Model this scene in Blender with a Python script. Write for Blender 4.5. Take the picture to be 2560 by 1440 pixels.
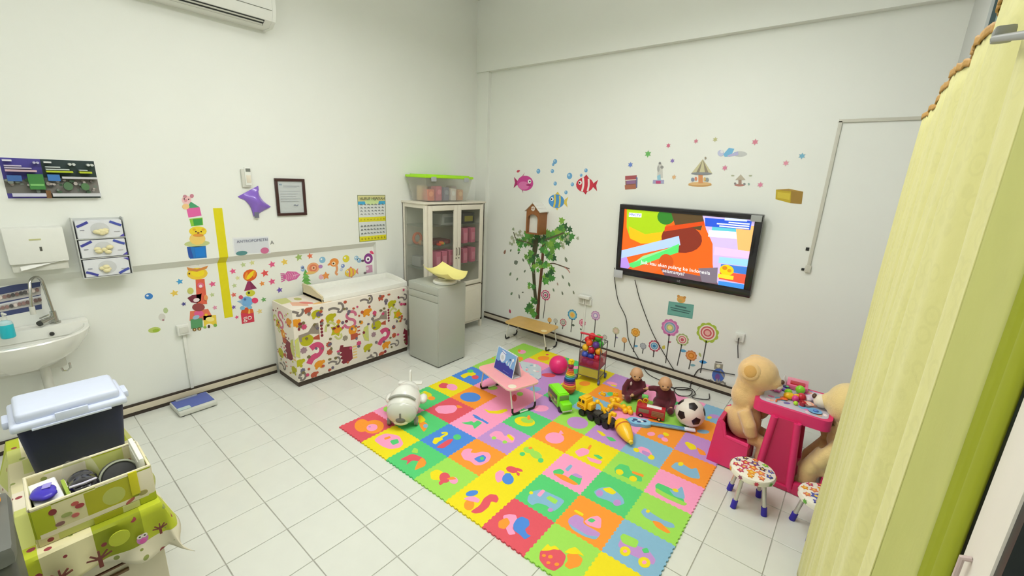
import bpy, bmesh, math, random
from mathutils import Vector, Matrix
random.seed(7)
scene = bpy.context.scene
COL = scene.collection
for o in list(bpy.data.objects):
    bpy.data.objects.remove(o)

# ---------------------------------------------------------------- camera, world, lights, exposure
YAW, PITCH, ROLL = 2.24962, 0.25450, 0.04477
fwd = Vector((math.cos(YAW)*math.cos(PITCH), math.sin(YAW)*math.cos(PITCH), -math.sin(PITCH)))
rgt = Vector((math.sin(YAW), -math.cos(YAW), 0.0))
upv = rgt.cross(fwd)
r2 = rgt*math.cos(ROLL) + upv*math.sin(ROLL)
u2 = upv*math.cos(ROLL) - rgt*math.sin(ROLL)
cam = bpy.data.cameras.new('camera')
cam.sensor_width = 36.0
cam.lens = 1065.98/2560*36.0
cam.clip_start = 0.02
camo = bpy.data.objects.new('camera', cam)
COL.objects.link(camo)
camo.matrix_world = Matrix(((r2.x, u2.x, -fwd.x, 3.0577), (r2.y, u2.y, -fwd.y, -0.4700),
                            (r2.z, u2.z, -fwd.z, 1.9580), (0, 0, 0, 1)))
scene.camera = camo

world = bpy.data.worlds.new('world')
scene.world = world
world.use_nodes = True
world.node_tree.nodes['Background'].inputs[0].default_value = (0.9, 0.95, 1.0, 1)
world.node_tree.nodes['Background'].inputs[1].default_value = 0.35

vs = scene.view_settings
vs.view_transform = 'Standard'
vs.look = 'None'
vs.gamma = 1.0
vs.exposure = -0.18
vs.use_curve_mapping = False

# ceiling fluorescent fixtures: (x, y, z, length, watts)
LAMPS = [(1.05, 1.2, 3.42, 1.2, 34.0), (2.15, 1.9, 3.42, 1.2, 20.0), (1.5, -0.55, 3.42, 1.2, 27.0)]
LIGHT_COLOR = (0.995, 0.995, 1.0)

# ---------------------------------------------------------------- helpers
def lin(c):
    def f(v):
        v /= 255.0
        return v/12.92 if v <= 0.04045 else ((v+0.055)/1.055)**2.4
    return (f(c[0]), f(c[1]), f(c[2]), 1.0)

MATS = {}
def mat(name, col, rough=0.5, metal=0.0, var=0.06, scale=30.0, bump=0.0, bscale=200.0, sheen=0.0,
        emit=0.0, trans=0.0, coat=0.0, sss=0.0):
    if name in MATS:
        return MATS[name]
    m = bpy.data.materials.new(name)
    m.use_nodes = True
    nt = m.node_tree
    b = nt.nodes['Principled BSDF']
    c = lin(col)
    b.inputs['Base Color'].default_value = c
    b.inputs['Roughness'].default_value = rough
    b.inputs['Metallic'].default_value = metal
    if sheen: b.inputs['Sheen Weight'].default_value = sheen
    if coat: b.inputs['Coat Weight'].default_value = coat
    if var or bump:
        tc = nt.nodes.new('ShaderNodeTexCoord')
    if var:
        n = nt.nodes.new('ShaderNodeTexNoise'); n.inputs['Scale'].default_value = scale
        n.inputs['Detail'].default_value = 3.0
        nt.links.new(tc.outputs['Object'], n.inputs['Vector'])
        r = nt.nodes.new('ShaderNodeMapRange')
        r.inputs['To Min'].default_value = 1.0-var; r.inputs['To Max'].default_value = 1.0+var*0.5
        nt.links.new(n.outputs['Fac'], r.inputs['Value'])
        mx = nt.nodes.new('ShaderNodeVectorMath'); mx.operation = 'SCALE'
        mx.inputs[0].default_value = c[:3]
        nt.links.new(r.outputs[0], mx.inputs['Scale'])
        nt.links.new(mx.outputs[0], b.inputs['Base Color'])
    if bump:
        n2 = nt.nodes.new('ShaderNodeTexNoise'); n2.inputs['Scale'].default_value = bscale
        n2.inputs['Detail'].default_value = 4.0
        nt.links.new(tc.outputs['Object'], n2.inputs['Vector'])
        bp = nt.nodes.new('ShaderNodeBump'); bp.inputs['Strength'].default_value = bump
        bp.inputs['Distance'].default_value = 0.004
        nt.links.new(n2.outputs['Fac'], bp.inputs['Height'])
        nt.links.new(bp.outputs[0], b.inputs['Normal'])
    if emit:
        b.inputs['Emission Color'].default_value = c
        b.inputs['Emission Strength'].default_value = emit
    MATS[name] = m
    return m

def glassy(name, col, opacity=0.12, rough=0.05):
    """thin clear sheet: mostly see-through, a little tint, fresnel reflections"""
    if name in MATS:
        return MATS[name]
    m = bpy.data.materials.new(name); m.use_nodes = True
    nt = m.node_tree; nt.nodes.clear()
    out = nt.nodes.new('ShaderNodeOutputMaterial')
    tr = nt.nodes.new('ShaderNodeBsdfTransparent'); tr.inputs[0].default_value = (0.97, 0.98, 0.97, 1)
    pr = nt.nodes.new('ShaderNodeBsdfPrincipled'); pr.inputs['Base Color'].default_value = lin(col)
    pr.inputs['Roughness'].default_value = rough
    lw = nt.nodes.new('ShaderNodeLayerWeight'); lw.inputs[0].default_value = 0.25
    mr = nt.nodes.new('ShaderNodeMapRange'); mr.inputs['To Min'].default_value = opacity; mr.inputs['To Max'].default_value = min(1, opacity+0.22)
    mx = nt.nodes.new('ShaderNodeMixShader')
    nt.links.new(lw.outputs['Fresnel'], mr.inputs['Value'])
    nt.links.new(mr.outputs[0], mx.inputs[0]); nt.links.new(tr.outputs[0], mx.inputs[1]); nt.links.new(pr.outputs[0], mx.inputs[2])
    nt.links.new(mx.outputs[0], out.inputs[0])
    MATS[name] = m
    return m

def C(r, g, b, rough=0.5, **k):
    """plain material keyed by colour"""
    return mat('paint_%d_%d_%d_%d%s' % (r, g, b, int(rough*100), ''.join('%s%s' % i for i in sorted(k.items()))), (r, g, b), rough, **k)

T = Matrix.Translation
def RZ(a): return Matrix.Rotation(math.radians(a), 4, 'Z')
def RX(a): return Matrix.Rotation(math.radians(a), 4, 'X')
def RY(a): return Matrix.Rotation(math.radians(a), 4, 'Y')

class MB:
    def __init__(s): s.v = []; s.f = []; s.m = []; s.cur = 0
    def add(s, vs_, fs, M=None):
        k = len(s.v)
        if M is not None: vs_ = [M @ Vector(v) for v in vs_]
        s.v += [tuple(v) for v in vs_]
        s.f += [tuple(i+k for i in f) for f in fs]
        s.m += [s.cur]*len(fs)
        return s
    def box(s, c, d, bev=0.0, seg=2, M=None, taper=None):
        bm = bmesh.new(); bmesh.ops.create_cube(bm, size=1.0)
        for v in bm.verts:
            k = 1.0
            if taper and v.co.z < 0: k = taper
            v.co = Vector((v.co.x*d[0]*k, v.co.y*d[1]*k, v.co.z*d[2]))
        if bev: bmesh.ops.bevel(bm, geom=bm.edges[:], offset=bev, segments=seg, profile=0.6, affect='EDGES')
        bm.verts.index_update()
        MM = T(c) if M is None else M @ T(c)
        s.add([v.co.copy() for v in bm.verts], [[v.index for v in f.verts] for f in bm.faces], MM); bm.free()
        return s
    def bx(s, x0, x1, y0, y1, z0, z1, bev=0.0, M=None):
        return s.box(((x0+x1)/2, (y0+y1)/2, (z0+z1)/2), (x1-x0, y1-y0, z1-z0), bev, 2, M)
    def lathe(s, prof, n=24, M=None, cap=True):
        vs_ = []; fs = []
        for r, z in prof:
            for k in range(n):
                a = 2*math.pi*k/n
                vs_.append((r*math.cos(a), r*math.sin(a), z))
        for j in range(len(prof)-1):
            for k in range(n):
                a, b = j*n+k, j*n+(k+1) % n
                fs.append((a, b, b+n, a+n))
        if cap:
            fs.append(tuple(range(n))[::-1]); fs.append(tuple((len(prof)-1)*n+k for k in range(n)))
        return s.add(vs_, fs, M)
    def cyl(s, p0, p1, r0, r1=None, n=16):
        return s.tube([p0, p1], [r0, r0 if r1 is None else r1], n)
    def tube(s, pts, r, n=10, cap=True):
        pts = [Vector(q) for q in pts]
        rr = r if isinstance(r, (list, tuple)) else [r]*len(pts)
        d = (pts[1]-pts[0]).normalized()
        a = Vector((0, 0, 1)) if abs(d.z) < 0.9 else Vector((1, 0, 0))
        nx = d.cross(a).normalized()
        vs_ = []; fs = []
        for i, q in enumerate(pts):
            if i == 0: d = (pts[1]-pts[0]).normalized()
            elif i == len(pts)-1: d = (pts[i]-pts[i-1]).normalized()
            else: d = ((pts[i]-pts[i-1]).normalized()+(pts[i+1]-pts[i]).normalized()).normalized()
            nx = (nx - d*nx.dot(d)).normalized(); ny = d.cross(nx)
            for k in range(n):
                t = 2*math.pi*k/n
                vs_.append(q + nx*math.cos(t)*rr[i] + ny*math.sin(t)*rr[i])
        for j in range(len(pts)-1):
            for k in range(n):
                x, y = j*n+k, j*n+(k+1) % n
                fs.append((x, y, y+n, x+n))
        if cap:
            fs.append(tuple(range(n))[::-1]); fs.append(tuple((len(pts)-1)*n+k for k in range(n)))
        return s.add(vs_, fs)
    def ell(s, c, r, n=20, m=12, M=None):
        if not isinstance(r, (list, tuple)): r = (r, r, r)
        vs_ = [(0, 0, -1)]; fs = []
        for j in range(1, m):
            ph = -math.pi/2+math.pi*j/m
            for k in range(n):
                a = 2*math.pi*k/n
                vs_.append((math.cos(ph)*math.cos(a), math.cos(ph)*math.sin(a), math.sin(ph)))
        vs_.append((0, 0, 1)); top = len(vs_)-1
        for k in range(n): fs.append((0, 1+(k+1) % n, 1+k))
        for j in range(m-2):
            for k in range(n):
                a, b = 1+j*n+k, 1+j*n+(k+1) % n
                fs.append((a, b, b+n, a+n))
        for k in range(n): fs.append((1+(m-2)*n+k, 1+(m-2)*n+(k+1) % n, top))
        vs_ = [(v[0]*r[0], v[1]*r[1], v[2]*r[2]) for v in vs_]
        return s.add(vs_, fs, T(c) if M is None else M @ T(c))
    def prism(s, poly, z0, z1, M=None):
        n = len(poly)
        ar = sum(poly[i][0]*poly[(i+1) % n][1]-poly[(i+1) % n][0]*poly[i][1] for i in range(n))
        if ar < 0: poly = poly[::-1]
        vs_ = [(x, y, z0) for x, y in poly]+[(x, y, z1) for x, y in poly]
        fs = [tuple(range(n, 2*n)), tuple(range(n))[::-1]]+[(i, (i+1) % n, n+(i+1) % n, n+i) for i in range(n)]
        return s.add(vs_, fs, M)
    def grid(s, fn, nu, nv, M=None):
        vs_ = [fn(i/nu, j/nv) for j in range(nv+1) for i in range(nu+1)]
        fs = [(j*(nu+1)+i, j*(nu+1)+i+1, (j+1)*(nu+1)+i+1, (j+1)*(nu+1)+i) for j in range(nv) for i in range(nu)]
        return s.add(vs_, fs, M)
    def mesh(s, name, mats, smooth=True):
        me = bpy.data.meshes.new(name)
        me.from_pydata(s.v, [], s.f)
        for m in (mats if isinstance(mats, (list, tuple)) else [mats]): me.materials.append(m)
        me.polygons.foreach_set('material_index', s.m)
        if smooth:
            me.polygons.foreach_set('use_smooth', [True]*len(me.polygons))
            me.set_sharp_from_angle(angle=math.radians(38))
        me.update()
        return me
    def build(s, name, mats, parent=None, label=None, cat=None, group=None, kind=None, M=None, smooth=True):
        o = bpy.data.objects.new(name, s.mesh(name, mats, smooth)); COL.objects.link(o)
        if M is not None: o.matrix_world = M
        if parent: o.parent = parent
        return tag(o, label, cat, group, kind)

def tag(o, label=None, cat=None, group=None, kind=None):
    if label: o['label'] = label
    if cat: o['category'] = cat
    if group: o['group'] = group
    if kind: o['kind'] = kind
    return o

def thing(name, label, cat, M=None, group=None, kind=None):
    o = bpy.data.objects.new(name, None); COL.objects.link(o)
    o.empty_display_size = 0.05
    if M is not None: o.matrix_world = M
    return tag(o, label, cat, group, kind)

def copytree(o, parent=None):
    c = o.copy(); COL.objects.link(c)
    if parent: c.parent = parent
    for ch in o.children: copytree(ch, c)
    return c

def blob(name, ells, material, parent=None, voxel=0.012, smooth=4, **k):
    """union of ellipsoids / tubes grown into one continuous skin"""
    b = MB()
    for e in ells:
        if e[0] == 't': b.tube(e[1], e[2], 12)
        else: b.ell((0, 0, 0), e[1], 20, 14, M=T(e[0]) @ (e[2] if len(e) > 2 else Matrix()))
    o = b.build(name, material, parent, **k)
    for f in o.data.polygons: f.use_smooth = True
    md = o.modifiers.new('remesh', 'REMESH'); md.mode = 'VOXEL'; md.voxel_size = voxel; md.use_smooth_shade = True
    sm = o.modifiers.new('smooth', 'SMOOTH'); sm.iterations = smooth; sm.factor = 0.6
    return o

# flat 2-D outlines -------------------------------------------------
def star(cx, cy, r, n=5, inner=0.48, rot=90):
    return [(cx+(r if k % 2 == 0 else r*inner)*math.cos(math.radians(rot)+math.pi*k/n),
             cy+(r if k % 2 == 0 else r*inner)*math.sin(math.radians(rot)+math.pi*k/n)) for k in range(2*n)]
def disc(cx, cy, rx, ry=None, n=18, rot=0):
    ry = rx if ry is None else ry; c, s_ = math.cos(math.radians(rot)), math.sin(math.radians(rot))
    return [(cx+rx*math.cos(2*math.pi*k/n)*c-ry*math.sin(2*math.pi*k/n)*s_, cy+rx*math.cos(2*math.pi*k/n)*s_+ry*math.sin(2*math.pi*k/n)*c) for k in range(n)]
def scallop(cx, cy, r, n=10, d=0.12):
    return [(cx+r*(1-d+d*abs(math.sin(n*math.pi*k/(n*6))))*math.cos(2*math.pi*k/(n*6)),
             cy+r*(1-d+d*abs(math.sin(n*math.pi*k/(n*6))))*math.sin(2*math.pi*k/(n*6))) for k in range(n*6)]
def rect(x0, y0, x1, y1): return [(x0, y0), (x1, y0), (x1, y1), (x0, y1)]
def strip(pts, w):
    """a ribbon polygon around a smoothed polyline"""
    if len(pts) > 2:
        for _ in range(2):
            q = [pts[0]]
            for a, b in zip(pts[:-1], pts[1:]):
                q += [(a[0]*.75+b[0]*.25, a[1]*.75+b[1]*.25), (a[0]*.25+b[0]*.75, a[1]*.25+b[1]*.75)]
            pts = q+[pts[-1]]
    L = []; Rr = []
    for i, q in enumerate(pts):
        a = Vector(pts[max(0, i-1)]); b = Vector(pts[min(len(pts)-1, i+1)]); d = (b-a).normalized(); n = Vector((-d.y, d.x))*w/2
        L.append((q[0]+n.x, q[1]+n.y)); Rr.append((q[0]-n.x, q[1]-n.y))
    return L+Rr[::-1]
def leaf(cx, cy, l, w, rot):
    c, s_ = math.cos(math.radians(rot)), math.sin(math.radians(rot))
    q = [(-l/2, 0), (-l*0.2, w/2), (l*0.2, w*0.42), (l/2, 0), (l*0.2, -w*0.42), (-l*0.2, -w/2)]
    return [(cx+x*c-y*s_, cy+x*s_+y*c) for x, y in q]

XL, XR, YT, XE, YN, ZC = -1.07, -1.125, 3.81, 3.33, -1.5, 4.0
WALL = {'L': Matrix(((0, 0, 1, XL), (1, 0, 0, 0), (0, 1, 0, 0), (0, 0, 0, 1))),
        'R': Matrix(((0, 0, 1, XR), (1, 0, 0, 0), (0, 1, 0, 0), (0, 0, 0, 1))),
        'T': Matrix(((1, 0, 0, 0), (0, 0, -1, YT), (0, 1, 0, 0), (0, 0, 0, 1)))}

def flat(M, layers, z0=0.0003, dz=0.0007):
    """layers = [(outline, colour)]: thin printed pieces, each a hair prouder than the last"""
    b = MB(); cols = []
    for i, (poly, c) in enumerate(layers):
        if c not in cols: cols.append(c)
        b.cur = cols.index(c)
        b.prism(poly, z0, z0+dz*(i+1), M)
    return b, [C(*c, rough=0.55, var=0.03) for c in cols]

def sticker(wall, name, label, layers, cat='sticker', group=None):
    b, ms = flat(WALL[wall], layers)
    return b.build(name, ms, None, label, cat, group, smooth=False)

def text_poly(s, size, M, b, depth=0.0006, align='CENTER'):
    cu = bpy.data.curves.new('t', 'FONT'); cu.body = s; cu.size = size; cu.align_x = align; cu.align_y = 'CENTER'; cu.extrude = depth; cu.resolution_u = 3
    o = bpy.data.objects.new('t', cu); COL.objects.link(o)
    me = bpy.data.meshes.new_from_object(o.evaluated_get(bpy.context.evaluated_depsgraph_get()))
    b.add([v.co.copy() for v in me.vertices], [tuple(q.vertices) for q in me.polygons], M)
    bpy.data.objects.remove(o); bpy.data.curves.remove(cu); bpy.data.meshes.remove(me)

# ---------------------------------------------------------------- the room
WALLM = mat('wall_paint', (236, 238, 231), 0.55, var=0.025, scale=2.5, bump=0.06, bscale=120)
CEILM = mat('ceiling_paint', (232, 233, 226), 0.8, var=0.02, scale=3)
GROUT = mat('grout', (178, 177, 166), 0.8, var=0.15, scale=60)
TILEM = mat('floor_tile_glaze', (222, 224, 215), 0.22, var=0.05, scale=9, coat=0.2)
DARK = mat('dark_groove', (58, 48, 38), 0.7, var=0.2, scale=40)
CREAM = mat('cream_skirting', (214, 204, 182), 0.5, var=0.06)
STR = 'structure'

fl = MB().bx(XL-0.2, XE+0.3, YN-0.1, YT+0.1, -0.08, -0.004).build('floor', GROUT, kind=STR)
tile_me = MB().box((0, 0, -0.005), (0.2962, 0.2962, 0.010), 0.0018, 1).mesh('tile', TILEM)
for i in range(-5, 13):
    for j in range(-4, 12):
        x, y = 0.3*j+0.15, 0.3*i+0.15
        if XL-0.05 < x < XE+0.1 and YN < y < YT+0.05:
            t = bpy.data.objects.new('tile', tile_me); COL.objects.link(t); t.parent = fl
            t.location = (x, y, 0)

w = MB()
w.bx(XL-0.25, XL, YN, 2.213, 1.195, ZC); w.bx(XL-0.25, XL, 2.213, YT+0.15, -0.05, ZC); w.bx(XL-0.25, XR, YN, 2.213, -0.05, 1.195)
w.prism([(XR, 1.14), (XL, 1.195), (XR, 1.195)], -2.213, -YN, Matrix(((1, 0, 0, 0), (0, 0, -1, 0), (0, 1, 0, 0), (0, 0, 0, 1))))
w.build('wall_left', WALLM, kind=STR)
w = MB(); w.bx(XL, XE+0.3, YT, YT+0.2, -0.05, ZC); w.bx(XL, XE+0.3, YT-0.07, YT, 3.205, ZC); w.bx(XL, -0.875, YT-0.05, YT, 0, 3.205)
w.build('wall_back', WALLM, kind=STR)
MB().bx(XL-0.25, XE+0.3, YN-0.2, YN, -0.05, ZC).build('wall_front', WALLM, kind=STR)
MB().bx(XL-0.25, XE+0.3, YN-0.2, YT+0.2, ZC, ZC+0.15).build('ceiling', CEILM, kind=STR)

def skirting(name, x0, x1, y0, y1, axis):
    o = MB().bx(x0, x1, y0, y1, 0.03, 0.078, 0.004).build(name, CREAM, kind=STR)
    d = 0.004
    a = (x0, x1-d, y0, y1) if axis == 'x' else (x0, x1, y0+d, y1)
    MB().bx(a[0], a[1], a[2], a[3], 0.078, 0.092).build('top_groove', DARK, o)
    MB().bx(a[0], a[1], a[2], a[3], 0.0, 0.03).build('base_strip', DARK, o)
skirting('baseboard_left', XR, XR+0.025, YN, 1.08, 'x')
skirting('baseboard_back', -0.875, 3.0, YT-0.02, YT, 'y')

# fluorescent fixtures under the ceiling
for i, (x, y, z, ln, wt) in enumerate(LAMPS):
    f = thing('ceiling_lamp', ['white twin-tube fluorescent lamp hanging nearest the left wall', 'white twin-tube fluorescent lamp hanging nearest the television wall', 'white twin-tube fluorescent lamp hanging nearest the sink end'][i], 'lamp', T((x, y, z)), 'fluorescent ceiling lamps')
    MB().bx(-0.11, 0.11, -ln/2, ln/2, 0.03, 0.09, 0.01).build('housing', C(235, 235, 230), f)
    for s in (-1, 1):
        MB().cyl((s*0.05, -ln/2+0.02, 0.0), (s*0.05, ln/2-0.02, 0.0), 0.014).build('tube', mat('lamp_tube', (255, 252, 240), emit=3.0, var=0), f)
    for s in (-1, 1):
        MB().cyl((0, s*ln*0.35, 0.09), (0, s*ln*0.35, ZC-z), 0.004, n=6).build('hanger', C(120, 120, 120, 0.4), f)
    ld = bpy.data.lights.new('lamp_light', 'AREA'); ld.shape = 'RECTANGLE'; ld.size = 0.2; ld.size_y = ln
    ld.energy = wt; ld.color = LIGHT_COLOR
    lo = bpy.data.objects.new('lamp_light', ld); COL.objects.link(lo); lo.parent = f; lo.location = (0, 0, -0.025)
    ld = bpy.data.lights.new('lamp_glow', 'AREA'); ld.shape = 'RECTANGLE'; ld.size = 0.2; ld.size_y = ln
    ld.energy = wt*0.68; ld.color = LIGHT_COLOR
    lo = bpy.data.objects.new('lamp_glow', ld); COL.objects.link(lo); lo.parent = f; lo.location = (0, 0, 0.10); lo.rotation_euler = (math.pi, 0, 0)

# ================================================================ left wall: fixtures
WHITE = mat('white_plastic', (232, 233, 226), 0.4, var=0.03)
OFFW = mat('off_white_plastic', (214, 214, 204), 0.45, var=0.03)
CHROME = mat('brushed_chrome', (190, 190, 185), 0.22, metal=1.0, var=0.05)
BLACKP = mat('black_plastic', (22, 22, 24), 0.35, var=0.1)

# split air conditioner, lower right end in view
a = thing('air_conditioner', 'white split air conditioner high on the left wall', 'air conditioner', T((XL, 0.79, 3.035)))
prof = [(0, 0.0), (0.13, 0.0), (0.19, 0.035), (0.215, 0.10), (0.215, 0.27), (0.20, 0.30), (0, 0.30)]
MXZ = Matrix(((1, 0, 0, 0), (0, 0, -1, 0), (0, 1, 0, 0), (0, 0, 0, 1)))
MB().prism(prof, -0.435, 0.435, MXZ).build('body', WHITE, a)
MB().prism([(0, -0.004), (0.132, -0.004), (0.196, 0.033), (0.219, 0.10), (0.219, 0.272), (0.20, 0.304), (0, 0.304)], -0.46, -0.435, MXZ).build('end_cap', WHITE, a)
MB().prism([(0, -0.004), (0.132, -0.004), (0.196, 0.033), (0.219, 0.10), (0.219, 0.272), (0.20, 0.304), (0, 0.304)], 0.435, 0.46, MXZ).build('end_cap', WHITE, a)
dk = C(40, 44, 40, 0.6)
MB().box((0, 0, 0), (0.056, 0.80, 0.006), M=T((0.162, -0.02, 0.0165)) @ RY(-30)).build('outlet', dk, a)
MB().box((0, 0, 0), (0.016, 0.79, 0.008), 0.002, M=T((0.150, -0.02, 0.006)) @ RY(-30)).build('louver', OFFW, a)
MB().box((0, 0, 0), (0.012, 0.79, 0.008), 0.002, M=T((0.176, -0.02, 0.022)) @ RY(-30)).build('louver', OFFW, a)
MB().box((0.2165, 0.0, 0.105), (0.003, 0.86, 0.004)).build('panel_seam', C(120, 122, 110), a)

# event poster with photo strips (flat print)
def LB(u0, v0, u1, v1): return rect(u0, v0, u1, v1)
pz0, pz1, py0, py1 = 1.694, 1.938, -0.372, 0.05
yc = -0.20
lay = [(LB(py0-0.006, pz0-0.006, py1+0.006, pz1+0.006), (238, 240, 236)),
       (LB(py0, pz0, yc, pz1), (74, 66, 150)), (LB(yc, pz0, py1, pz1), (38, 56, 56)),
       (LB(py0, pz0+0.03, yc, pz0+0.115), (110, 108, 100)), (LB(yc, pz0+0.03, py1, pz0+0.13), (128, 124, 118))]
random.seed(3)
for k in range(44):
    u = random.uniform(py0+0.012, py1-0.016); v = random.uniform(pz0+0.04, pz0+0.115)
    c = random.choice([(150, 140, 132), (92, 84, 80), (178, 170, 164), (70, 96, 70), (120, 130, 120), (60, 58, 60)])
    lay.append((disc(u, v, random.uniform(.006, .013), random.uniform(.006, .012), 8), c))
lay += [(LB(py0+0.015, 1.80, py0+0.075, 1.835), (62, 104, 168)), (LB(py0+0.10, 1.75, yc-0.004, 1.845), (62, 130, 62)), (LB(py0+0.105, 1.772, yc-0.008, 1.784), (126, 190, 110)),
        (LB(yc+0.015, 1.805, yc+0.07, 1.845), (62, 120, 190)), (disc(yc+0.10, 1.772, .022, .026), (84, 118, 84)), (disc(yc+0.18, 1.77, .02, .024), (84, 124, 80)),
        (LB(yc+0.08, 1.82, py1-0.004, 1.833), (200, 200, 204)),
        (LB(py0+0.02, pz0+0.012, yc-0.004, pz0+0.032), (205, 205, 222)), (LB(yc+0.02, pz0+0.012, py1, pz0+0.032), (205, 206, 210)),
        (LB(yc-0.008, pz0+0.002, yc+0.014, pz0+0.05), (120, 84, 50)),
        (LB(py0+0.012, 1.918, py0+0.05, 1.928), (225, 225, 235)), (LB(yc+0.012, 1.915, yc+0.045, 1.925), (225, 228, 228)),
        (disc(yc-0.03, 1.915, .007), (180, 178, 205)), (disc(yc-0.015, 1.915, .007), (180, 178, 205)), (disc(yc+0.128, 1.912, .008), (205, 210, 205)), (disc(yc+0.146, 1.912, .008), (205, 210, 205)),
        (disc(yc+0.215, 1.912, .008), (205, 210, 205)), (disc(yc+0.233, 1.912, .008), (205, 210, 205)),
        (LB(py0+0.014, 1.888, py0+0.085, 1.896), (190, 180, 205)), (LB(py0+0.014, 1.875, py0+0.125, 1.883), (190, 180, 205)), (LB(py0+0.014, 1.858, py0+0.145, 1.870), (200, 170, 180)),
        (LB(yc+0.014, 1.888, yc+0.08, 1.895), (190, 200, 196)), (LB(yc+0.014, 1.874, yc+0.12, 1.881), (190, 200, 196)), (LB(yc+0.014, 1.858, yc+0.135, 1.869), (180, 196, 40)),
        (LB(yc+0.165, 1.873, yc+0.205, 1.880), (190, 200, 196)), (LB(yc+0.165, 1.857, yc+0.225, 1.869), (180, 196, 40))]
sticker('L', 'event_poster', 'wide purple and dark green event poster above the paper towel dispenser', lay, 'poster')

# paper towel dispenser
d = thing('paper_towel_dispenser', 'white wall paper towel dispenser above the sink', 'towel dispenser', T((XL, -0.305, 1.30)))
MB().box((0.055, 0, 0.105), (0.11, 0.265, 0.225), 0.014).build('cover', WHITE, d)
MB().box((0.045, 0, -0.03), (0.085, 0.25, 0.06), 0.008).build('tray', OFFW, d)
MB().box((0.1115, 0.015, 0.085), (0.004, 0.010, 0.026), 0.001).build('lock_slot', C(84, 84, 78), d)
MB().box((0.111, -0.002, 0.145), (0.002, 0.052, 0.009)).build('name_plate', C(196, 196, 140), d)
MB().grid(lambda u, v: (0.075+0.035*v+0.006*math.sin(u*7), -0.09+0.20*u, -0.012+0.028*u-0.034*v*(1-0.6*u)), 10, 4).build('paper_sheet', C(244, 244, 238, 0.7), d)

# acrylic rack with three glove boxes
g = thing('glove_box_rack', 'narrow wall rack holding three glove boxes beside the towel dispenser', 'rack', T((XL, 0.005, 1.16)))
gm = C(205, 208, 204, 0.3)
MB().bx(0, 0.008, -0.125, 0.125, -0.005, 0.40, 0.002).build('back_plate', gm, g)
MB().bx(0, 0.085, -0.131, -0.125, -0.005, 0.405, 0.002).build('side_plate', gm, g)
MB().bx(0, 0.085, 0.125, 0.131, -0.005, 0.405, 0.002).build('side_plate', gm, g)
for z in (-0.005, 0.128, 0.262): MB().bx(0, 0.085, -0.125, 0.125, z, z+0.005).build('shelf', gm, g)
gl = C(236, 226, 178, 0.7, bump=0.5, bscale=60)
for k, (z, lb) in enumerate(((1.291+0.134, 'topmost white and blue glove box in the wall rack'), (1.294, 'middle white and blue glove box in the wall rack'), (1.1605, 'bottom white and blue glove box in the wall rack'))):
    b = thing('glove_box', lb, 'box', T((XL+0.009, 0.005, z)), 'glove boxes in the wall rack')
    MB().box((0.038, 0, 0.062), (0.074, 0.234, 0.120), 0.003, 1).build('carton', C(226, 228, 232), b)
    Mf = T((0.0752, 0, 0.062)) @ Matrix(((0, 0, 1, 0), (1, 0, 0, 0), (0, 1, 0, 0), (0, 0, 0, 1)))
    s = -1 if k == 2 else 1
    lay = [(disc(0, 0.0, .048, .046), (206, 208, 210)), (strip([(-.112, s*.022), (-.085, s*.035), (-.055, s*.052)], .016), (66, 70, 158)), (strip([(.112, s*.022), (.085, s*.035), (.055, s*.052)], .016), (70, 84, 172)),
           (rect(-.10, -.004, -.078, .001), (150, 152, 165)), ([(.118, -s*.055), (.118, -s*.035), (.092, -s*.055)], (84, 76, 170)), (rect(.07, -.02, .10, -.017), (190, 192, 200))]
    q, ms = flat(Mf, lay); q.build('print', ms, b, smooth=False)
    q = MB()
    for t in range(7):
        q.ell((0.082+random.uniform(-.004, .008), random.uniform(-.034, .034), 0.056+random.uniform(-.02, .02)), (0.012, 0.019, 0.014), 10, 7)
    q.build('gloves', gl, b)

# navy hand-washing poster behind the tap
p0, p1 = (-0.497,1.139), (-0.342,0.962)
lay = [([(-0.565,1.12),(-0.32,1.159),(-0.343,0.956),(-0.597,0.936)], (66, 76, 120)), ([(-0.573,1.077),(-0.326,1.11),(-0.331,1.055),(-0.581,1.031)], (192, 188, 186)), ([(-0.584,1.013),(-0.333,1.039),(-0.338,0.989),(-0.592,0.967)], (196, 192, 190)), ([(-0.583,1.018),(-0.332,1.05),(-0.333,1.039),(-0.585,1.008)], (225, 226, 230))]
for k in range(12):
    x = -20+k*10.2
    for y0 in (744, 771):
        lay.append((disc(*[((-0.509,1.067), (-0.326,1.094))[0][i]*(1-(x/102))+((-0.509,1.067), (-0.326,1.094))[1][i]*(x/102) + (0, 0 if y0 == 744 else -0.068)[i] for i in (0, 1)], .009, .012, 9), random.choice([(120, 96, 92), (86, 84, 84), (228, 214, 206), (150, 120, 116)])))
sticker('R', 'hand_washing_poster', 'navy blue picture poster behind the sink tap', lay, 'poster')

# wash basin on the wall
s = thing('wash_basin', 'white ceramic wall basin under the towel dispenser', 'sink', T((XR+0.002, -0.49, 0.84)))
CER = mat('ceramic', (236, 236, 228), 0.15, var=0.02, coat=0.3)
def basin_outline(k, n=40):
    # half-oval front with a straight back; k scales it
    pts = []
    for i in range(n+1):
        a = -math.pi/2+math.pi*i/n
        pts.append((0.10+0.36*k*math.cos(a)**0.8 if math.cos(a) > 1e-6 else 0.10, 0.345*k*math.sin(a)))
    return pts
def ring(k, z, xoff=0.0):
    o = basin_outline(k)
    return [(0.004+xoff, -0.345*k, z)]+[(x+xoff, y, z) for x, y in o]+[(0.004+xoff, 0.345*k, z)]
rings = [ring(0.50, -0.20, 0.03), ring(0.80, -0.13, 0.01), ring(0.97, -0.04), ring(1.0, 0.0), ring(0.985, 0.008), ring(0.93, 0.006), ring(0.90, -0.012)]
inner = []
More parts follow.
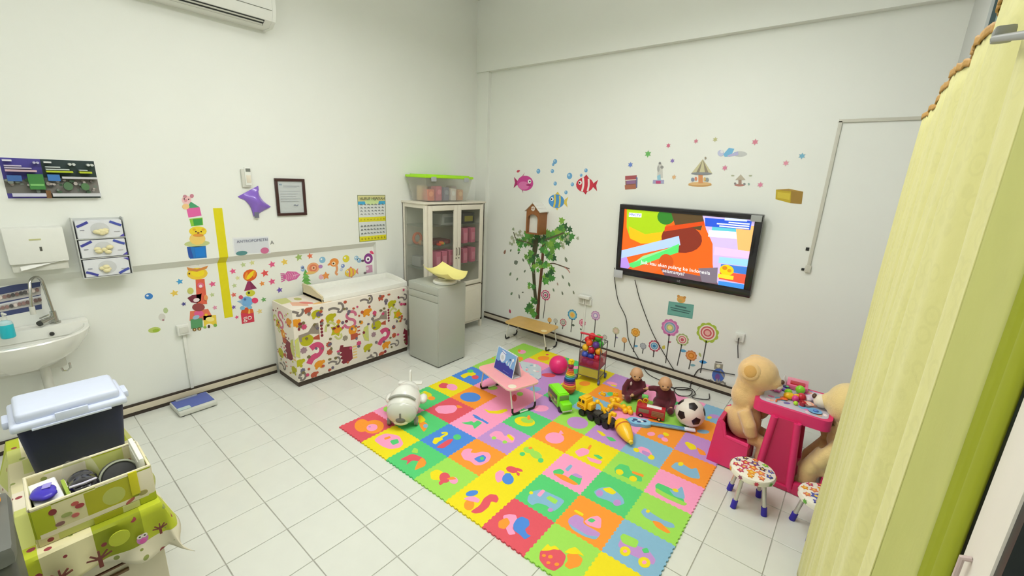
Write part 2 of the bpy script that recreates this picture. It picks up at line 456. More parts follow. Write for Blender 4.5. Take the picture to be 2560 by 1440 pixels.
for k, z in ((0.86, -0.035), (0.74, -0.08), (0.5, -0.115), (0.12, -0.125)):
    o = [(0.30+(x-0.30)*k, y*k, z) for x, y, _ in ring(0.90, 0)]
    inner.append([(max(x, 0.115), y, z) for x, y, z in o])
rings += inner
b = MB(); n = len(rings[0]); vs_ = [v for r in rings for v in r]
fs = []
for j in range(len(rings)-1):
    for i in range(n): fs.append((j*n+i, j*n+(i+1) % n, (j+1)*n+(i+1) % n, (j+1)*n+i))
fs.append(tuple(range(n))[::-1]); fs.append(tuple((len(rings)-1)*n+i for i in range(n)))
b.add(vs_, fs); b.build('bowl', CER, s)
MB().bx(0.0, 0.125, -0.345, 0.345, -0.06, 0.022, 0.012).build('back_ledge', CER, s)
MB().cyl((0.122, 0.16, -0.03), (0.135, 0.16, -0.033), 0.012, n=12).build('overflow_hole', C(50, 50, 48), s)
MB().tube([(0.22, 0.09, -0.2), (0.22, 0.09, -0.36), (0.20, 0.09, -0.42), (0.12, 0.09, -0.42), (0.10, 0.09, -0.38), (0.07, 0.09, -0.36), (0.0, 0.09, -0.36)], 0.024, 12).build('drain_trap', OFFW, s)
MB().tube([(0.30, 0.20, -0.20), (0.30, 0.20, -0.235), (0.30, 0.185, -0.25), (0.30, 0.165, -0.245), (0.30, 0.16, -0.225)], 0.006, 8).build('hook', CHROME, s)
MB().bx(0.0, 0.05, -0.2, 0.2, -0.3, -0.06, 0.01).build('wall_bracket', OFFW, s)

fa = thing('tap', 'chrome gooseneck tap with lever standing on the basin', 'tap', T((XR+0.07, -0.30, 0.862)))
MB().cyl((0, 0, 0), (0, 0, 0.012), 0.028, n=20).build('base', CHROME, fa)
MB().cyl((0, 0, 0.01), (0, 0, 0.085), 0.019, 0.016, n=16).build('body', CHROME, fa)
pts = [(0, 0, 0.08), (-0.0, -0.005, 0.16), (0.002, -0.012, 0.26)]
for k in range(9):
    t = math.pi*k/8*0.82
    pts.append((0.05-0.05*math.cos(t), -0.015-0.06*(1-math.cos(t))/1.9, 0.285+0.05*math.sin(t)))
pts += [(0.125, -0.085, 0.22), (0.13, -0.09, 0.16)]
MB().tube(pts, 0.0085, 10).build('spout', CHROME, fa)
MB().cyl((0.13, -0.09, 0.165), (0.131, -0.091, 0.115), 0.0135, n=14).build('nozzle', OFFW, fa)
MB().cyl((0.0, 0, 0.045), (0.06, -0.07, 0.03), 0.015, 0.019, n=14).build('lever_body', CHROME, fa)
MB().cyl((0.06, -0.07, 0.03), (0.066, -0.077, 0.0285), 0.017, n=14).build('lever_cap', C(60, 60, 56), fa)
MB().box((0.03, -0.02, 0.075), (0.012, 0.05, 0.008), 0.003, M=RX(20)).build('lever', CHROME, fa)

so = thing('soap_bottle', 'turquoise liquid soap bottle on the rim of the basin', 'bottle', T((XR+0.20, -0.515, 0.851)))
MB().lathe([(0.028, 0.0), (0.033, 0.006), (0.033, 0.085), (0.028, 0.10), (0.012, 0.11)], 20).build('bottle', mat('soap', (40, 190, 205), 0.2, var=0.05), so)
MB().lathe([(0.032, 0.085), (0.0325, 0.092), (0.028, 0.104), (0.013, 0.112), (0.013, 0.12)], 20).build('shoulder', C(190, 222, 226, 0.2), so)
MB().lathe([(0.014, 0.118), (0.014, 0.135), (0.005, 0.137), (0.005, 0.155)], 14).build('pump', WHITE, so)
MB().tube([(0, 0, 0.15), (0.0, 0.0, 0.16), (0.03, 0.01, 0.157)], 0.007, 8).build('pump_head', WHITE, so)

# socket box with the conduit running down to the bathroom scale
cb = thing('socket_box', 'white wall socket box with conduit above the blue scale', 'socket', T((XR, (0.397,0.624)[0], (0.397,0.624)[1])))
MB().box((0.022, 0, 0), (0.044, 0.085, 0.085), 0.008).build('box', WHITE, cb)
MB().box((0.046, 0, 0.0), (0.006, 0.06, 0.05), 0.002).build('face_plate', OFFW, cb)
MB().bx(0.0, 0.018, -0.010, 0.012, -((0.397,0.624)[1])+0.085, -0.04, 0.003).build('conduit', WHITE, cb)

sc = thing('bathroom_scale', 'flat floor scale with blue top by the left wall', 'scale', T((-0.94, 0.355, 0)) @ RZ(2))
MB().box((0, 0, 0.026), (0.25, 0.265, 0.036), 0.012).build('base', C(214, 216, 206), sc)
MB().box((-0.012, 0.0, 0.0455), (0.20, 0.245, 0.004), 0.002).build('platform_mat', C(88, 104, 178), sc)
MB().box((0.07, -0.085, 0.048), (0.05, 0.085, 0.003)).build('display', C(196, 214, 212, 0.2), sc)
MB().box((-0.095, -0.02, 0.05), (0.022, 0.15, 0.012), 0.004).build('handle', C(150, 158, 178, 0.2), sc)
for x in (-1, 1):
    for y in (-1, 1): MB().cyl((x*0.1, y*0.105, 0), (x*0.1, y*0.105, 0.012), 0.014, n=10).build('foot', BLACKP, sc)

# remote control in its holder, purple pouch, certificate, alphabet chart, sign
r = thing('remote_control', 'air conditioner remote control in a white wall holder', 'remote', T((XL, 0.985, 1.785)))
MB().box((0.012, -0.012, 0.065), (0.024, 0.065, 0.145), 0.004).build('holder', OFFW, r)
MB().box((0.026, 0.002, 0.08), (0.014, 0.048, 0.15), 0.004).build('remote_body', WHITE, r)
MB().box((0.0335, 0.004, 0.132), (0.002, 0.036, 0.026)).build('display', C(120, 124, 116), r)
MB().box((0.0335, 0.004, 0.06), (0.002, 0.036, 0.062), 0.001).build('cover', C(226, 218, 200), r)

pp = thing('purple_pouch', 'shiny purple plastic pouch hanging under the remote control', 'pouch', T((XL+0.003, 1.03, 1.655)))
PUR = mat('purple_foil', (140, 104, 205), 0.18, var=0.12, scale=20, coat=0.4)
def pouch(u, v):
    w_ = 0.085*(1-0.32*math.sin(v*math.pi))*(1 if v < .8 else 1.12)
    a = (u-0.5)*2
    bul = 0.05*math.sin(u*math.pi)**0.7*math.sin(min(1, v*1.05)*math.pi)**0.7+0.004+0.004*math.sin(9*u+5*v)
    y = a*w_; z = (v-0.5)*0.20
    c_, s_ = math.cos(0.5), math.sin(0.5)
    return (bul, y*c_-z*s_, y*s_+z*c_)
MB().grid(pouch, 14, 14).build('bag', PUR, pp)
MB().grid(lambda u, v: (0.002, pouch(u, v)[1], pouch(u, v)[2]), 14, 14).build('back_film', PUR, pp)
MB().box((0.02, -0.005, -0.115), (0.006, 0.035, 0.05), 0.001).build('tag', C(110, 110, 128), pp)

ce = thing('framed_certificate', 'white certificate in a dark brown frame', 'picture frame', T((XL, 1.335, 1.69)))
FRW = mat('dark_brown_wood', (64, 34, 30), 0.4, var=0.25, scale=50)
hw, hh = 0.133, 0.166
MB().bx(0, 0.02, -hw, hw, hh-0.024, hh, 0.003).build('frame_rail', FRW, ce); MB().bx(0, 0.02, -hw, hw, -hh, -hh+0.024, 0.003).build('frame_rail', FRW, ce)
MB().bx(0, 0.02, -hw, -hw+0.024, -hh+0.024, hh-0.024, 0.003).build('frame_rail', FRW, ce); MB().bx(0, 0.02, hw-0.024, hw, -hh+0.024, hh-0.024, 0.003).build('frame_rail', FRW, ce)
lay = [(rect(-hw+0.02, -hh+0.02, hw-0.02, hh-0.02), (216, 218, 220)), (rect(-.095, .105, -.07, .118), (150, 170, 190)), (rect(-.06, .096, .085, .102), (176, 178, 184)), (rect(-.06, .084, .06, .089), (190, 192, 198))]
for k in range(5): lay.append((rect(-.09, .05-.022*k, .085-.02*(k % 3), .054-.022*k), (196, 198, 204)))
lay.append((strip([(.02, -.075), (.035, -.068), (.045, -.082), (.06, -.07)], .004), (120, 124, 150)))
q, ms = flat(Matrix(((0, 0, 1, 0.006), (1, 0, 0, 0), (0, 1, 0, 0), (0, 0, 0, 1))), lay); q.build('certificate', ms, ce, smooth=False)
MB().bx(0.0135, 0.015, -hw+0.022, hw-0.022, -hh+0.022, hh-0.022).build('glass', glassy('picture_glass', (225, 230, 232), 0.06), ce)

y0, y1, z0, z1 = 2.012, 2.352, 1.212, 1.705
lay = [(rect(y0, z0, y1, z1), (120, 130, 96)), (rect(y0+.006, z0+.006, y1-.006, z1-.006), (222, 226, 224)), (rect(y0+.006, z1-.065, y1-.006, z1-.006), (218, 214, 150)),
       (rect(y0+.006, z1-.10, y0+.09, z1-.065), (70, 170, 215)), (rect(y1-.09, z1-.10, y1-.006, z1-.065), (70, 170, 215)), (disc((y0+y1)/2, z1-.07, .085, .035), (206, 226, 160)),
       (rect(y0+.006, z0+.212, y1-.006, z0+.262), (226, 218, 40)), (rect(y0+.006, z0+.006, y1-.006, z0+.058), (226, 218, 40))]
random.seed(5)
for r_ in range(4):
    for k in range(7): lay.append((strip([(y0+.03+k*.043+random.uniform(-.005, .005), z0+.29+r_*.034), (y0+.04+k*.043, z0+.30+r_*.034), (y0+.052+k*.043, z0+.287+r_*.034)], .006), (110, 118, 120)))
for r_ in range(3):
    for k in range(8): lay.append((strip([(y0+.025+k*.038, z0+.085+r_*.04+random.uniform(-.004, .004)), (y0+.035+k*.038, z0+.097+r_*.04), (y0+.046+k*.038, z0+.084+r_*.04)], .006), (120, 128, 128)))
for k in range(8): lay.append((disc(y0+.03+k*.04, z0+.032, .006, .009, 8), (170, 160, 40))); lay.append((disc(y0+.03+k*.04, z0+.237, .006, .006, 8), (196, 186, 50)))
b, ms = flat(WALL['L'], lay, 0.0003, 0.0002)
b.cur = len(ms); ms = ms+[C(78, 84, 72)]
text_poly('HURUF HIJAIYAH', 0.040, WALL['L'] @ T(((y0+y1)/2, z1-.037, 0.014)), b)
b.build('alphabet_chart', ms, None, 'yellow and white alphabet chart poster left of the glass cabinet', 'poster', smooth=False)

q = [(0.821,1.355),(1.114,1.347),(1.117,1.189),(0.82,1.203)]
b, ms = flat(WALL['L'], [(q, (232, 234, 234)), ([(q[0][0]+.01, q[0][1]-.012), (q[1][0]-.01, q[1][1]-.01), (q[2][0]-.01, q[2][1]+.01), (q[3][0]+.01, q[3][1]+.01)], (214, 218, 224)),
                         (disc(q[3][0]+.06, q[3][1]+.012, .045, .02), (84, 140, 140)), (disc(q[2][0]-.05, q[2][1]+.03, .035, .028), (206, 110, 150))])
b.cur = len(ms); ms = ms+[C(124, 128, 150)]
text_poly('ANTROPOMETRI', 0.0335, WALL['L'] @ T(((q[0][0]+q[1][0])/2+.01, (q[0][1]+q[1][1])/2-.035, 0.004)), b)
b.build('room_sign', ms, None, 'small white lettered sign pasted just above the wall ledge', 'sign', smooth=False)
b = MB(); c = (1.136,1.283)
text_poly('A', 0.05, WALL['L'] @ T((c[0], c[1], 0.001)), b)
b.build('letter_sticker', C(110, 112, 108), None, 'single grey letter sticker right of the white sign', 'sticker', smooth=False)

# yellow height strip runs over the ledge into the recess
b = MB()
YEL = mat('yellow_tape', (226, 214, 20), 0.45, var=0.05)
ya, yb = 0.71, 0.775
b.bx(XL, XL+0.002, ya, yb, 1.195, 1.605); b.bx(XR, XR+0.002, ya-0.005, yb-0.005, 0.645, 1.14)
b.add([(XL+.002, ya, 1.195), (XL+.002, yb, 1.195), (XR+.002, yb-.005, 1.14), (XR+.002, ya-.005, 1.14)], [(0, 1, 2, 3)])
b.build('height_strip', YEL, None, 'long yellow height measuring strip on the left wall', 'measuring strip')

# ---------------------------------------------------------------- stickers on the left wall
PK, RD, OR, YE, GR, LG, PU, BL, LB_ = (226, 92, 140), (226, 84, 84), (236, 150, 70), (232, 200, 90), (110, 170, 100), (190, 206, 150), (110, 84, 180), (70, 160, 215), (150, 190, 215)
STARS = [((0.813,1.054,0.028), PK, 'small pink star sticker up and left of the beach ball sticker'), ((0.899,1.1,0.025), LG, 'pale green star sticker under the ledge above the beach ball'),
 ((0.972,1.109,0.025), (214, 216, 150), 'pale yellow star sticker under the ledge above the beach ball'), ((1.138,1.073,0.034), PK, 'bright pink star sticker highest right of the beach ball'),
 ((1.251,1.082,0.035), YE, 'golden star sticker above the pink squid sticker'), ((1.388,1.112,0.039), (160, 190, 110), 'olive green star sticker directly under the ledge'),
 ((1.498,1.112,0.032), (232, 120, 84), 'orange red star sticker beside the olive green star'), ((1.069,0.999,0.037), RD, 'large red star sticker just right of the beach ball'),
 ((1.123,0.91,0.034), PK, 'bright pink star sticker level with the maroon cone'), ((1.036,0.905,0.026), OR, 'small orange star sticker between the ball and the pink star'),
 ((0.843,0.988,0.022), (220, 220, 160), 'faint yellow star sticker left of the beach ball'), ((0.811,0.924,0.022), LG, 'faint green star sticker left of the maroon cone'),
 ((0.796,0.842,0.025), (226, 110, 100), 'small coral star sticker left of the elephant'), ((1.183,0.818,0.031), PU, 'purple star sticker left of the patterned counter top'),
 ((1.035,0.751,0.027), GR, 'green star sticker right of the elephant'), ((0.784,0.73,0.022), (120, 96, 170), 'small purple star sticker left of the red go box'),
 ((0.99,0.647,0.027), (230, 210, 140), 'pale gold star sticker right of the red go box'), ((0.799,0.633,0.019), PK, 'tiny pink star sticker beside the red go box'),
 ((0.428,1.022,0.026), BL, 'light blue star sticker left of the giraffe neck'), ((0.382,0.933,0.03), YE, 'golden star sticker left of the giraffe tower'),
 ((0.431,0.832,0.02), (84, 84, 150), 'small navy star sticker beside the brown cat'), ((0.649,0.965,0.028), PK, 'pink star sticker between the giraffe and the yellow strip'),
 ((0.636,0.872,0.021), LG, 'pale green star sticker between the giraffe and the yellow strip'), ((0.643,0.756,0.021), (226, 150, 180), 'pale pink star sticker above the yellow train car')]
for (c, col, lb) in STARS:
    sticker('R', 'star_sticker', lb, [(star(c[0], c[1], c[2]*1.18, inner=0.52, rot=100), (240, 238, 228)), (star(c[0], c[1], c[2], rot=100), col)], group='star stickers on the left wall')

def fish_sticker(wall, name, label, c, r, body, fin, stripe=None, flip=1, extra=None):
    u, v = c
    lay = [([(u+flip*r*0.75, v), (u+flip*r*1.45, v+r*0.55), (u+flip*r*1.3, v), (u+flip*r*1.45, v-r*0.55)], fin),
           ([(u-r*0.4, v+r*0.5), (u+flip*r*0.1, v+r*1.0), (u+flip*r*0.55, v+r*0.5)], fin), ([(u-r*0.3, v-r*0.5), (u+flip*r*0.2, v-r*0.95), (u+flip*r*0.5, v-r*0.4)], fin), (disc(u, v, r, r*0.72), body)]
    if stripe:
        lay += [(strip([(u-flip*r*0.25, v+r*0.66), (u-flip*r*0.12, v), (u-flip*r*0.25, v-r*0.66)], r*0.22), stripe), (strip([(u+flip*r*0.4, v+r*0.6), (u+flip*r*0.5, v), (u+flip*r*0.4, v-r*0.6)], r*0.2), stripe)]
    lay += (extra or [])
    lay += [(disc(u-flip*r*0.55, v+r*0.18, r*0.2), (245, 245, 240)), (disc(u-flip*r*0.6, v+r*0.18, r*0.09), (30, 30, 30))]
    return sticker(wall, name, label, lay)

# pink squid, orange snail, orange seahorse, yellow fish, purple octopus, starfish, little tree
c = (1.29,0.939)
lay = [([(c[0]-.07, c[1]+.0), (c[0]-.02, c[1]+.05), (c[0]+.06, c[1]+.035), (c[0]+.10, c[1]), (c[0]+.06, c[1]-.04), (c[0]-.02, c[1]-.05)], (218, 110, 170)), ([(c[0]+.03, c[1]+.006), (c[0]+.09, c[1]+.004), (c[0]+.03, c[1]-.006)], (240, 200, 220))]
for k in range(5): lay.append((strip([(c[0]-.05, c[1]-.03+.015*k), (c[0]-.085, c[1]-.045+.02*k)], .009), (206, 90, 160)))
for k in range(5): lay.append((strip([(c[0]-.04+.02*k, c[1]-.03), (c[0]-.03+.02*k, c[1]), (c[0]-.045+.02*k, c[1]+.03)], .005), (240, 170, 205)))
sticker('R', 'squid_sticker', 'pink squid sticker on the left wall', lay)
c = (1.521,0.987)
sticker('R', 'snail_sticker', 'orange snail shell sticker between the star and the seahorse', [(disc(c[0], c[1], .062, .055), (236, 168, 120)), (disc(c[0], c[1], .042, .038), (226, 130, 96)), (disc(c[0]+.003, c[1], .022, .02), (240, 190, 150)), (disc(c[0]+.003, c[1], .01), (150, 84, 60)),
        (disc(c[0]+.075, c[1]+.005, .022, .018), (180, 130, 190)), (disc(c[0]-.03, c[1]-.045, .05, .014), (232, 190, 110))])
c = (1.745,0.986)
sticker('R', 'seahorse_sticker', 'orange seahorse sticker with curled tail', [(disc(c[0], c[1]+.03, .05, .045), (234, 150, 70)), (disc(c[0]-.045, c[1]+.02, .03, .012, rot=20), (226, 140, 80)), (strip([(c[0]+.02, c[1]), (c[0]+.03, c[1]-.05), (c[0]+.005, c[1]-.085), (c[0]+.03, c[1]-.105)], .024), (230, 160, 110)), (disc(c[0]-.008, c[1]+.02, .02), (246, 226, 190)), (disc(c[0]-.01, c[1]+.02, .009), (60, 40, 30))])
c = (1.921,0.884)
fish_sticker('R', 'fish_sticker', 'yellow striped fish sticker near the purple bird sticker', c, .066, (236, 200, 70), (226, 140, 130), (230, 130, 120), 1)
c = (1.631,0.888)
sticker('R', 'starfish_sticker', 'orange starfish with pink shell sticker above the counter', [(disc(c[0]-.035, c[1]-.005, .026), (232, 180, 190)), (star(c[0]+.015, c[1], .044, inner=.55), (232, 150, 80))])
c = (2.145,0.994)
sticker('R', 'bird_sticker', 'purple bird sticker at the right end of the wall recess', [(disc(c[0], c[1]+.015, .055, .06), (140, 60, 140)), (disc(c[0]-.005, c[1]+.01, .03, .03), (245, 240, 245)), (disc(c[0]-.005, c[1]+.01, .012), (60, 30, 60)), (disc(c[0]-.07, c[1]+.0, .02, .012), (90, 80, 90))])
c = (2.146,0.898)
sticker('R', 'pot_sticker', 'pale mauve pot sticker under the purple bird sticker', [(rect(c[0]-.035, c[1]-.05, c[0]+.045, c[1]+.035), (206, 150, 180)), (disc(c[0]-.02, c[1], .018), (235, 215, 225)), (disc(c[0]-.05, c[1]-.045, .018, .014), (120, 110, 110))])
c = (2.189,1.075)
sticker('R', 'petal_sticker', 'small crimson petal sticker in the top right corner of the recess', [(leaf(c[0], c[1], .06, .035, -35), (226, 90, 130)), (leaf(c[0]+.01, c[1]-.01, .04, .02, -35), (214, 60, 100))])
c = (1.441,0.888)
lay = [(rect(c[0]-.006, c[1]-.085, c[0]+.006, c[1]-.05), (130, 96, 60))]
for k, (w_, z) in enumerate(((.05, -.06), (.045, -.025), (.036, .01), (.026, .042))): lay.append(([(c[0]-w_, c[1]+z), (c[0]+w_, c[1]+z), (c[0], c[1]+z+.055)], (104, 172, 80) if k % 2 else (120, 186, 92)))
sticker('R', 'fir_tree_sticker', 'little green fir tree sticker above the counter end', lay)
for c, col, lb in (((1.621,1.057,0.033), (140, 190, 220), 'pale blue round bubble sticker left of the seahorse'), ((1.879,1.039,0.039), (226, 214, 60), 'yellow round sun sticker above the yellow fish'), ((2,1.033,0.026), (160, 196, 220), 'pale blue bubble sticker left of the purple bird'), ((2.032,1.003,0.027), (150, 186, 215), 'small blue bubble sticker touching a paler one'), ((1.838,0.966,0.022), (130, 150, 205), 'tiny indigo bubble sticker above the yellow fish'), ((1.818,0.929,0.017), (190, 200, 220), 'tiny grey bubble sticker above the yellow fish'), ((1.417,0.985,0.02), (150, 180, 220), 'tiny blue bubble sticker left of the orange snail'), ((1.415,1.009,0.016), (130, 150, 200), 'tiny indigo bubble sticker left of the orange snail'), ((0.221,0.937,0.025), (60, 130, 205), 'blue round bubble sticker below the glove box rack')):
    sticker('R', 'bubble_sticker', lb, [(disc(c[0], c[1], c[2]), col), (disc(c[0]-c[2]*.3, c[1]+c[2]*.3, c[2]*.3, n=8), (235, 240, 240))], group='bubble stickers on the left wall')
sticker('R', 'leaf_sticker', 'yellow green blurred leaf sticker left of the socket box', [([(0.258,0.657),(0.255,0.667),(0.244,0.676),(0.228,0.682),(0.211,0.683),(0.195,0.679),(0.184,0.672),(0.18,0.662),(0.183,0.652),(0.194,0.643),(0.209,0.638),(0.227,0.636),(0.243,0.64),(0.254,0.647)], (190, 206, 110)), ([(0.25,0.652),(0.248,0.658),(0.242,0.663),(0.233,0.666),(0.223,0.667),(0.214,0.665),(0.208,0.661),(0.206,0.655),(0.208,0.649),(0.214,0.644),(0.223,0.641),(0.233,0.641),(0.242,0.642),(0.248,0.647)], (160, 190, 60))])
sticker('R', 'flower_bud_sticker', 'pale grey bud sticker with green tip on the left wall', [([(0.301,0.748),(0.301,0.761),(0.296,0.773),(0.288,0.78),(0.278,0.783),(0.268,0.779),(0.261,0.77),(0.257,0.758),(0.257,0.745),(0.262,0.733),(0.27,0.725),(0.28,0.723),(0.29,0.726),(0.297,0.735)], (216, 214, 206)), ([(0.324,0.8),(0.323,0.81),(0.32,0.819),(0.315,0.825),(0.308,0.826),(0.302,0.823),(0.296,0.816),(0.294,0.807),(0.294,0.796),(0.297,0.788),(0.302,0.782),(0.309,0.78),(0.316,0.783),(0.321,0.79)], (186, 204, 150)), ([(0.291,0.726),(0.29,0.729),(0.289,0.732),(0.286,0.734),(0.283,0.735),(0.279,0.734),(0.277,0.733),(0.276,0.73),(0.276,0.727),(0.278,0.724),(0.281,0.722),(0.284,0.721),(0.287,0.722),(0.29,0.724)], (170, 120, 130))])

# balancing elephant tower with the ball
sticker('R', 'beach_ball_sticker', 'orange and yellow beach ball sticker on top of the maroon cone', [([(1.002,1.013),(0.991,1.034),(0.971,1.048),(0.946,1.052),(0.921,1.046),(0.9,1.03),(0.889,1.008),(0.888,0.984),(0.898,0.963),(0.917,0.949),(0.942,0.944),(0.968,0.95),(0.989,0.966),(1.001,0.989)], (222, 96, 36)), ([(0.984,1.034),(0.976,1.036),(0.962,1.031),(0.945,1.02),(0.929,1.004),(0.916,0.987),(0.91,0.972),(0.911,0.962),(0.919,0.96),(0.933,0.965),(0.95,0.976),(0.966,0.992),(0.979,1.009),(0.985,1.024)], (240, 212, 30)), ([(0.92,0.992),(0.924,1.007),(0.926,1.02),(0.925,1.028),(0.921,1.03),(0.915,1.025),(0.908,1.014),(0.902,1),(0.898,0.985),(0.896,0.972),(0.898,0.964),(0.902,0.962),(0.908,0.967),(0.914,0.977)], (236, 150, 40)), ([(0.99,1),(0.994,1.014),(0.995,1.026),(0.994,1.033),(0.99,1.035),(0.984,1.031),(0.977,1.021),(0.972,1.008),(0.968,0.995),(0.967,0.983),(0.968,0.975),(0.973,0.973),(0.978,0.977),(0.985,0.987)], (236, 150, 40))])
sticker('R', 'cone_sticker', 'maroon cone hat sticker under the beach ball', [([(0.919,0.947),(0.942,0.943),(0.988,0.868),(0.881,0.86)], (150, 50, 96)), ([(0.935,0.94),(0.942,0.943),(0.988,0.868),(0.94,0.864)], (130, 40, 84))])
sticker('R', 'elephant_sticker', 'blue elephant sticker holding two red balls', [([(0.97,0.833),(0.965,0.846),(0.954,0.856),(0.938,0.862),(0.92,0.861),(0.905,0.855),(0.895,0.845),(0.892,0.832),(0.896,0.819),(0.907,0.808),(0.923,0.803),(0.941,0.803),(0.956,0.809),(0.967,0.82)], (206, 206, 60)), ([(0.928,0.837),(0.927,0.842),(0.925,0.846),(0.921,0.849),(0.917,0.85),(0.913,0.848),(0.91,0.845),(0.908,0.84),(0.909,0.835),(0.911,0.831),(0.915,0.828),(0.919,0.827),(0.923,0.829),(0.926,0.832)], (40, 60, 40)), ([(0.942,0.75),(0.94,0.772),(0.928,0.792),(0.909,0.805),(0.888,0.809),(0.867,0.803),(0.853,0.789),(0.846,0.77),(0.848,0.748),(0.86,0.728),(0.878,0.715),(0.899,0.711),(0.92,0.716),(0.935,0.73)], (120, 176, 226)), ([(0.815,0.779),(0.86,0.782),(0.856,0.745)], (150, 186, 220)), ([(0.867,0.807),(0.866,0.815),(0.862,0.822),(0.856,0.827),(0.848,0.828),(0.841,0.826),(0.835,0.821),(0.833,0.813),(0.834,0.805),(0.838,0.798),(0.844,0.793),(0.852,0.791),(0.859,0.793),(0.865,0.799)], (214, 84, 110)), ([(0.987,0.753),(0.985,0.765),(0.979,0.776),(0.968,0.783),(0.957,0.785),(0.946,0.782),(0.937,0.774),(0.934,0.763),(0.935,0.752),(0.941,0.741),(0.952,0.734),(0.963,0.731),(0.974,0.734),(0.983,0.742)], (226, 66, 110)), ([(0.871,0.704),(0.87,0.712),(0.866,0.72),(0.858,0.725),(0.85,0.727),(0.842,0.725),(0.836,0.72),(0.833,0.712),(0.834,0.704),(0.839,0.696),(0.846,0.691),(0.855,0.689),(0.863,0.691),(0.869,0.696)], (130, 186, 220)), ([(0.93,0.699),(0.929,0.706),(0.924,0.712),(0.917,0.717),(0.908,0.719),(0.9,0.717),(0.894,0.713),(0.891,0.707),(0.893,0.7),(0.898,0.694),(0.905,0.689),(0.914,0.688),(0.922,0.689),(0.928,0.693)], (130, 186, 220)), ([(0.889,0.783),(0.889,0.788),(0.887,0.793),(0.883,0.796),(0.879,0.797),(0.875,0.795),(0.872,0.792),(0.87,0.787),(0.871,0.782),(0.873,0.778),(0.877,0.775),(0.881,0.774),(0.885,0.776),(0.888,0.779)], (70, 110, 170))])
b, ms = flat(WALL['R'], [([(0.834,0.663),(0.939,0.651),(0.937,0.558),(0.833,0.56)], (214, 60, 84)), ([(0.835,0.666),(0.852,0.708),(0.898,0.706),(0.902,0.644)], (214, 84, 40)), ([(0.902,0.644),(0.91,0.696),(0.935,0.679),(0.939,0.647)], (226, 110, 50)), ([(0.892,0.646),(0.904,0.701),(0.913,0.695),(0.908,0.642)], (240, 190, 90))])
b.cur = len(ms); ms = ms+[C(245, 235, 230)]
c = (0.884,0.602); text_poly('go', 0.075, WALL['R'] @ T((c[0], c[1]+.008, 0.0035)), b)
b.build('go_box_sticker', ms, None, 'red box sticker lettered in white under the elephant', 'sticker', smooth=False)

# animal train tower: above and below the ledge
sticker('L', 'pig_sticker', 'pink piglet sticker at the top of the block tower', [([(0.571,1.672),(0.57,1.687),(0.563,1.699),(0.551,1.706),(0.537,1.706),(0.524,1.699),(0.514,1.688),(0.509,1.673),(0.51,1.658),(0.517,1.646),(0.529,1.639),(0.543,1.639),(0.556,1.646),(0.567,1.657)], (240, 196, 196)), ([(0.546,1.7),(0.545,1.706),(0.542,1.71),(0.537,1.713),(0.532,1.713),(0.526,1.71),(0.522,1.706),(0.52,1.701),(0.521,1.695),(0.524,1.691),(0.529,1.688),(0.534,1.688),(0.54,1.691),(0.544,1.695)], (200, 140, 150)), ([(0.591,1.703),(0.591,1.71),(0.588,1.716),(0.583,1.719),(0.577,1.719),(0.571,1.716),(0.567,1.71),(0.565,1.703),(0.565,1.697),(0.568,1.691),(0.573,1.688),(0.579,1.688),(0.585,1.691),(0.589,1.697)], (200, 130, 146)), ([(0.552,1.622),(0.551,1.632),(0.545,1.64),(0.537,1.644),(0.526,1.644),(0.516,1.64),(0.509,1.633),(0.505,1.623),(0.507,1.614),(0.512,1.606),(0.521,1.602),(0.531,1.602),(0.541,1.605),(0.549,1.613)], (240, 200, 140)), ([(0.545,1.669),(0.544,1.673),(0.542,1.677),(0.538,1.679),(0.533,1.679),(0.529,1.677),(0.526,1.674),(0.524,1.67),(0.525,1.666),(0.527,1.662),(0.531,1.66),(0.536,1.66),(0.54,1.662),(0.543,1.665)], (226, 150, 160)), ([(0.558,1.679),(0.558,1.681),(0.557,1.682),(0.555,1.683),(0.554,1.683),(0.552,1.682),(0.551,1.681),(0.55,1.679),(0.55,1.677),(0.551,1.675),(0.552,1.674),(0.554,1.674),(0.556,1.675),(0.557,1.677)], (60, 40, 40)), ([(0.53,1.682),(0.529,1.684),(0.528,1.686),(0.527,1.687),(0.525,1.687),(0.524,1.686),(0.522,1.684),(0.522,1.682),(0.522,1.68),(0.523,1.678),(0.524,1.677),(0.526,1.677),(0.528,1.678),(0.529,1.68)], (60, 40, 40))])
sticker('L', 'house_block_sticker', 'pink house block sticker with green roof on the tower', [([(0.545,1.604),(0.58,1.656),(0.631,1.611)] if False else [(0.531,1.608),(0.566,1.66),(0.619,1.616)], (72, 160, 112)), ([(0.531,1.608),(0.619,1.616),(0.625,1.549),(0.536,1.537)], (226, 100, 166))])
sticker('L', 'green_block_sticker', 'green block sticker in the middle of the tower', [([(0.54,1.527),(0.629,1.533),(0.627,1.472),(0.545,1.467)], (140, 200, 60)), ([(0.563,1.523),(0.625,1.526),(0.622,1.475),(0.565,1.472)], (64, 160, 70))])
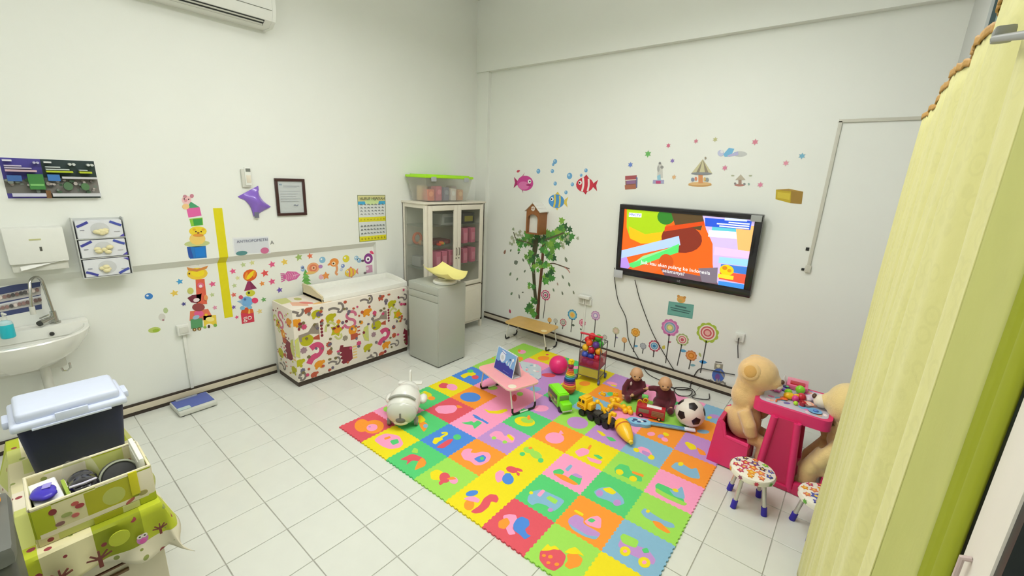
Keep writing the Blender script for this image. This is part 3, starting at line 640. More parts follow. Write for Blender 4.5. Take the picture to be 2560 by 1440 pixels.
sticker('L', 'lion_sticker', 'yellow lion cub sticker sitting on a leafy plate', [([(0.656,1.324),(0.648,1.336),(0.624,1.345),(0.588,1.351),(0.55,1.352),(0.515,1.348),(0.491,1.339),(0.482,1.328),(0.489,1.317),(0.512,1.307),(0.546,1.301),(0.585,1.3),(0.62,1.304),(0.646,1.313)], (196, 206, 140)), ([(0.629,1.36),(0.626,1.382),(0.613,1.4),(0.592,1.411),(0.568,1.413),(0.546,1.405),(0.529,1.39),(0.521,1.369),(0.524,1.348),(0.536,1.33),(0.557,1.318),(0.581,1.316),(0.604,1.324),(0.621,1.34)], (240, 206, 110)), ([(0.645,1.422),(0.641,1.44),(0.626,1.454),(0.602,1.463),(0.576,1.465),(0.551,1.458),(0.534,1.446),(0.526,1.43),(0.53,1.413),(0.544,1.398),(0.567,1.389),(0.593,1.387),(0.618,1.393),(0.637,1.405)], (240, 212, 50)), ([(0.573,1.44),(0.572,1.444),(0.57,1.448),(0.565,1.45),(0.561,1.45),(0.556,1.448),(0.553,1.445),(0.551,1.441),(0.552,1.437),(0.554,1.433),(0.558,1.431),(0.563,1.431),(0.568,1.433),(0.571,1.436)], (230, 180, 40)), ([(0.633,1.436),(0.632,1.44),(0.629,1.444),(0.625,1.446),(0.62,1.446),(0.616,1.445),(0.612,1.442),(0.611,1.437),(0.611,1.433),(0.614,1.43),(0.618,1.427),(0.623,1.427),(0.628,1.429),(0.631,1.432)], (230, 180, 40)), ([(0.619,1.391),(0.616,1.396),(0.607,1.401),(0.593,1.404),(0.577,1.405),(0.563,1.404),(0.553,1.401),(0.549,1.396),(0.551,1.391),(0.561,1.386),(0.574,1.383),(0.59,1.382),(0.604,1.383),(0.615,1.386)], (226, 150, 60)), ([(0.575,1.423),(0.575,1.426),(0.574,1.428),(0.572,1.429),(0.57,1.429),(0.569,1.428),(0.567,1.426),(0.566,1.424),(0.567,1.422),(0.568,1.42),(0.569,1.419),(0.571,1.419),(0.573,1.42),(0.574,1.421)], (60, 40, 20)), ([(0.61,1.421),(0.61,1.423),(0.609,1.425),(0.608,1.426),(0.606,1.427),(0.604,1.426),(0.602,1.424),(0.602,1.422),(0.602,1.419),(0.603,1.418),(0.604,1.416),(0.606,1.416),(0.608,1.417),(0.61,1.419)], (60, 40, 20)), ([(0.594,1.412),(0.593,1.415),(0.591,1.418),(0.588,1.419),(0.585,1.419),(0.581,1.418),(0.579,1.416),(0.578,1.414),(0.578,1.411),(0.58,1.408),(0.583,1.407),(0.587,1.407),(0.59,1.408),(0.593,1.41)], (150, 90, 50))])
sticker('L', 'blue_block_sticker', 'blue block sticker just above the ledge', [([(0.497,1.307),(0.624,1.302),(0.621,1.205),(0.506,1.209)], (36, 120, 196)), ([(0.497,1.307),(0.52,1.305),(0.53,1.209),(0.499,1.22)], (40, 84, 170)), ([(0.546,1.293),(0.614,1.289),(0.611,1.217),(0.545,1.218)], (20, 126, 214))])
sticker('R', 'giraffe_sticker', 'yellow giraffe head sticker with red patterned neck below the ledge', [([(0.536,1.025),(0.598,1.019),(0.592,0.799),(0.519,0.807)], (226, 100, 76)), ([(0.626,1.064),(0.62,1.087),(0.601,1.106),(0.573,1.118),(0.541,1.12),(0.512,1.113),(0.491,1.097),(0.483,1.076),(0.488,1.054),(0.506,1.035),(0.533,1.022),(0.565,1.02),(0.595,1.027),(0.617,1.043)], (240, 204, 60)), ([(0.604,1.07),(0.601,1.085),(0.589,1.099),(0.571,1.108),(0.55,1.11),(0.531,1.107),(0.517,1.097),(0.51,1.083),(0.513,1.068),(0.525,1.055),(0.542,1.045),(0.563,1.042),(0.583,1.046),(0.597,1.056)], (244, 220, 40)), ([(0.489,1.133),(0.555,1.107),(0.636,1.127),(0.622,1.102),(0.552,1.087),(0.494,1.106)], (214, 140, 70)), ([(0.556,1.141),(0.554,1.146),(0.547,1.149),(0.539,1.15),(0.529,1.15),(0.52,1.148),(0.514,1.144),(0.512,1.14),(0.514,1.135),(0.52,1.132),(0.529,1.131),(0.539,1.131),(0.547,1.133),(0.554,1.137)], (240, 236, 226)), ([(0.617,1.14),(0.615,1.144),(0.609,1.148),(0.6,1.149),(0.59,1.149),(0.581,1.147),(0.575,1.143),(0.572,1.138),(0.575,1.134),(0.581,1.131),(0.59,1.129),(0.6,1.13),(0.609,1.132),(0.615,1.136)], (240, 236, 226)), ([(0.504,1.077),(0.504,1.08),(0.503,1.083),(0.501,1.084),(0.499,1.085),(0.496,1.084),(0.494,1.082),(0.494,1.079),(0.494,1.076),(0.495,1.073),(0.497,1.072),(0.499,1.072),(0.502,1.072),(0.503,1.075)], (60, 40, 30)), ([(0.586,0.965),(0.585,0.976),(0.579,0.985),(0.571,0.991),(0.561,0.993),(0.552,0.99),(0.545,0.983),(0.541,0.973),(0.542,0.962),(0.547,0.953),(0.556,0.947),(0.566,0.945),(0.575,0.948),(0.582,0.955)], (226, 110, 140)), ([(0.574,0.961),(0.573,0.967),(0.571,0.972),(0.567,0.975),(0.562,0.976),(0.557,0.974),(0.553,0.97),(0.552,0.964),(0.552,0.958),(0.554,0.953),(0.559,0.95),(0.563,0.949),(0.568,0.951),(0.572,0.955)], (244, 226, 226)), ([(0.601,0.854),(0.601,0.865),(0.598,0.874),(0.593,0.88),(0.587,0.881),(0.581,0.877),(0.576,0.869),(0.573,0.859),(0.573,0.849),(0.576,0.839),(0.581,0.834),(0.588,0.832),(0.594,0.836),(0.599,0.844)], (236, 150, 90))])
sticker('R', 'cat_sticker', 'maroon cat sticker hugging the giraffe neck', [([(0.461,0.877),(0.496,0.895),(0.552,0.895),(0.564,0.9),(0.55,0.836),(0.52,0.821),(0.483,0.835)], (120, 44, 64)), ([(0.543,0.848),(0.541,0.856),(0.535,0.862),(0.526,0.865),(0.516,0.865),(0.507,0.862),(0.501,0.856),(0.499,0.849),(0.501,0.841),(0.507,0.835),(0.516,0.832),(0.526,0.832),(0.535,0.835),(0.541,0.841)], (240, 220, 220)), ([(0.572,0.775),(0.569,0.791),(0.558,0.805),(0.541,0.816),(0.521,0.82),(0.503,0.817),(0.49,0.807),(0.484,0.793),(0.486,0.778),(0.497,0.763),(0.513,0.753),(0.533,0.748),(0.552,0.751),(0.566,0.761)], (150, 70, 70)), ([(0.511,0.93),(0.51,0.942),(0.506,0.952),(0.498,0.959),(0.488,0.961),(0.479,0.957),(0.472,0.949),(0.468,0.938),(0.469,0.926),(0.474,0.915),(0.482,0.909),(0.491,0.907),(0.5,0.91),(0.508,0.919)], (206, 206, 110))])
sticker('R', 'train_sticker', 'green train engine sticker with red cargo under the maroon cat', [([(0.466,0.762),(0.593,0.756),(0.614,0.686),(0.581,0.658),(0.453,0.681)], (230, 120, 90)), ([(0.557,0.721),(0.555,0.734),(0.547,0.745),(0.534,0.754),(0.519,0.757),(0.505,0.754),(0.495,0.747),(0.49,0.736),(0.492,0.723),(0.5,0.711),(0.513,0.703),(0.528,0.7),(0.542,0.702),(0.552,0.71)], (226, 96, 150)), ([(0.46,0.693),(0.544,0.684),(0.537,0.603),(0.456,0.609)], (90, 156, 104)), ([(0.525,0.707),(0.521,0.714),(0.514,0.718),(0.503,0.72),(0.492,0.717),(0.483,0.712),(0.477,0.704),(0.476,0.696),(0.48,0.689),(0.487,0.685),(0.498,0.684),(0.509,0.686),(0.518,0.691),(0.524,0.699)], (160, 190, 214)), ([(0.49,0.593),(0.49,0.6),(0.486,0.606),(0.481,0.61),(0.475,0.611),(0.469,0.61),(0.465,0.606),(0.463,0.6),(0.464,0.594),(0.467,0.588),(0.472,0.584),(0.478,0.583),(0.484,0.584),(0.488,0.588)], (120, 90, 50)), ([(0.524,0.592),(0.524,0.598),(0.52,0.604),(0.515,0.608),(0.509,0.61),(0.503,0.609),(0.499,0.605),(0.497,0.599),(0.497,0.593),(0.501,0.587),(0.506,0.583),(0.512,0.581),(0.518,0.582),(0.522,0.586)], (120, 90, 50)), ([(0.482,0.596),(0.482,0.599),(0.481,0.602),(0.479,0.603),(0.476,0.604),(0.474,0.603),(0.472,0.601),(0.471,0.598),(0.471,0.595),(0.473,0.592),(0.475,0.591),(0.477,0.59),(0.479,0.591),(0.481,0.593)], (226, 200, 130)), ([(0.516,0.594),(0.516,0.597),(0.515,0.6),(0.513,0.602),(0.51,0.603),(0.508,0.602),(0.506,0.6),(0.505,0.597),(0.505,0.594),(0.506,0.591),(0.508,0.589),(0.511,0.588),(0.513,0.589),(0.515,0.591)], (226, 200, 130))])
sticker('R', 'train_car_sticker', 'yellow train car sticker with smiling face behind the engine', [([(0.552,0.701),(0.644,0.69),(0.64,0.6),(0.546,0.601)], (236, 206, 70)), ([(0.628,0.654),(0.626,0.664),(0.618,0.673),(0.606,0.68),(0.592,0.684),(0.579,0.682),(0.569,0.677),(0.565,0.669),(0.567,0.659),(0.575,0.649),(0.587,0.642),(0.601,0.639),(0.614,0.64),(0.624,0.645)], (246, 228, 140)), ([(0.613,0.599),(0.611,0.607),(0.605,0.615),(0.595,0.621),(0.583,0.624),(0.573,0.623),(0.565,0.619),(0.561,0.612),(0.563,0.603),(0.569,0.595),(0.579,0.589),(0.591,0.587),(0.602,0.587),(0.61,0.592)], (240, 236, 226)), ([(0.589,0.597),(0.589,0.604),(0.587,0.609),(0.584,0.613),(0.58,0.614),(0.577,0.612),(0.574,0.608),(0.572,0.602),(0.572,0.595),(0.574,0.59),(0.577,0.586),(0.581,0.585),(0.585,0.587),(0.588,0.592)], (60, 40, 36)), ([(0.563,0.597),(0.562,0.602),(0.559,0.606),(0.555,0.609),(0.55,0.611),(0.545,0.61),(0.542,0.607),(0.54,0.602),(0.541,0.598),(0.543,0.593),(0.548,0.59),(0.553,0.589),(0.557,0.59),(0.561,0.593)], (150, 190, 80)), ([(0.64,0.596),(0.639,0.602),(0.637,0.608),(0.632,0.612),(0.627,0.613),(0.622,0.612),(0.618,0.608),(0.616,0.602),(0.617,0.595),(0.619,0.589),(0.624,0.586),(0.629,0.584),(0.634,0.586),(0.638,0.59)], (130, 180, 80)), ([(0.584,0.704),(0.583,0.709),(0.581,0.713),(0.576,0.716),(0.571,0.717),(0.566,0.716),(0.563,0.713),(0.561,0.709),(0.562,0.704),(0.565,0.7),(0.569,0.697),(0.574,0.696),(0.579,0.697),(0.582,0.7)], (240, 200, 40))])

# ================================================================ patterned counter, grey cabinet, glass cabinet
CW = mat('wrap_base', (236, 228, 214), 0.4, var=0.03)
cn = thing('patterned_counter', 'low counter wrapped in white film with cartoon animal pattern', 'counter', T((-0.875, 1.69, 0)))
MB().bx(-0.19, 0.22, -0.61, 0.615, 0.05, 0.748, 0.008).build('body', CW, cn)
MB().bx(-0.19, 0.205, -0.60, 0.61, 0.0, 0.052).build('plinth', C(66, 54, 44), cn)
BUR, OLV, ORG, PNK, GRY, LIM, TAN, RUS = (128, 36, 54), (184, 180, 20), (230, 150, 30), (206, 74, 120), (128, 120, 116), (200, 204, 130), (232, 200, 130), (184, 84, 60)
def hip(u, v, k=1.0):      # maroon spiky animal with yellow comb
    o = []
    pts = [(-.055, .095), (-.045, .12), (-.03, .095), (.02, .085), (.07, .075), (.075, -.06), (.03, -.085), (-.03, -.085), (-.05, -.06), (-.03, -.04), (-.065, -.02), (-.035, 0), (-.068, .02), (-.035, .04), (-.068, .06)]
    o.append(([(u+x*k, v+y*k) for x, y in pts], BUR))
    for i in range(5): o.append((rect(u+.078*k, v+(-.065+.03*i)*k, u+.125*k, v+(-.048+.03*i)*k), TAN))
    return o
def pad(u, v, k=1.0):      # olive ball with a rust handle
    return [(disc(u, v, .062*k, .055*k), OLV), ([(u+.06*k, v-.008), (u+.12*k, v-.025*k), (u+.12*k, v+.03*k), (u+.06*k, v+.012)], RUS)]
def bird(u, v, k=1.0):     # pink hook-necked bird
    return [(strip([(u-.06*k, v-.075*k), (u-.03*k, v-.03*k), (u+.02*k, v-.02*k), (u+.055*k, v+.02*k), (u+.04*k, v+.06*k), (u, v+.07*k), (u-.035*k, v+.05*k)], .05*k), PNK), (disc(u+.012*k, v+.022*k, .02*k, .026*k), (240, 236, 226))]
def vine(u, v, k=1.0):
    return [(strip([(u-.08*k, v+.0), (u-.07*k, v+.06*k), (u-.02*k, v+.075*k), (u+.01*k, v+.04*k)], .022*k), LIM), (star(u+.02*k, v-.01*k, .065*k, 5, .6, 70), OLV), (disc(u+.025*k, v-.01*k, .03*k), ORG), (strip([(u+.0, v-.06*k), (u+.03*k, v-.10*k), (u+.065*k, v-.085*k), (u+.055*k, v-.05*k)], .018*k), LIM)]
def cat(u, v, k=1.0):
    return [(strip([(u-.08*k, v+.01*k), (u-.03*k, v+.02*k), (u+.02*k, v-.01*k)], .02*k), GRY), (strip([(u+.0*k, v-.02*k), (u+.03*k, v-.035*k), (u+.06*k, v), (u+.045*k, v+.045*k), (u+.01*k, v+.05*k)], .02*k), GRY)]
def snake(u, v, k=1.0):
    return [(strip([(u-.075*k, v-.04*k), (u-.05*k, v-.075*k), (u, v-.085*k), (u+.04*k, v-.06*k), (u+.03*k, v-.015*k), (u-.03*k, v+.005*k), (u-.05*k, v+.045*k), (u-.01*k, v+.075*k), (u+.04*k, v+.06*k), (u+.05*k, v+.02*k)], .026*k), (206, 110, 140))]
def bug(u, v, col, k=1.0): return [(disc(u, v, .036*k, .026*k, rot=15), col), (disc(u+.035*k, v+.01*k, .014*k), col), (disc(u-.02*k, v-.028*k, .01*k), col), (disc(u+.018*k, v-.028*k, .01*k), col)]
def lion(u, v, k=1.0): return [(disc(u, v+.02*k, .045*k, .05*k), ORG), (rect(u-.025*k, v-.08*k, u+.05*k, v-.02*k), RUS), (rect(u+.05*k, v-.05*k, u+.08*k, v-.035*k), RUS), (rect(u+.05*k, v-.01*k, u+.08*k, v+.005*k), RUS), (rect(u+.05*k, v+.03*k, u+.08*k, v+.045*k), RUS), (disc(u+.015*k, v+.02*k, .014*k), (240, 210, 150))]
def hippo(u, v, k=1.0): return [([(u-.10*k, v-.02*k), (u-.02*k, v-.01*k), (u+.03*k, v+.05*k), (u+.07*k, v+.05*k), (u+.075*k, v-.05*k), (u, v-.03*k), (u-.075*k, v-.045*k), (u-.075*k, v-.08*k), (u-.095*k, v-.08*k)], (150, 138, 124))]+[(disc(u+.095*k, v+.05*k-.03*k*i, .012*k, .013*k), BUR) for i in range(5)]
def lemon(u, v, k=1.0): return [([(u+.03*k, v+.09*k), (u+.03*k, v-.09*k), (u-.02*k, v-.07*k), (u-.04*k, v), (u-.02*k, v+.07*k)], LIM), (strip([(u+.02*k, v+.07*k), (u-.02*k, v+.03*k), (u-.02*k, v-.03*k), (u+.02*k, v-.07*k)], .012*k), (214, 214, 90))]
L_ = []
def at(f, q, *a): L_.extend(f(q[0]+0.0, q[1], *a))
at(hip, (1.554,0.178), 1.0); at(hip, (2.309,0.163), 1.0); at(pad, (1.189,0.436), 1.0); at(pad, (1.912,0.404), .95); at(bird, (1.259,0.289), 1.15); at(bird, (1.999,0.256), 1.05)
at(vine, (1.456,0.472), 1.1); at(vine, (2.157,0.472), 1.0); at(snake, (1.635,0.539), 1.05); at(cat, (1.115,0.717), 1.1); at(cat, (1.497,0.668), 1.1); at(cat, (1.818,0.692), 1.0); at(cat, (1.443,0.14), .9); at(cat, (1.099,0.092), .95); at(cat, (1.855,0.062), .9); at(cat, (2.136,0.13), .8); at(cat, (2.255,0.633), .8)
at(lion, (1.644,0.399), 1.0); at(hippo, (1.228,0.523), 1.1); at(hippo, (1.968,0.488), 1.0); at(lemon, (1.084,0.385), 1.15); at(lemon, (1.788,0.344), 1.0)
for q, c in (((1.09,0.626), ORG), ((1.804,0.572), ORG), ((1.282,0.172), ORG), ((2.015,0.156), ORG), ((1.218,0.72), RUS), ((1.229,0.083), RUS), ((1.976,0.691), RUS), ((1.957,0.067), RUS), ((1.097,0.24), OLV), ((1.795,0.192), OLV), ((1.421,0.605), OLV), ((2.1,0.601), OLV), ((1.291,0.67), OLV)): at(bug, q, c, 1.25 if c in (ORG, OLV) else .9)
for q, c, r in (((1.313,0.661), (110, 100, 120), .03), ((2.037,0.644), (110, 100, 120), .026), ((1.174,0.571), PNK, .028), ((1.895,0.543), PNK, .026), ((1.153,0.349), (160, 130, 140), .034), ((1.875,0.312), (160, 130, 140), .03), ((1.56,0.358), (150, 140, 124), .03), ((2.302,0.345), (128, 120, 116), .034), ((1.703,0.263), PNK, .028), ((1.391,0.339), RUS, .03), ((1.394,0.26), RUS, .032), ((2.122,0.329), RUS, .026), ((2.124,0.236), RUS, .03), ((1.501,0.542), ORG, .024), ((1.741,0.476), ORG, .022), ((1.13,0.158), (110, 110, 130), .024), ((1.33,0.031), (140, 136, 130), .03), ((1.166,0.101), (190, 110, 110), .018)):
    L_.append((star(q[0], q[1], r, 7, .75), c))
random.seed(21)
for k in range(95):
    u, v = random.uniform(1.10, 2.28), random.uniform(.075, .73)
    L_.append((disc(u, v, random.uniform(.010, .018), random.uniform(.010, .017), 8), random.choice([BUR, (110, 100, 120), RUS, (120, 110, 70), GRY, PNK])))
L_ = [([(min(max(x, 1.083), 2.302), min(max(y, .055), .742)) for x, y in p_], c) for p_, c in L_]
L_ = [(p_, c) for p_, c in L_ if max(q[1] for q in p_)-min(q[1] for q in p_) > .005 and max(q[0] for q in p_)-min(q[0] for q in p_) > .005]
b, ms = flat(Matrix(((0, 0, 1, 0.22), (1, 0, 0, -1.69), (0, 1, 0, 0), (0, 0, 0, 1))), L_, 0.0003, 0.00003); b.build('front_print', ms, cn, smooth=False, kind='stuff')
L_ = []
at(hip, (-.80, .33), 1.1); at(snake, (-.90, .60), 1.0); at(lion, (-.88, .45), .9); at(vine, (-.99, .55), .9); at(bug, (-.74, .62), ORG, 1.3); at(lemon, (-.71, .38), 1.0); at(pad, (-.97, .25), .9); at(bug, (-.72, .16), OLV, 1.3); at(cat, (-.95, .12), .9)
for k in range(40):
    L_.append((disc(random.uniform(-1.06, -.68), random.uniform(.08, .72), random.uniform(.006, .013), random.uniform(.006, .013), 8), random.choice([BUR, (110, 100, 120), RUS, OLV, GRY, PNK])))
L_ = [([(min(max(x, -1.075), -.66), min(max(y, .055), .742)) for x, y in p_], c) for p_, c in L_]
b, ms = flat(Matrix(((1, 0, 0, 0.875), (0, 0, -1, -0.61), (0, 1, 0, 0), (0, 0, 0, 1))), L_, 0.0003, 0.00003); b.build('side_print', ms, cn, smooth=False, kind='stuff')
L_ = [([(-.19, -.60), (.0, -.60), (-.02, -.50), (-.19, -.48)], LIM), ([(-.02, -.52), (.1, -.55), (.2, -.45), (.06, -.40)], (232, 180, 150)), (disc(.09, -.42, .07, .03, rot=30), (226, 130, 120)), (disc(.17, -.30, .03, .10), (236, 190, 120)), (disc(-.08, -.42, .05, .03), (190, 190, 110))]
b, ms = flat(T((0, 0, .748)), L_, 0.0002, .0003); b.build('top_print', ms, cn, smooth=False)

# white changing tray lying on the counter
tr = thing('changing_tray', 'white baby changing tray with raised rims on the patterned counter', 'changing tray', T((-0.875, 1.84, 0.7495)))
TW_ = C(240, 240, 232, 0.4)
MB().bx(-0.185, 0.19, -0.47, 0.47, 0.0, 0.035, 0.006).build('pad', TW_, tr)
MB().prism([(-0.185, 0.0), (0.19, 0.0), (0.19, 0.06), (0.12, 0.075), (-0.02, 0.115), (-0.185, 0.115)], 0.455, 0.47, MXZ).build('end_board', C(222, 212, 176, 0.5), tr)  # left end of the white tray, its shade painted in as beige
MB().prism([(-0.185, 0.0), (0.19, 0.0), (0.19, 0.05), (0.10, 0.07), (-0.10, 0.09), (-0.185, 0.09)], -0.49, -0.47, MXZ).build('end_board', TW_, tr)
MB().bx(-0.187, -0.172, -0.47, 0.47, 0.0, 0.088, 0.004).build('back_board', TW_, tr)
MB().bx(0.178, 0.192, -0.45, 0.47, 0.0, 0.045, 0.004).build('front_rim', TW_, tr)

# grey drawer cabinet (fridge-like)
GM = mat('grey_laminate', (178, 182, 172), 0.35, var=0.03, scale=5)
gc = thing('grey_cabinet', 'plain grey drawer cabinet standing beside the patterned counter', 'cabinet', T((-0.30, 2.425, 0)) @ RZ(1))
MB().bx(-0.235, 0.235, -0.185, 0.195, 0.012, 0.86, 0.006).build('body', GM, gc)
MB().bx(-0.225, 0.225, -0.175, 0.185, 0.0, 0.014).build('plinth', C(70, 70, 66), gc)
MB().bx(-0.225, 0.228, -0.193, -0.183, 0.015, 0.70, 0.003).build('door', GM, gc)
MB().bx(-0.225, 0.228, -0.193, -0.183, 0.706, 0.775, 0.003).build('drawer', GM, gc)
MB().bx(-0.225, 0.228, -0.193, -0.183, 0.781, 0.852, 0.003).build('drawer', GM, gc)
bs = thing('baby_scale', 'baby scale with pale yellow tray on the grey cabinet', 'scale', T((-0.20, 2.45, 0.861)) @ RZ(-6))
MB().lathe([(0.118, 0.0), (0.125, 0.006), (0.125, 0.022), (0.115, 0.032), (0.05, 0.038)], 32).build('base', C(232, 232, 224, 0.35), bs)
MB().cyl((0, 0, 0.03), (0, 0, 0.06), 0.06, 0.08, 20).build('column', C(226, 222, 190), bs)
YT_ = mat('pale_yellow_plastic', (244, 234, 146), 0.35, var=0.03)
def trayf(dz, sh=0.0):
    def f(u, v):
        x = (u-0.5)*0.50; y = (v-0.5)*0.29
        z = 0.058+1.1*y*y*1.2+0.30*max(0, abs(x)-0.12)**1.4+(0.05*(0.5-u) if u < .5 else 0)+0.012*abs(u-.5)
        return (x*(1-0.12*abs(2*v-1)**3), y*(1-0.15*abs(2*u-1)**4), z+dz+0.035*(abs(2*v-1)**3))
    return f
q = MB(); q.grid(trayf(0.0), 20, 14); q.grid(trayf(0.006), 20, 14)
f0, f1 = trayf(0.0), trayf(0.006)
for (a_, b_) in ((lambda t: (t, 0), 20), (lambda t: (t, 1), 20), (lambda t: (0, t), 14), (lambda t: (1, t), 14)):
    for k in range(b_):
        p_, q_ = a_(k/b_), a_((k+1)/b_)
        q.add([f0(*p_), f0(*q_), f1(*q_), f1(*p_)], [(0, 1, 2, 3)])
q.build('weighing_tray', YT_, bs)

# white glass-fronted cabinet
CABW = mat('cabinet_cream', (226, 220, 204), 0.4, var=0.04)
GL = glassy('cabinet_glass', (170, 176, 166), 0.05, 0.04)
cx0, cx1, cy0, cy1, ch = -1.065, -0.66, 2.57, 3.52, 1.625
cb = thing('glass_cabinet', 'tall cream cabinet with glass doors in the room corner', 'cabinet', T((cx1, cy0, 0)))
D, W = cx1-cx0, cy1-cy0
MB().bx(-D-0.01, 0.012, -0.012, W+0.012, ch, ch+0.022, 0.004).build('top_board', CABW, cb)
MB().bx(-D, -D+0.012, 0, W, 0.11, ch).build('back_panel', C(226, 222, 208), cb)
MB().bx(-D, -0.0, 0.0, W, 0.10, 0.125).build('bottom_board', CABW, cb)
MB().bx(-D, 0, 0, W, 0.58, 0.60).build('divider', CABW, cb)
for (x, y) in ((-D, 0), (-0.035, 0), (-D, W-0.035), (-0.035, W-0.035)): MB().bx(x, x+0.035, y, y+0.035, 0.0, ch, 0.003).build('post', CABW, cb)
MB().bx(-D+0.035, -0.035, 0.004, 0.03, ch-0.045, ch).build('side_rail', CABW, cb); MB().bx(-D+0.035, -0.035, 0.006, 0.028, 0.60, 0.64).build('side_rail', CABW, cb)
MB().bx(-D+0.035, -0.035, 0.008, 0.014, 0.64, ch-0.045).build('side_glass', GL, cb)
MB().bx(-D+0.035, -0.035, 0.006, 0.02, 0.11, 0.60).build('side_panel', CABW, cb); MB().bx(-D+0.012, -0.0, W-0.02, W-0.006, 0.11, ch).build('side_panel', CABW, cb)
for k in range(2):
    y0_, y1_ = (0.037, W/2-0.002) if k == 0 else (W/2+0.002, W-0.037)
    dr = MB().bx(-0.006, 0.016, y0_, y0_+0.055, 0.62, ch-0.012, 0.003).bx(-0.006, 0.016, y1_-0.055, y1_, 0.62, ch-0.012, 0.003).bx(-0.006, 0.016, y0_+0.055, y1_-0.055, ch-0.07, ch-0.012, 0.003).bx(-0.006, 0.016, y0_+0.055, y1_-0.055, 0.62, 0.67, 0.003).build('glass_door', CABW, cb)
    MB().bx(0.002, 0.006, y0_+0.05, y1_-0.05, 0.665, ch-0.065).build('pane', GL, dr)
    yh = y1_-0.02 if k == 0 else y0_+0.02
    MB().tube([(0.016, yh, 1.02), (0.03, yh, 1.03), (0.03, yh, 1.10), (0.016, yh, 1.11)], 0.005, 8).build('handle', C(120, 110, 100, 0.3), dr)
    MB().cyl((0.016, yh, 0.985), (0.02, yh, 0.985), 0.008, n=10).build('keyhole', C(90, 84, 76, 0.3), dr)
    d2 = MB().bx(-0.006, 0.014, y0_, y1_, 0.13, 0.585, 0.004).build('lower_door', CABW, cb)
    MB().bx(0.014, 0.017, y0_+0.05, y1_-0.05, 0.18, 0.535, 0.002).build('raised_panel', CABW, d2)
for z in (0.88, 1.13, 1.37): MB().bx(-D+0.014, -0.045, 0.03, W-0.03, z, z+0.008).build('shelf', glassy('shelf_glass', (180, 190, 180), 0.15), cb)

# boxes and toys inside the cabinet
def carton(name, label, c, d, rgb, rgb2, group, rz=0):
    o = thing(name, label, 'box', T((c[0], c[1], c[2])) @ RZ(rz), group)
    MB().box((0, 0, d[2]/2), d, 0.004, 1).build('carton', C(*rgb), o)
    MB().box((d[0]/2, 0, d[2]*0.45), (0.002, d[1]*0.7, d[2]*0.5)).build('printed_label', C(*rgb2), o)
PKB = (214, 110, 140)
for k, (y, z, lb) in enumerate(((2.80, .889, 'nearest pink box on the lower cabinet shelf'), (2.90, .889, 'second pink box on the lower cabinet shelf'), (3.01, .889, 'third pink box on the lower cabinet shelf, by the door post'), (3.24, .889, 'pink box on the lower cabinet shelf behind the right door'), (3.38, .889, 'farthest pink box on the lower cabinet shelf'), (3.24, 1.139, 'left pink box on the upper cabinet shelf behind the right door'), (3.37, 1.139, 'right pink box on the upper cabinet shelf behind the right door'))):
    carton('pink_box', lb, (-0.78, y, z), (0.15, 0.075, 0.185), PKB, (226, 140, 164), 'pink boxes in the glass cabinet')
carton('maroon_box', 'low maroon box lying on the middle cabinet shelf', (-0.905, 2.95, 1.139), (0.2, 0.26, 0.05), (120, 50, 60), (150, 80, 84), None)
carton('grey_box', 'grey white appliance box on the top cabinet shelf', (-0.82, 2.98, 1.379), (0.2, 0.22, 0.13), (150, 150, 146), (110, 112, 110), None)
carton('black_box', 'black case on the top cabinet shelf behind the right door', (-0.82, 3.30, 1.379), (0.2, 0.2, 0.13), (50, 44, 48), (150, 140, 40), None)
carton('grey_parcel', 'grey white parcel low behind the side glass', (-0.93, 2.69, 0.889), (0.16, 0.08, 0.12), (176, 172, 170), (150, 146, 146), None)
o = thing('toy_ring', 'orange toy ring standing behind the side glass of the cabinet', 'toy', T((-0.95, 2.69, 1.215)))
q = MB(); q.tube([(0.0, 0.055*math.cos(2*math.pi*k/20), 0.06*math.sin(2*math.pi*k/20)) for k in range(21)], 0.016, 10, cap=False); q.build('ring', C(220, 110, 70), o)
for k in range(3): MB().ell((0.06+.05*k, 0.0, -0.045), 0.03).build('bead', C(*((206, 150, 110), (150, 130, 110), (190, 120, 90))[k]), o)
o = thing('purple_bag', 'purple glossy bag on the cabinet floor behind the side glass', 'bag', T((-0.86, 2.70, 0.603)))
blob('bag', [((0, 0, 0.075), (0.11, 0.06, 0.075)), ((-0.06, 0.01, 0.06), (0.08, 0.06, 0.06))], mat('purple_gloss', (110, 60, 130), 0.2, var=0.2), o, 0.012, 2)
o = thing('toy_heap', 'small colourful peg toy on the middle cabinet shelf', 'toy', T((-0.732, 2.88, 1.139)))  # heap of several small toys kept as one object
for k, c in enumerate(((226, 70, 50), (236, 150, 60), (90, 190, 110), (230, 90, 60))): MB().box((0.0, -0.05+.04*k, 0.02+.01*(k % 2)), (0.05, 0.035, 0.025), 0.006, M=RZ(20*k)).build('toy_piece', C(*c), o)

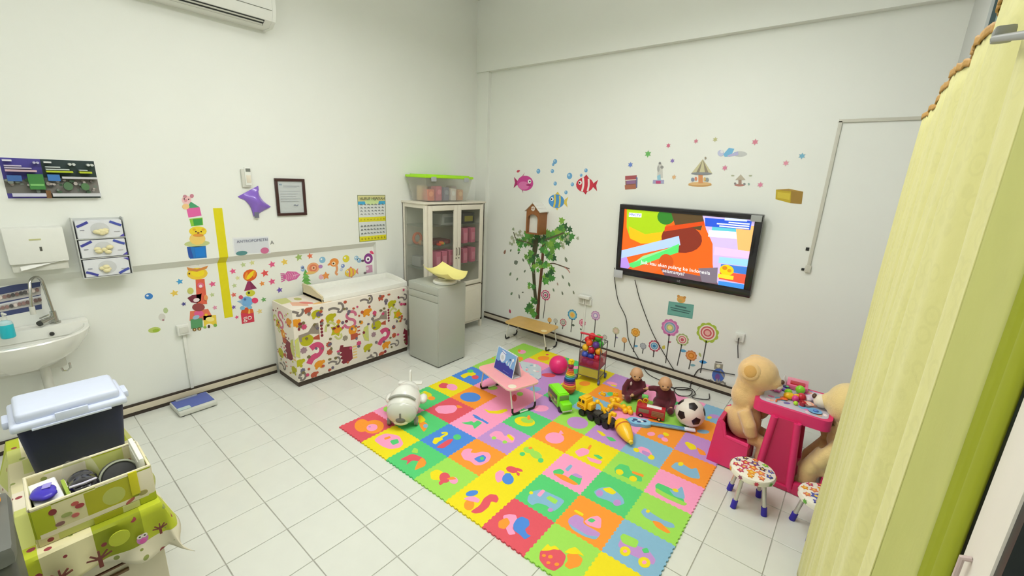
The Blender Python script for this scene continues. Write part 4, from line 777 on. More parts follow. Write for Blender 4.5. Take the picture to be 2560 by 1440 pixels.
# clear storage box with green lid on top of the cabinet
sb = thing('storage_box', 'clear plastic storage box with lime green lid on the cabinet', 'storage box', T((-0.86, 2.965, ch+0.0225)))
CLR = glassy('clear_plastic', (226, 220, 212), 0.14, 0.12)
q = MB(); n = 4
hx0, hy0, hx1, hy1 = 0.13, 0.30, 0.165, 0.36
bt = [(-hx0, -hy0, 0.002), (hx0, -hy0, 0.002), (hx0, hy0, 0.002), (-hx0, hy0, 0.002)]; tp = [(-hx1, -hy1, 0.262), (hx1, -hy1, 0.262), (hx1, hy1, 0.262), (-hx1, hy1, 0.262)]
k_ = 0.982
bi = [(x*k_, y*k_, 0.008) for x, y, z in bt]; ti = [(x*k_, y*k_, 0.262) for x, y, z in tp]
q.add(bt+tp+bi+ti, [(0, 1, 2, 3)[::-1]]+[(i, (i+1) % 4, 4+(i+1) % 4, 4+i) for i in range(4)]+[(8, 9, 10, 11)]+[(8+(i+1) % 4, 8+i, 12+i, 12+(i+1) % 4) for i in range(4)]+[(4+i, 4+(i+1) % 4, 12+(i+1) % 4, 12+i) for i in range(4)])
q.build('tub', CLR, sb)
LID = mat('lime_plastic', (170, 232, 20), 0.35, var=0.03)
ld = MB().box((0, 0, 0.275), (0.352, 0.745, 0.028), 0.010).box((0, 0, 0.293), (0.29, 0.66, 0.012), 0.005).build('lid', LID, sb)
for y in (-0.25, 0.25): MB().box((0.176, y, 0.25), (0.012, 0.07, 0.05), 0.004).build('clip', C(176, 180, 184), sb)
cols = [(230, 120, 92, 'salmon'), (214, 100, 130, 'rose pink'), (120, 124, 150, 'slate blue'), (240, 230, 222, 'cream'), (226, 170, 130, 'tan'), (236, 200, 150, 'sand'), (180, 80, 80, 'brick red'), (110, 150, 190, 'steel blue'), (244, 204, 110, 'golden'), (206, 190, 200, 'pale mauve')]
for k, (r_, g_, b_, nm) in enumerate(cols):
    hgt = .13+.012*((k*3) % 4)
    o = thing('packed_toy', '%s toy piece packed inside the clear storage box' % nm, 'toy', T((-0.86+(.058 if k < 5 else -.058), 2.965-.225+.1125*(k % 5), ch+0.0225+.0085)) @ RZ((k*37) % 13-6), 'toys packed in the storage box')
    MB().box((0, 0, hgt/2), (.095, .092, hgt), 0.014).build('toy_body', C(r_, g_, b_), o)
    MB().ell((.048, .0, hgt*.6), (.006, .03, .03), 12, 8).build('face_print', C(min(255, r_+30), min(255, g_+40), min(255, b_+30)), o)

# ================================================================ television wall
tvw, tvh = 1.312, 0.742
tv = thing('television', 'large flat black television playing a cartoon on the wall', 'television', T((1.735, 3.738, 1.368)) @ RX(5))
BZ = mat('tv_bezel', (20, 16, 26), 0.2, var=0.1, coat=0.3)
MB().box((0, 0.0275, 0), (tvw, 0.05, tvh), 0.008).build('housing', BZ, tv)
sw, sh = 1.19, 0.625
MB().bx(-tvw/2, tvw/2, -0.014, 0.0, tvh/2-0.046, tvh/2, 0.003).build('bezel', BZ, tv); MB().bx(-tvw/2, tvw/2, -0.014, 0.0, -tvh/2, -tvh/2+0.072, 0.003).build('bezel', BZ, tv)
MB().bx(-tvw/2, -tvw/2+0.05, -0.014, 0.0, -tvh/2+0.072, tvh/2-0.046, 0.003).build('bezel', BZ, tv); MB().bx(tvw/2-0.06, tvw/2, -0.014, 0.0, -tvh/2+0.072, tvh/2-0.046, 0.003).build('bezel', BZ, tv)
MB().bx(-0.25, 0.25, 0.045, 0.075, -0.2, 0.2, 0.005).build('wall_mount', C(50, 50, 52), tv)
x0, x1, z0, z1 = -tvw/2+0.05, tvw/2-0.06, -tvh/2+0.072, tvh/2-0.046
MB().bx(x0, x1, -0.0035, 0.001, z0, z1).build('panel', C(10, 10, 12, 0.15), tv)
lay = [(rect(x0, z0, x1, z1), (226, 96, 24))]
def sc_(u, v): return (x0+(x1-x0)*u, z0+(z1-z0)*v)
def sp(*a): return [sc_(a[i], a[i+1]) for i in range(0, len(a), 2)]
def se(u, v, ru, rv, n=20): return disc(*sc_(u, v), ru*(x1-x0), rv*(z1-z0), n)
lay += [(sp(0.02, 1, .36, 1, .37, .82, .36, .62, .30, .50, .17, .46, .07, .52, .03, .70), (160, 196, 20)), (sp(0.05, .72, .20, .62, .36, .70, .37, .62, .30, .50, .17, .46, .07, .52), (236, 180, 20)),
        (se(.36, .93, .07, .12), (46, 120, 40)), (sp(.40, 1, .66, 1, .64, .78, .44, .82), (84, 66, 40)), (se(.50, .62, .16, .22), (126, 44, 30)), (sp(.36, .78, .66, .92, .66, .86, .36, .70), (206, 70, 20)),
        (sp(.0, .16, .0, .30, .48, .66, .50, .52), (170, 196, 236)), (sp(.05, .06, .12, .03, .49, .40, .49, .54, .40, .44), (84, 214, 110)), (sp(.12, .12, .45, .48, .47, .50, .20, .26), (140, 232, 150)),
        (sp(0, 0, 0, .16, .05, .20, .09, .04, .07, 0), (176, 140, 226)), (sp(.10, 0, .36, .28, .40, .14, .30, 0), (216, 100, 40)), (se(.40, .22, .06, .13), (196, 80, 24)),
        (sp(.64, 1, 1, 1, 1, 0, .80, 0, .76, .3, .74, .6, .68, .8), (200, 180, 226)), (sp(.70, .80, 1, .82, 1, .72, .70, .70), (236, 226, 250)), (sp(.72, .86, 1, .90, 1, .82, .72, .80), (90, 190, 206)), (sp(.88, .90, 1, .92, 1, .56, .92, .56), (236, 180, 110)),
        (sp(.76, .56, 1, .56, 1, .46, .76, .44), (236, 190, 230)), (sp(.80, .42, 1, .44, 1, .34, .80, .33), (150, 206, 236)), (sp(.82, .32, 1, .33, 1, .22, .82, .22), (60, 120, 206)), (sp(.82, .21, 1, .22, 1, .08, .82, .09), (230, 84, 60)), (sp(.82, .06, 1, .07, 1, 0, .82, 0), (60, 140, 226)),
        (sp(.36, .10, .80, .08, .82, 0, .40, 0), (110, 84, 96)), (sp(.66, .20, .80, .26, .81, .02, .70, 0), (120, 110, 126)),
        (sp(.66, .97, .98, .985, .98, .86, .67, .85), (40, 84, 206)), (sp(.80, 1, .95, 1, .95, .97, .80, .96), (206, 216, 240)),
        (se(.865, .24, .05, .08), (240, 200, 20)), (sp(.81, .17, .92, .17, .92, .11, .81, .11), (244, 214, 50)), (se(.85, .27, .018, .03), (200, 130, 20)), (se(.885, .24, .015, .025), (210, 140, 20))]
for k, w_ in enumerate((.14, .22, .20)): lay.append((sp(.97-w_, .945-.032*k, .97, .948-.032*k, .97, .930-.032*k, .97-w_, .927-.032*k), (226, 232, 250)))
lay += [(sp(.045, .945, .155, .95, .155, .885, .045, .88), (236, 240, 250))]
ms = []; b = MB(); MT = Matrix(((1, 0, 0, 0), (0, 0, -1, -0.0036), (0, 1, 0, 0), (0, 0, 0, 1)))
def screen_mat(c): return mat('screen_%d_%d_%d' % c, c, 0.3, var=0, emit=0.75)
cols = []
for i, (pl, c) in enumerate(lay):
    if c not in cols: cols.append(c)
    b.cur = cols.index(c); b.prism(pl, 0, 0.0002*(i+1), MT)
wcol = (250, 250, 252); bcol = (50, 70, 170); cols += [wcol, bcol, (150, 96, 20)]
b.cur = len(cols)-3
text_poly('Jadi, kau akan pulang ke Indonesia', 0.050, MT @ T((sc_(.47, .155)[0], sc_(.47, .155)[1], 0.010)), b, 0.0004)
text_poly('selamanya?', 0.050, MT @ T((sc_(.47, .075)[0], sc_(.47, .075)[1], 0.010)), b, 0.0004)
b.cur = len(cols)-2
text_poly('MNCTV', 0.036, MT @ T((sc_(.10, .917)[0], sc_(.10, .917)[1], 0.010)), b, 0.0004)
b.build('screen_picture', [screen_mat(c) for c in cols], tv, smooth=False)
b = MB(); text_poly('LG', 0.026, Matrix(((1, 0, 0, 0.02), (0, 0, -1, -0.0145), (0, 1, 0, -tvh/2+0.038), (0, 0, 0, 1))), b); b.build('maker_mark', C(170, 170, 175), tv, smooth=False)
MB().box((tvw/2-0.05, -0.02, tvh/2-0.03), (0.085, 0.012, 0.055), 0.003).build('sensor_strip', C(170, 174, 172, 0.3), tv)
MB().box((-tvw/2+0.035, -0.015, -tvh/2+0.0), (0.10, 0.012, 0.085), 0.003).build('corner_guard', C(196, 200, 204, 0.25), tv)

# cables hanging from the television and lying in loops on the floor
def cable(name, label, pts, r=0.0045):
    # Catmull-Rom smoothing
    P = [Vector(q) for q in pts]; P = [P[0]*2-P[1]]+P+[P[-1]*2-P[-2]]; out = []
    for i in range(1, len(P)-2):
        for k in range(6):
            t = k/6; p0, p1, p2, p3 = P[i-1], P[i], P[i+1], P[i+2]
            out.append(0.5*((2*p1)+(p2-p0)*t+(2*p0-5*p1+4*p2-p3)*t*t+(3*p1-p0-3*p2+p3)*t**3))
    out.append(P[-2])
    MB().tube(out, r, 7).build(name, mat('cable_rubber', (40, 36, 34), 0.5, var=0.1), None, label, 'cable')
def tq(a, off=0.012): return (a[0], YT-off, a[1])
cable('hanging_cable', 'thin black cable hanging from the left edge of the television', [tq((1.058,1.053), .04), tq((1.07,0.911), .03), tq((1.129,0.685)), tq((1.24,0.512)), tq((1.302,0.271)), tq((1.451,0.079)), tq((1.514,0.014), .03), ((1.628,3.675)+(0.006,)), ((1.796,3.625)+(0.006,))], .004)
cable('power_cable', 'thin black cable hanging under the middle of the television', [tq((1.305,0.963), .05), tq((1.323,0.892), .03), tq((1.378,0.74)), tq((1.549,0.432)), tq((1.721,0.211)), tq((1.845,0.07)), tq((1.946,-0.008), .03), ((2.04,3.685)+(0.006,)), ((1.974,3.576)+(0.006,)), ((1.885,3.558)+(0.006,))], .004)
cable('coiled_cable', 'black cable lying in loops on the floor by the soccer ball', [((1.83,3.599)+(0.006,)), ((1.939,3.564)+(0.006,)), ((2.017,3.585)+(0.016,)), ((2.077,3.61)+(0.016,)), ((2.086,3.488)+(0.016,)), ((2.003,3.429)+(0.016,)), ((1.929,3.533)+(0.016,)), ((1.967,3.593)+(0.018,)), ((2.058,3.648)+(0.018,)), ((2.119,3.573)+(0.016,)), ((2.116,3.485)+(0.016,)), ((2.185,3.5)+(0.016,)), ((2.247,3.56)+(0.016,)), ((2.22,3.671)+(0.016,))], .0045)
cable('wall_cable', 'black cable arching up from the floor across the robot sticker', [((2.05,3.639)+(0.02,)), tq((2.015,0.017), .03), tq((2.038,0.127)), tq((2.076,0.188)), tq((2.161,0.204)), tq((2.252,0.213)), tq((2.385,0.229))], .0045)

# sockets and the white conduit
def socket(name, label, c, n, M=None):
    o = thing(name, label, 'socket', T((c[0], YT, c[1])))
    for k in range(n):
        x = (k-(n-1)/2)*0.085
        MB().box((x, -0.016, 0), (0.08, 0.032, 0.08), 0.006).build('box', WHITE, o)
        MB().box((x, -0.034, 0), (0.045, 0.006, 0.045), 0.003).build('face', OFFW, o)
    return o
o = socket('switch_box', 'double white switch box right of the tree sticker', (0.724,0.596), 2)
MB().box((0, -0.045, 0.055), (0.15, 0.06, 0.035), 0.008).build('adapter', WHITE, o)
zc = (0.724,0.596)[1]
MB().bx(-0.012, 0.012, -0.012, 0, -zc+0.095, -0.04, 0.002).build('conduit', WHITE, o)
o = socket('wall_socket', 'single white socket with plug near the bear', (2.366,0.606), 1)
MB().tube([(0, -0.04, 0), (0, -0.06, -0.01), (0.005, -0.05, -0.08), (0.02, -0.02, -0.2)], 0.004, 7).build('plug_lead', BLACKP, o)
cz = (2.744,2.481); cz2 = (2.768,1.324)
o = thing('cable_trunking', 'white cable trunking running up the wall right of the television', 'trunking', T((cz2[0], YT, cz2[1])))
TR = C(206, 204, 190, 0.5)
H = cz[1]-cz2[1]
MB().bx(-0.012, 0.012, -0.014, 0, 0, H, 0.002).build('vertical_run', TR, o); MB().bx(-0.012, 0.50, -0.014, 0, H-0.012, H+0.012, 0.002).build('horizontal_run', TR, o)
MB().bx(-0.02, 0.02, -0.02, 0, -0.03, 0.03, 0.003).build('end_cap', TR, o)
MB().bx(-0.045, -0.022, -0.006, 0, 0.15, 0.175).build('black_clip', BLACKP, o); MB().bx(-0.045, -0.025, -0.006, 0, -0.02, 0.0).build('black_clip', BLACKP, o)

# stickers over the television
for c, col, lb in (((1.092,2.131,0.028), (110, 140, 215), 'blue flower star sticker above the shop booth sticker'), ((1.265,2.238,0.034), (110, 186, 100), 'green star sticker left of the tower sticker'), ((1.459,2.315,0.022), (216, 110, 140), 'small pink star sticker above the tower sticker'), ((1.517,2.175,0.022), (140, 120, 190), 'small violet star sticker right of the tower sticker'), ((1.553,2.024,0.023), (226, 180, 130), 'small peach star sticker left of the carousel'), ((1.711,2.351,0.021), (214, 130, 150), 'small rose star sticker highest above the carousel'), ((1.877,2.363,0.021), (196, 196, 140), 'small olive star sticker left of the winged cloud'), ((1.996,2.119,0.024), (216, 130, 160), 'rose star sticker right of the carousel roof'), ((2.203,2.337,0.026), (216, 130, 150), 'large rose star sticker right of the winged cloud'), ((2.302,1.985,0.024), (226, 140, 170), 'pink star sticker right of the small carousel'), ((2.46,2.167,0.023), (226, 150, 170), 'pink star sticker above the gold chest'), ((2.562,2.224,0.025), (120, 180, 206), 'blue star sticker nearest the white trunking')):
    sticker('T', 'star_sticker', lb, [(star(c[0], c[1], c[2]*1.2, 6, .6), (222, 222, 212)), (star(c[0], c[1], c[2], 6, .55), col)], group='star stickers over the television')
sticker('T', 'booth_sticker', 'small red and brown shop booth sticker above the television corner', [([(1.049,2.007),(1.166,2.022),(1.193,1.904),(1.068,1.886)], (150, 100, 84)), ([(1.048,2.019),(1.173,2.031),(1.179,1.987),(1.053,1.974)], (170, 84, 90)), ([(1.067,1.971),(1.166,1.983),(1.171,1.947),(1.071,1.935)], (150, 110, 150)), ([(1.054,1.926),(1.176,1.939),(1.181,1.896),(1.064,1.882)], (176, 110, 84)), ([(1.167,2.015),(1.185,2.007),(1.192,1.912),(1.18,1.904)], (110, 110, 150)), ([(1.057,1.979),(1.174,1.991),(1.175,1.983),(1.058,1.971)], (235, 225, 210))])
sticker('T', 'tower_sticker', 'slim grey tower sticker with a red base', [([(1.378,2.125),(1.395,2.174),(1.426,2.126),(1.445,2.012),(1.389,2.01)], (206, 206, 200)), ([(1.439,2.114),(1.437,2.121),(1.432,2.126),(1.425,2.129),(1.418,2.129),(1.412,2.126),(1.408,2.12),(1.407,2.114),(1.41,2.107),(1.415,2.102),(1.422,2.099),(1.429,2.1),(1.435,2.103),(1.438,2.108)], (150, 150, 146)), ([(1.401,2.099),(1.398,2.112),(1.394,2.122),(1.388,2.128),(1.383,2.128),(1.379,2.122),(1.377,2.111),(1.377,2.098),(1.38,2.085),(1.385,2.074),(1.391,2.069),(1.396,2.069),(1.4,2.075),(1.402,2.085)], (176, 176, 172)), ([(1.386,2.03),(1.416,2.046),(1.428,1.993),(1.395,1.991)], (150, 200, 220)), ([(1.351,1.99),(1.459,1.994),(1.464,1.96),(1.351,1.955)], (170, 170, 206)), ([(1.38,1.983),(1.429,1.985),(1.432,1.958),(1.384,1.956)], (196, 80, 130)), ([(1.41,2.152),(1.408,2.157),(1.405,2.16),(1.4,2.163),(1.394,2.162),(1.39,2.16),(1.387,2.156),(1.386,2.151),(1.388,2.146),(1.392,2.143),(1.397,2.14),(1.402,2.141),(1.407,2.143),(1.41,2.147)], (140, 140, 140))])
sticker('T', 'carousel_sticker', 'large gold and grey carousel sticker above the television', [([(1.91,1.968),(1.898,1.975),(1.868,1.98),(1.825,1.982),(1.778,1.98),(1.735,1.975),(1.705,1.967),(1.695,1.958),(1.707,1.951),(1.739,1.946),(1.783,1.945),(1.831,1.947),(1.873,1.952),(1.901,1.96)], (206, 160, 100)), ([(1.905,1.979),(1.894,1.984),(1.865,1.988),(1.824,1.989),(1.777,1.987),(1.736,1.983),(1.707,1.976),(1.697,1.97),(1.709,1.964),(1.739,1.96),(1.782,1.959),(1.828,1.961),(1.868,1.966),(1.896,1.972)], (226, 186, 130)), ([(1.788,1.977),(1.774,2.071),(1.813,2.072),(1.827,1.979)], (220, 150, 100)), ([(1.71,2.062),(1.795,2.193),(1.898,2.067)], (206, 200, 160)), ([(1.753,2.067),(1.796,2.186),(1.782,2.067)], (150, 140, 120)), ([(1.835,2.069),(1.8,2.186),(1.866,2.07)], (150, 140, 120)), ([(1.895,2.067),(1.885,2.072),(1.859,2.076),(1.822,2.077),(1.781,2.076),(1.744,2.073),(1.718,2.068),(1.71,2.062),(1.72,2.057),(1.747,2.053),(1.785,2.052),(1.826,2.053),(1.862,2.056),(1.887,2.061)], (140, 144, 150)), ([(1.747,2.008),(1.744,2.016),(1.739,2.022),(1.733,2.026),(1.726,2.025),(1.721,2.022),(1.718,2.015),(1.718,2.007),(1.72,1.999),(1.725,1.993),(1.732,1.99),(1.738,1.99),(1.743,1.994),(1.747,2)], (140, 150, 170)), ([(1.875,2.013),(1.872,2.021),(1.868,2.027),(1.861,2.03),(1.855,2.03),(1.85,2.026),(1.847,2.02),(1.847,2.012),(1.849,2.004),(1.854,1.998),(1.86,1.995),(1.867,1.995),(1.872,1.999),(1.875,2.005)], (150, 160, 160)), ([(1.771,2.016),(1.769,2.024),(1.765,2.03),(1.76,2.034),(1.755,2.034),(1.751,2.03),(1.749,2.024),(1.749,2.016),(1.752,2.008),(1.756,2.002),(1.76,1.998),(1.765,1.999),(1.769,2.002),(1.771,2.009)], (226, 140, 110)), ([(1.85,2.016),(1.848,2.023),(1.844,2.03),(1.839,2.033),(1.834,2.033),(1.831,2.029),(1.829,2.023),(1.829,2.015),(1.831,2.007),(1.835,2.001),(1.84,1.998),(1.844,1.998),(1.848,2.002),(1.85,2.008)], (226, 190, 120)), ([(1.825,2.203),(1.824,2.208),(1.821,2.212),(1.818,2.214),(1.815,2.214),(1.812,2.212),(1.811,2.208),(1.811,2.203),(1.812,2.199),(1.815,2.195),(1.818,2.193),(1.821,2.193),(1.824,2.195),(1.825,2.199)], (160, 150, 130))])
sticker('T', 'small_carousel_sticker', 'small faded flying carousel sticker right of the large carousel', [([(2.182,1.977),(2.177,1.981),(2.165,1.984),(2.148,1.985),(2.129,1.984),(2.113,1.982),(2.102,1.978),(2.098,1.973),(2.103,1.969),(2.115,1.966),(2.133,1.964),(2.151,1.965),(2.168,1.968),(2.178,1.972)], (190, 130, 120)), ([(2.13,1.978),(2.121,2.036),(2.146,2.037),(2.156,1.979)], (170, 140, 124)), ([(2.098,2.018),(2.135,2.067),(2.181,2.021)], (190, 180, 160)), ([(2.112,1.987),(2.111,1.992),(2.107,1.995),(2.103,1.997),(2.099,1.997),(2.095,1.995),(2.093,1.991),(2.093,1.987),(2.095,1.982),(2.098,1.979),(2.102,1.977),(2.106,1.977),(2.11,1.979),(2.112,1.983)], (150, 140, 140)), ([(2.186,1.987),(2.185,1.992),(2.182,1.995),(2.177,1.997),(2.173,1.997),(2.17,1.994),(2.168,1.991),(2.167,1.986),(2.169,1.982),(2.172,1.978),(2.177,1.977),(2.181,1.977),(2.184,1.979),(2.186,1.983)], (150, 150, 150)), ([(2.085,2.055),(2.083,2.058),(2.08,2.059),(2.074,2.06),(2.068,2.06),(2.063,2.059),(2.06,2.057),(2.059,2.055),(2.061,2.052),(2.064,2.051),(2.07,2.05),(2.076,2.05),(2.081,2.051),(2.084,2.053)], (176, 180, 150)), ([(2.225,2.06),(2.223,2.062),(2.22,2.064),(2.214,2.064),(2.209,2.064),(2.204,2.063),(2.201,2.061),(2.2,2.059),(2.202,2.057),(2.205,2.055),(2.211,2.054),(2.216,2.055),(2.221,2.056),(2.224,2.058)], (176, 180, 150)), ([(2.218,1.989),(2.217,1.993),(2.214,1.996),(2.211,1.998),(2.209,1.998),(2.206,1.996),(2.205,1.992),(2.205,1.988),(2.207,1.984),(2.209,1.98),(2.212,1.978),(2.215,1.978),(2.217,1.98),(2.218,1.984)], (150, 180, 170))])
sticker('T', 'winged_cloud_sticker', 'blue wing and grey cloud sticker above the carousel', [([(2.158,2.239),(2.15,2.249),(2.133,2.257),(2.11,2.262),(2.084,2.262),(2.062,2.257),(2.047,2.249),(2.043,2.239),(2.05,2.229),(2.068,2.22),(2.092,2.216),(2.117,2.216),(2.139,2.221),(2.154,2.229)], (200, 202, 200)), ([(1.964,2.235),(2.002,2.29),(2.049,2.283),(2.036,2.242),(2.059,2.256),(2.052,2.222),(1.98,2.215)], (120, 186, 224)), ([(1.999,2.225),(2.081,2.262),(2.089,2.229),(2.014,2.215)], (186, 184, 220)), ([(1.969,2.246),(1.964,2.257),(1.956,2.267),(1.944,2.272),(1.932,2.272),(1.922,2.267),(1.916,2.258),(1.915,2.246),(1.92,2.234),(1.929,2.224),(1.94,2.219),(1.952,2.219),(1.962,2.224),(1.968,2.234)], (196, 200, 226)), ([(1.963,2.259),(1.961,2.265),(1.957,2.27),(1.951,2.273),(1.945,2.273),(1.94,2.27),(1.937,2.265),(1.937,2.259),(1.939,2.253),(1.943,2.249),(1.949,2.246),(1.955,2.246),(1.96,2.249),(1.963,2.253)], (228, 228, 232))])
sticker('T', 'chest_sticker', 'gold chest sticker nearest the white trunking', [([(2.426,1.951),(2.537,1.944),(2.549,1.847),(2.436,1.872)], (196, 170, 40)), ([(2.537,1.944),(2.621,1.945),(2.628,1.846),(2.549,1.847)], (160, 126, 50)), ([(2.441,1.932),(2.535,1.925),(2.538,1.872),(2.446,1.886)], (214, 192, 60)), ([(2.426,1.951),(2.537,1.944),(2.621,1.945),(2.517,1.963)], (176, 140, 60))])

# fish, bubbles
c = (-0.261,1.891)
fish_sticker('T', 'pufferfish_sticker', 'round magenta pufferfish sticker above the birdhouse', c, .125, (206, 70, 150), (176, 50, 110), None, -1, [(disc(c[0]-.02, c[1]-.03, .085, .05), (224, 120, 180)), (disc(c[0]+.06, c[1]-.02, .04, .012), (170, 50, 110))])
c = (0.578,1.909)
fish_sticker('T', 'banded_fish_sticker', 'red fish sticker with white bands left of the television', c, .11, (206, 50, 70), (190, 44, 64), (240, 238, 232), 1)
c = (0.216,1.705)
fish_sticker('T', 'angelfish_sticker', 'blue and yellow angelfish sticker touching the birdhouse roof', c, .11, (76, 150, 214), (226, 200, 90), (226, 206, 90), 1)
for c, lb in (((0.162,2.152,0.027), 'highest pale blue bubble sticker above the angelfish'), ((0.137,2.12,0.018), 'tiny blue bubble sticker just below the highest bubble'), ((0.132,2.044,0.023), 'blue bubble sticker midway above the angelfish'), ((0.183,1.905,0.023), 'deep blue bubble sticker directly over the angelfish'), ((-0.07,2.038,0.028), 'pale blue bubble sticker right of the pufferfish'), ((0.372,1.997,0.035), 'largest blue bubble sticker left of the red fish'), ((0.578,2.063,0.021), 'blue bubble sticker above the red fish'), ((0.417,1.906,0.022), 'grey blue bubble sticker left of the red fish'), ((0.34,1.813,0.022), 'pale blue bubble sticker right of the angelfish'), ((0.522,2.01,0.017), 'tiny blue bubble sticker left of the red fish fin')):
    sticker('T', 'bubble_sticker', lb, [(disc(c[0], c[1], c[2]), (110, 170, 216)), (disc(c[0]-c[2]*.25, c[1]+c[2]*.25, c[2]*.4, n=9), (176, 210, 232))], group='bubble stickers on the television wall')
c = (-0.377,2.031); sticker('T', 'petal_sticker', 'small red petal sticker above the pufferfish', [(leaf(c[0], c[1], .06, .03, 20), (200, 70, 90))])

# tree sticker: two trunks, branches, leaves
t = thing('tree_sticker', 'tall leafy green tree sticker with brown trunk under the birdhouse', 'sticker', T((0, YT, 0)))
M0 = Matrix(((1, 0, 0, 0), (0, 0, -1, 0), (0, 1, 0, 0), (0, 0, 0, 1)))
b, ms = flat(M0, [([(0.014,0.191),(0.076,0.212),(0.072,0.516),(0.086,0.83),(0.089,1.032),(0.089,1.27),(0.047,1.265),(0.049,1.077),(0.044,0.822),(0.029,0.507)], (104, 66, 44)), ([(0.051,0.206),(0.076,0.212),(0.072,0.516),(0.086,0.83),(0.084,1.181),(0.072,1.179),(0.066,0.775),(0.045,0.457)], (84, 52, 36))]); b.build('trunk', ms, t, smooth=False)
b, ms = flat(M0, [(strip([(0.012,0.396),(-0.03,0.627),(-0.055,0.805),(-0.076,1.008),(-0.059,1.212)], .05), (70, 72, 50)), (strip([(-0.066,0.958),(-0.027,1.116),(-0.036,1.24)], .035), (76, 78, 54))]); b.build('second_trunk', ms, t, smooth=False)
b, ms = flat(M0, [(strip([(0.089,0.871),(0.134,0.919),(0.214,0.967),(0.308,0.957),(0.4,0.943),(0.468,0.935)], .014), (96, 84, 66)), (strip([(-0.041,0.787),(-0.11,0.858),(-0.167,0.942),(-0.196,0.99)], .012), (140, 136, 120)), (strip([(-0.073,1.15),(-0.233,1.175),(-0.364,1.174),(-0.41,1.272)], .014), (96, 92, 66)), (strip([(0.086,1.23),(0.245,1.298),(0.353,1.349)], .02), (96, 92, 66)), (strip([(0.4,0.943),(0.447,0.922),(0.478,0.888)], .010), (190, 130, 120))]); b.build('branches', ms, t, smooth=False)
random.seed(4)
G = [(74, 140, 66), (96, 168, 74), (62, 118, 60), (130, 178, 70), (52, 96, 58), (104, 156, 66)]
def leafpoly(u, v, r, a):
    o = []
    for k in range(12):
        t_ = a+2*math.pi*k/12; rr = r*(1 if k % 2 == 0 else .62)*(1.15 if k in (0, 4, 8) else .95)
        o.append((u+rr*math.cos(t_), v+rr*math.sin(t_)))
    return o
lz = []
CL = [((-0.17,1.188), .13, .10, 16, .05), ((-0.297,1.152), .10, .07, 8, .04), ((-0.015,1.208), .10, .09, 12, .05), ((0.251,1.356), .14, .09, 16, .055), ((0.383,1.324), .10, .08, 12, .042), ((0.165,1.211), .13, .09, 14, .055), ((-0.107,1.003), .07, .09, 9, .045), ((0.18,1.086), .09, .10, 10, .05), ((0.008,0.97), .06, .12, 8, .04), ((0.142,0.965), .05, .08, 5, .045), ((0.188,0.847), .06, .05, 4, .055), ((0.138,0.788), .05, .05, 3, .05), ((0.149,0.723), .04, .02, 2, .06), ((-0.087,0.903), .04, .08, 5, .04), ((-0.093,0.609), .05, .04, 3, .045), ((-0.029,0.43), .05, .03, 3, .055), ((-0.072,0.307), .05, .05, 5, .055), ((-0.016,0.239), .04, .03, 3, .04)]
for c, a, h, n, r in CL:
    for k in range(n): lz.append((leafpoly(c[0]+random.gauss(0, a*.55), c[1]+random.gauss(0, h*.55), r*random.uniform(.7, 1.15), random.uniform(0, 6)), random.choice(G)))
pale = [(170, 176, 150), (150, 164, 130), (186, 190, 160)]
for c, a, h, n in (((-0.37,1.261), .10, .07, 9), ((-0.43,1.15), .05, .05, 6), ((0.439,1.321), .05, .05, 5), ((0.332,1.204), .06, .04, 5)):
    for k in range(n): lz.append((leafpoly(c[0]+random.gauss(0, a*.6), c[1]+random.gauss(0, h*.6), .022, random.uniform(0, 6)), random.choice(pale)))
b, ms = flat(M0, lz, 0.0003, 0.00002); b.build('leaves', ms, t, kind='stuff', smooth=False)
DL = [((-0.545,0.992), 70, .07, .035, (150, 110, 90), 'brown fallen leaf sticker beside the cabinet'), ((-0.444,1.027), 65, .045, .022, (110, 124, 100), 'tiny grey green leaf sticker highest left of the tree'), ((-0.309,1.015), 55, .05, .025, (100, 120, 96), 'small green leaf sticker below the pale twigs'), ((-0.347,0.882), 30, .075, .06, (120, 130, 116), 'rounded grey leaf sticker left of the tree'), ((-0.231,0.932), 120, .05, .024, (100, 112, 96), 'small dark leaf sticker beside the thin twig'), ((-0.433,0.712), 65, .06, .03, (116, 140, 110), 'green leaf sticker low left of the tree'), ((-0.196,0.791), 60, .05, .024, (110, 124, 104), 'small grey leaf sticker left of the second trunk'), ((-0.314,0.663), 65, .05, .024, (116, 140, 110), 'small green leaf sticker midway left of the trunk'), ((-0.398,0.449), 60, .06, .03, (120, 146, 116), 'pale green leaf sticker above the wooden table'), ((-0.267,0.438), 100, .07, .022, (120, 124, 116), 'curled grey leaf sticker above the wooden table'), ((-0.211,0.505), 25, .04, .02, (120, 124, 110), 'tiny tilted leaf sticker above the wooden table'), ((-0.412,0.199), 100, .06, .035, (190, 70, 100), 'crimson bud sticker beside the wooden table'), ((0.409,1.037), 120, .07, .035, (130, 140, 120), 'grey green leaf sticker right of the bare twig'), ((0.382,0.822), 125, .06, .024, (120, 132, 112), 'leaf sticker below the bare twig'), ((0.48,0.746), 115, .06, .028, (110, 130, 104), 'dark green leaf sticker lowest right of the tree'), ((0.316,0.72), 110, .045, .02, (170, 150, 136), 'pinkish leaf sticker right of the tree'), ((0.264,0.633), 115, .05, .024, (130, 150, 124), 'pale leaf sticker above the pink flower'), ((0.394,0.62), 112, .055, .022, (110, 120, 104), 'dark leaf sticker right of the pink flower'), ((0.549,0.661), 115, .05, .022, (130, 136, 116), 'leaf sticker left of the switch box')]
for c, a, l, w_, col, lb in DL: sticker('T', 'leaf_sticker', lb, [(leaf(c[0], c[1], l, w_, a), col)], group='loose leaf stickers around the tree')

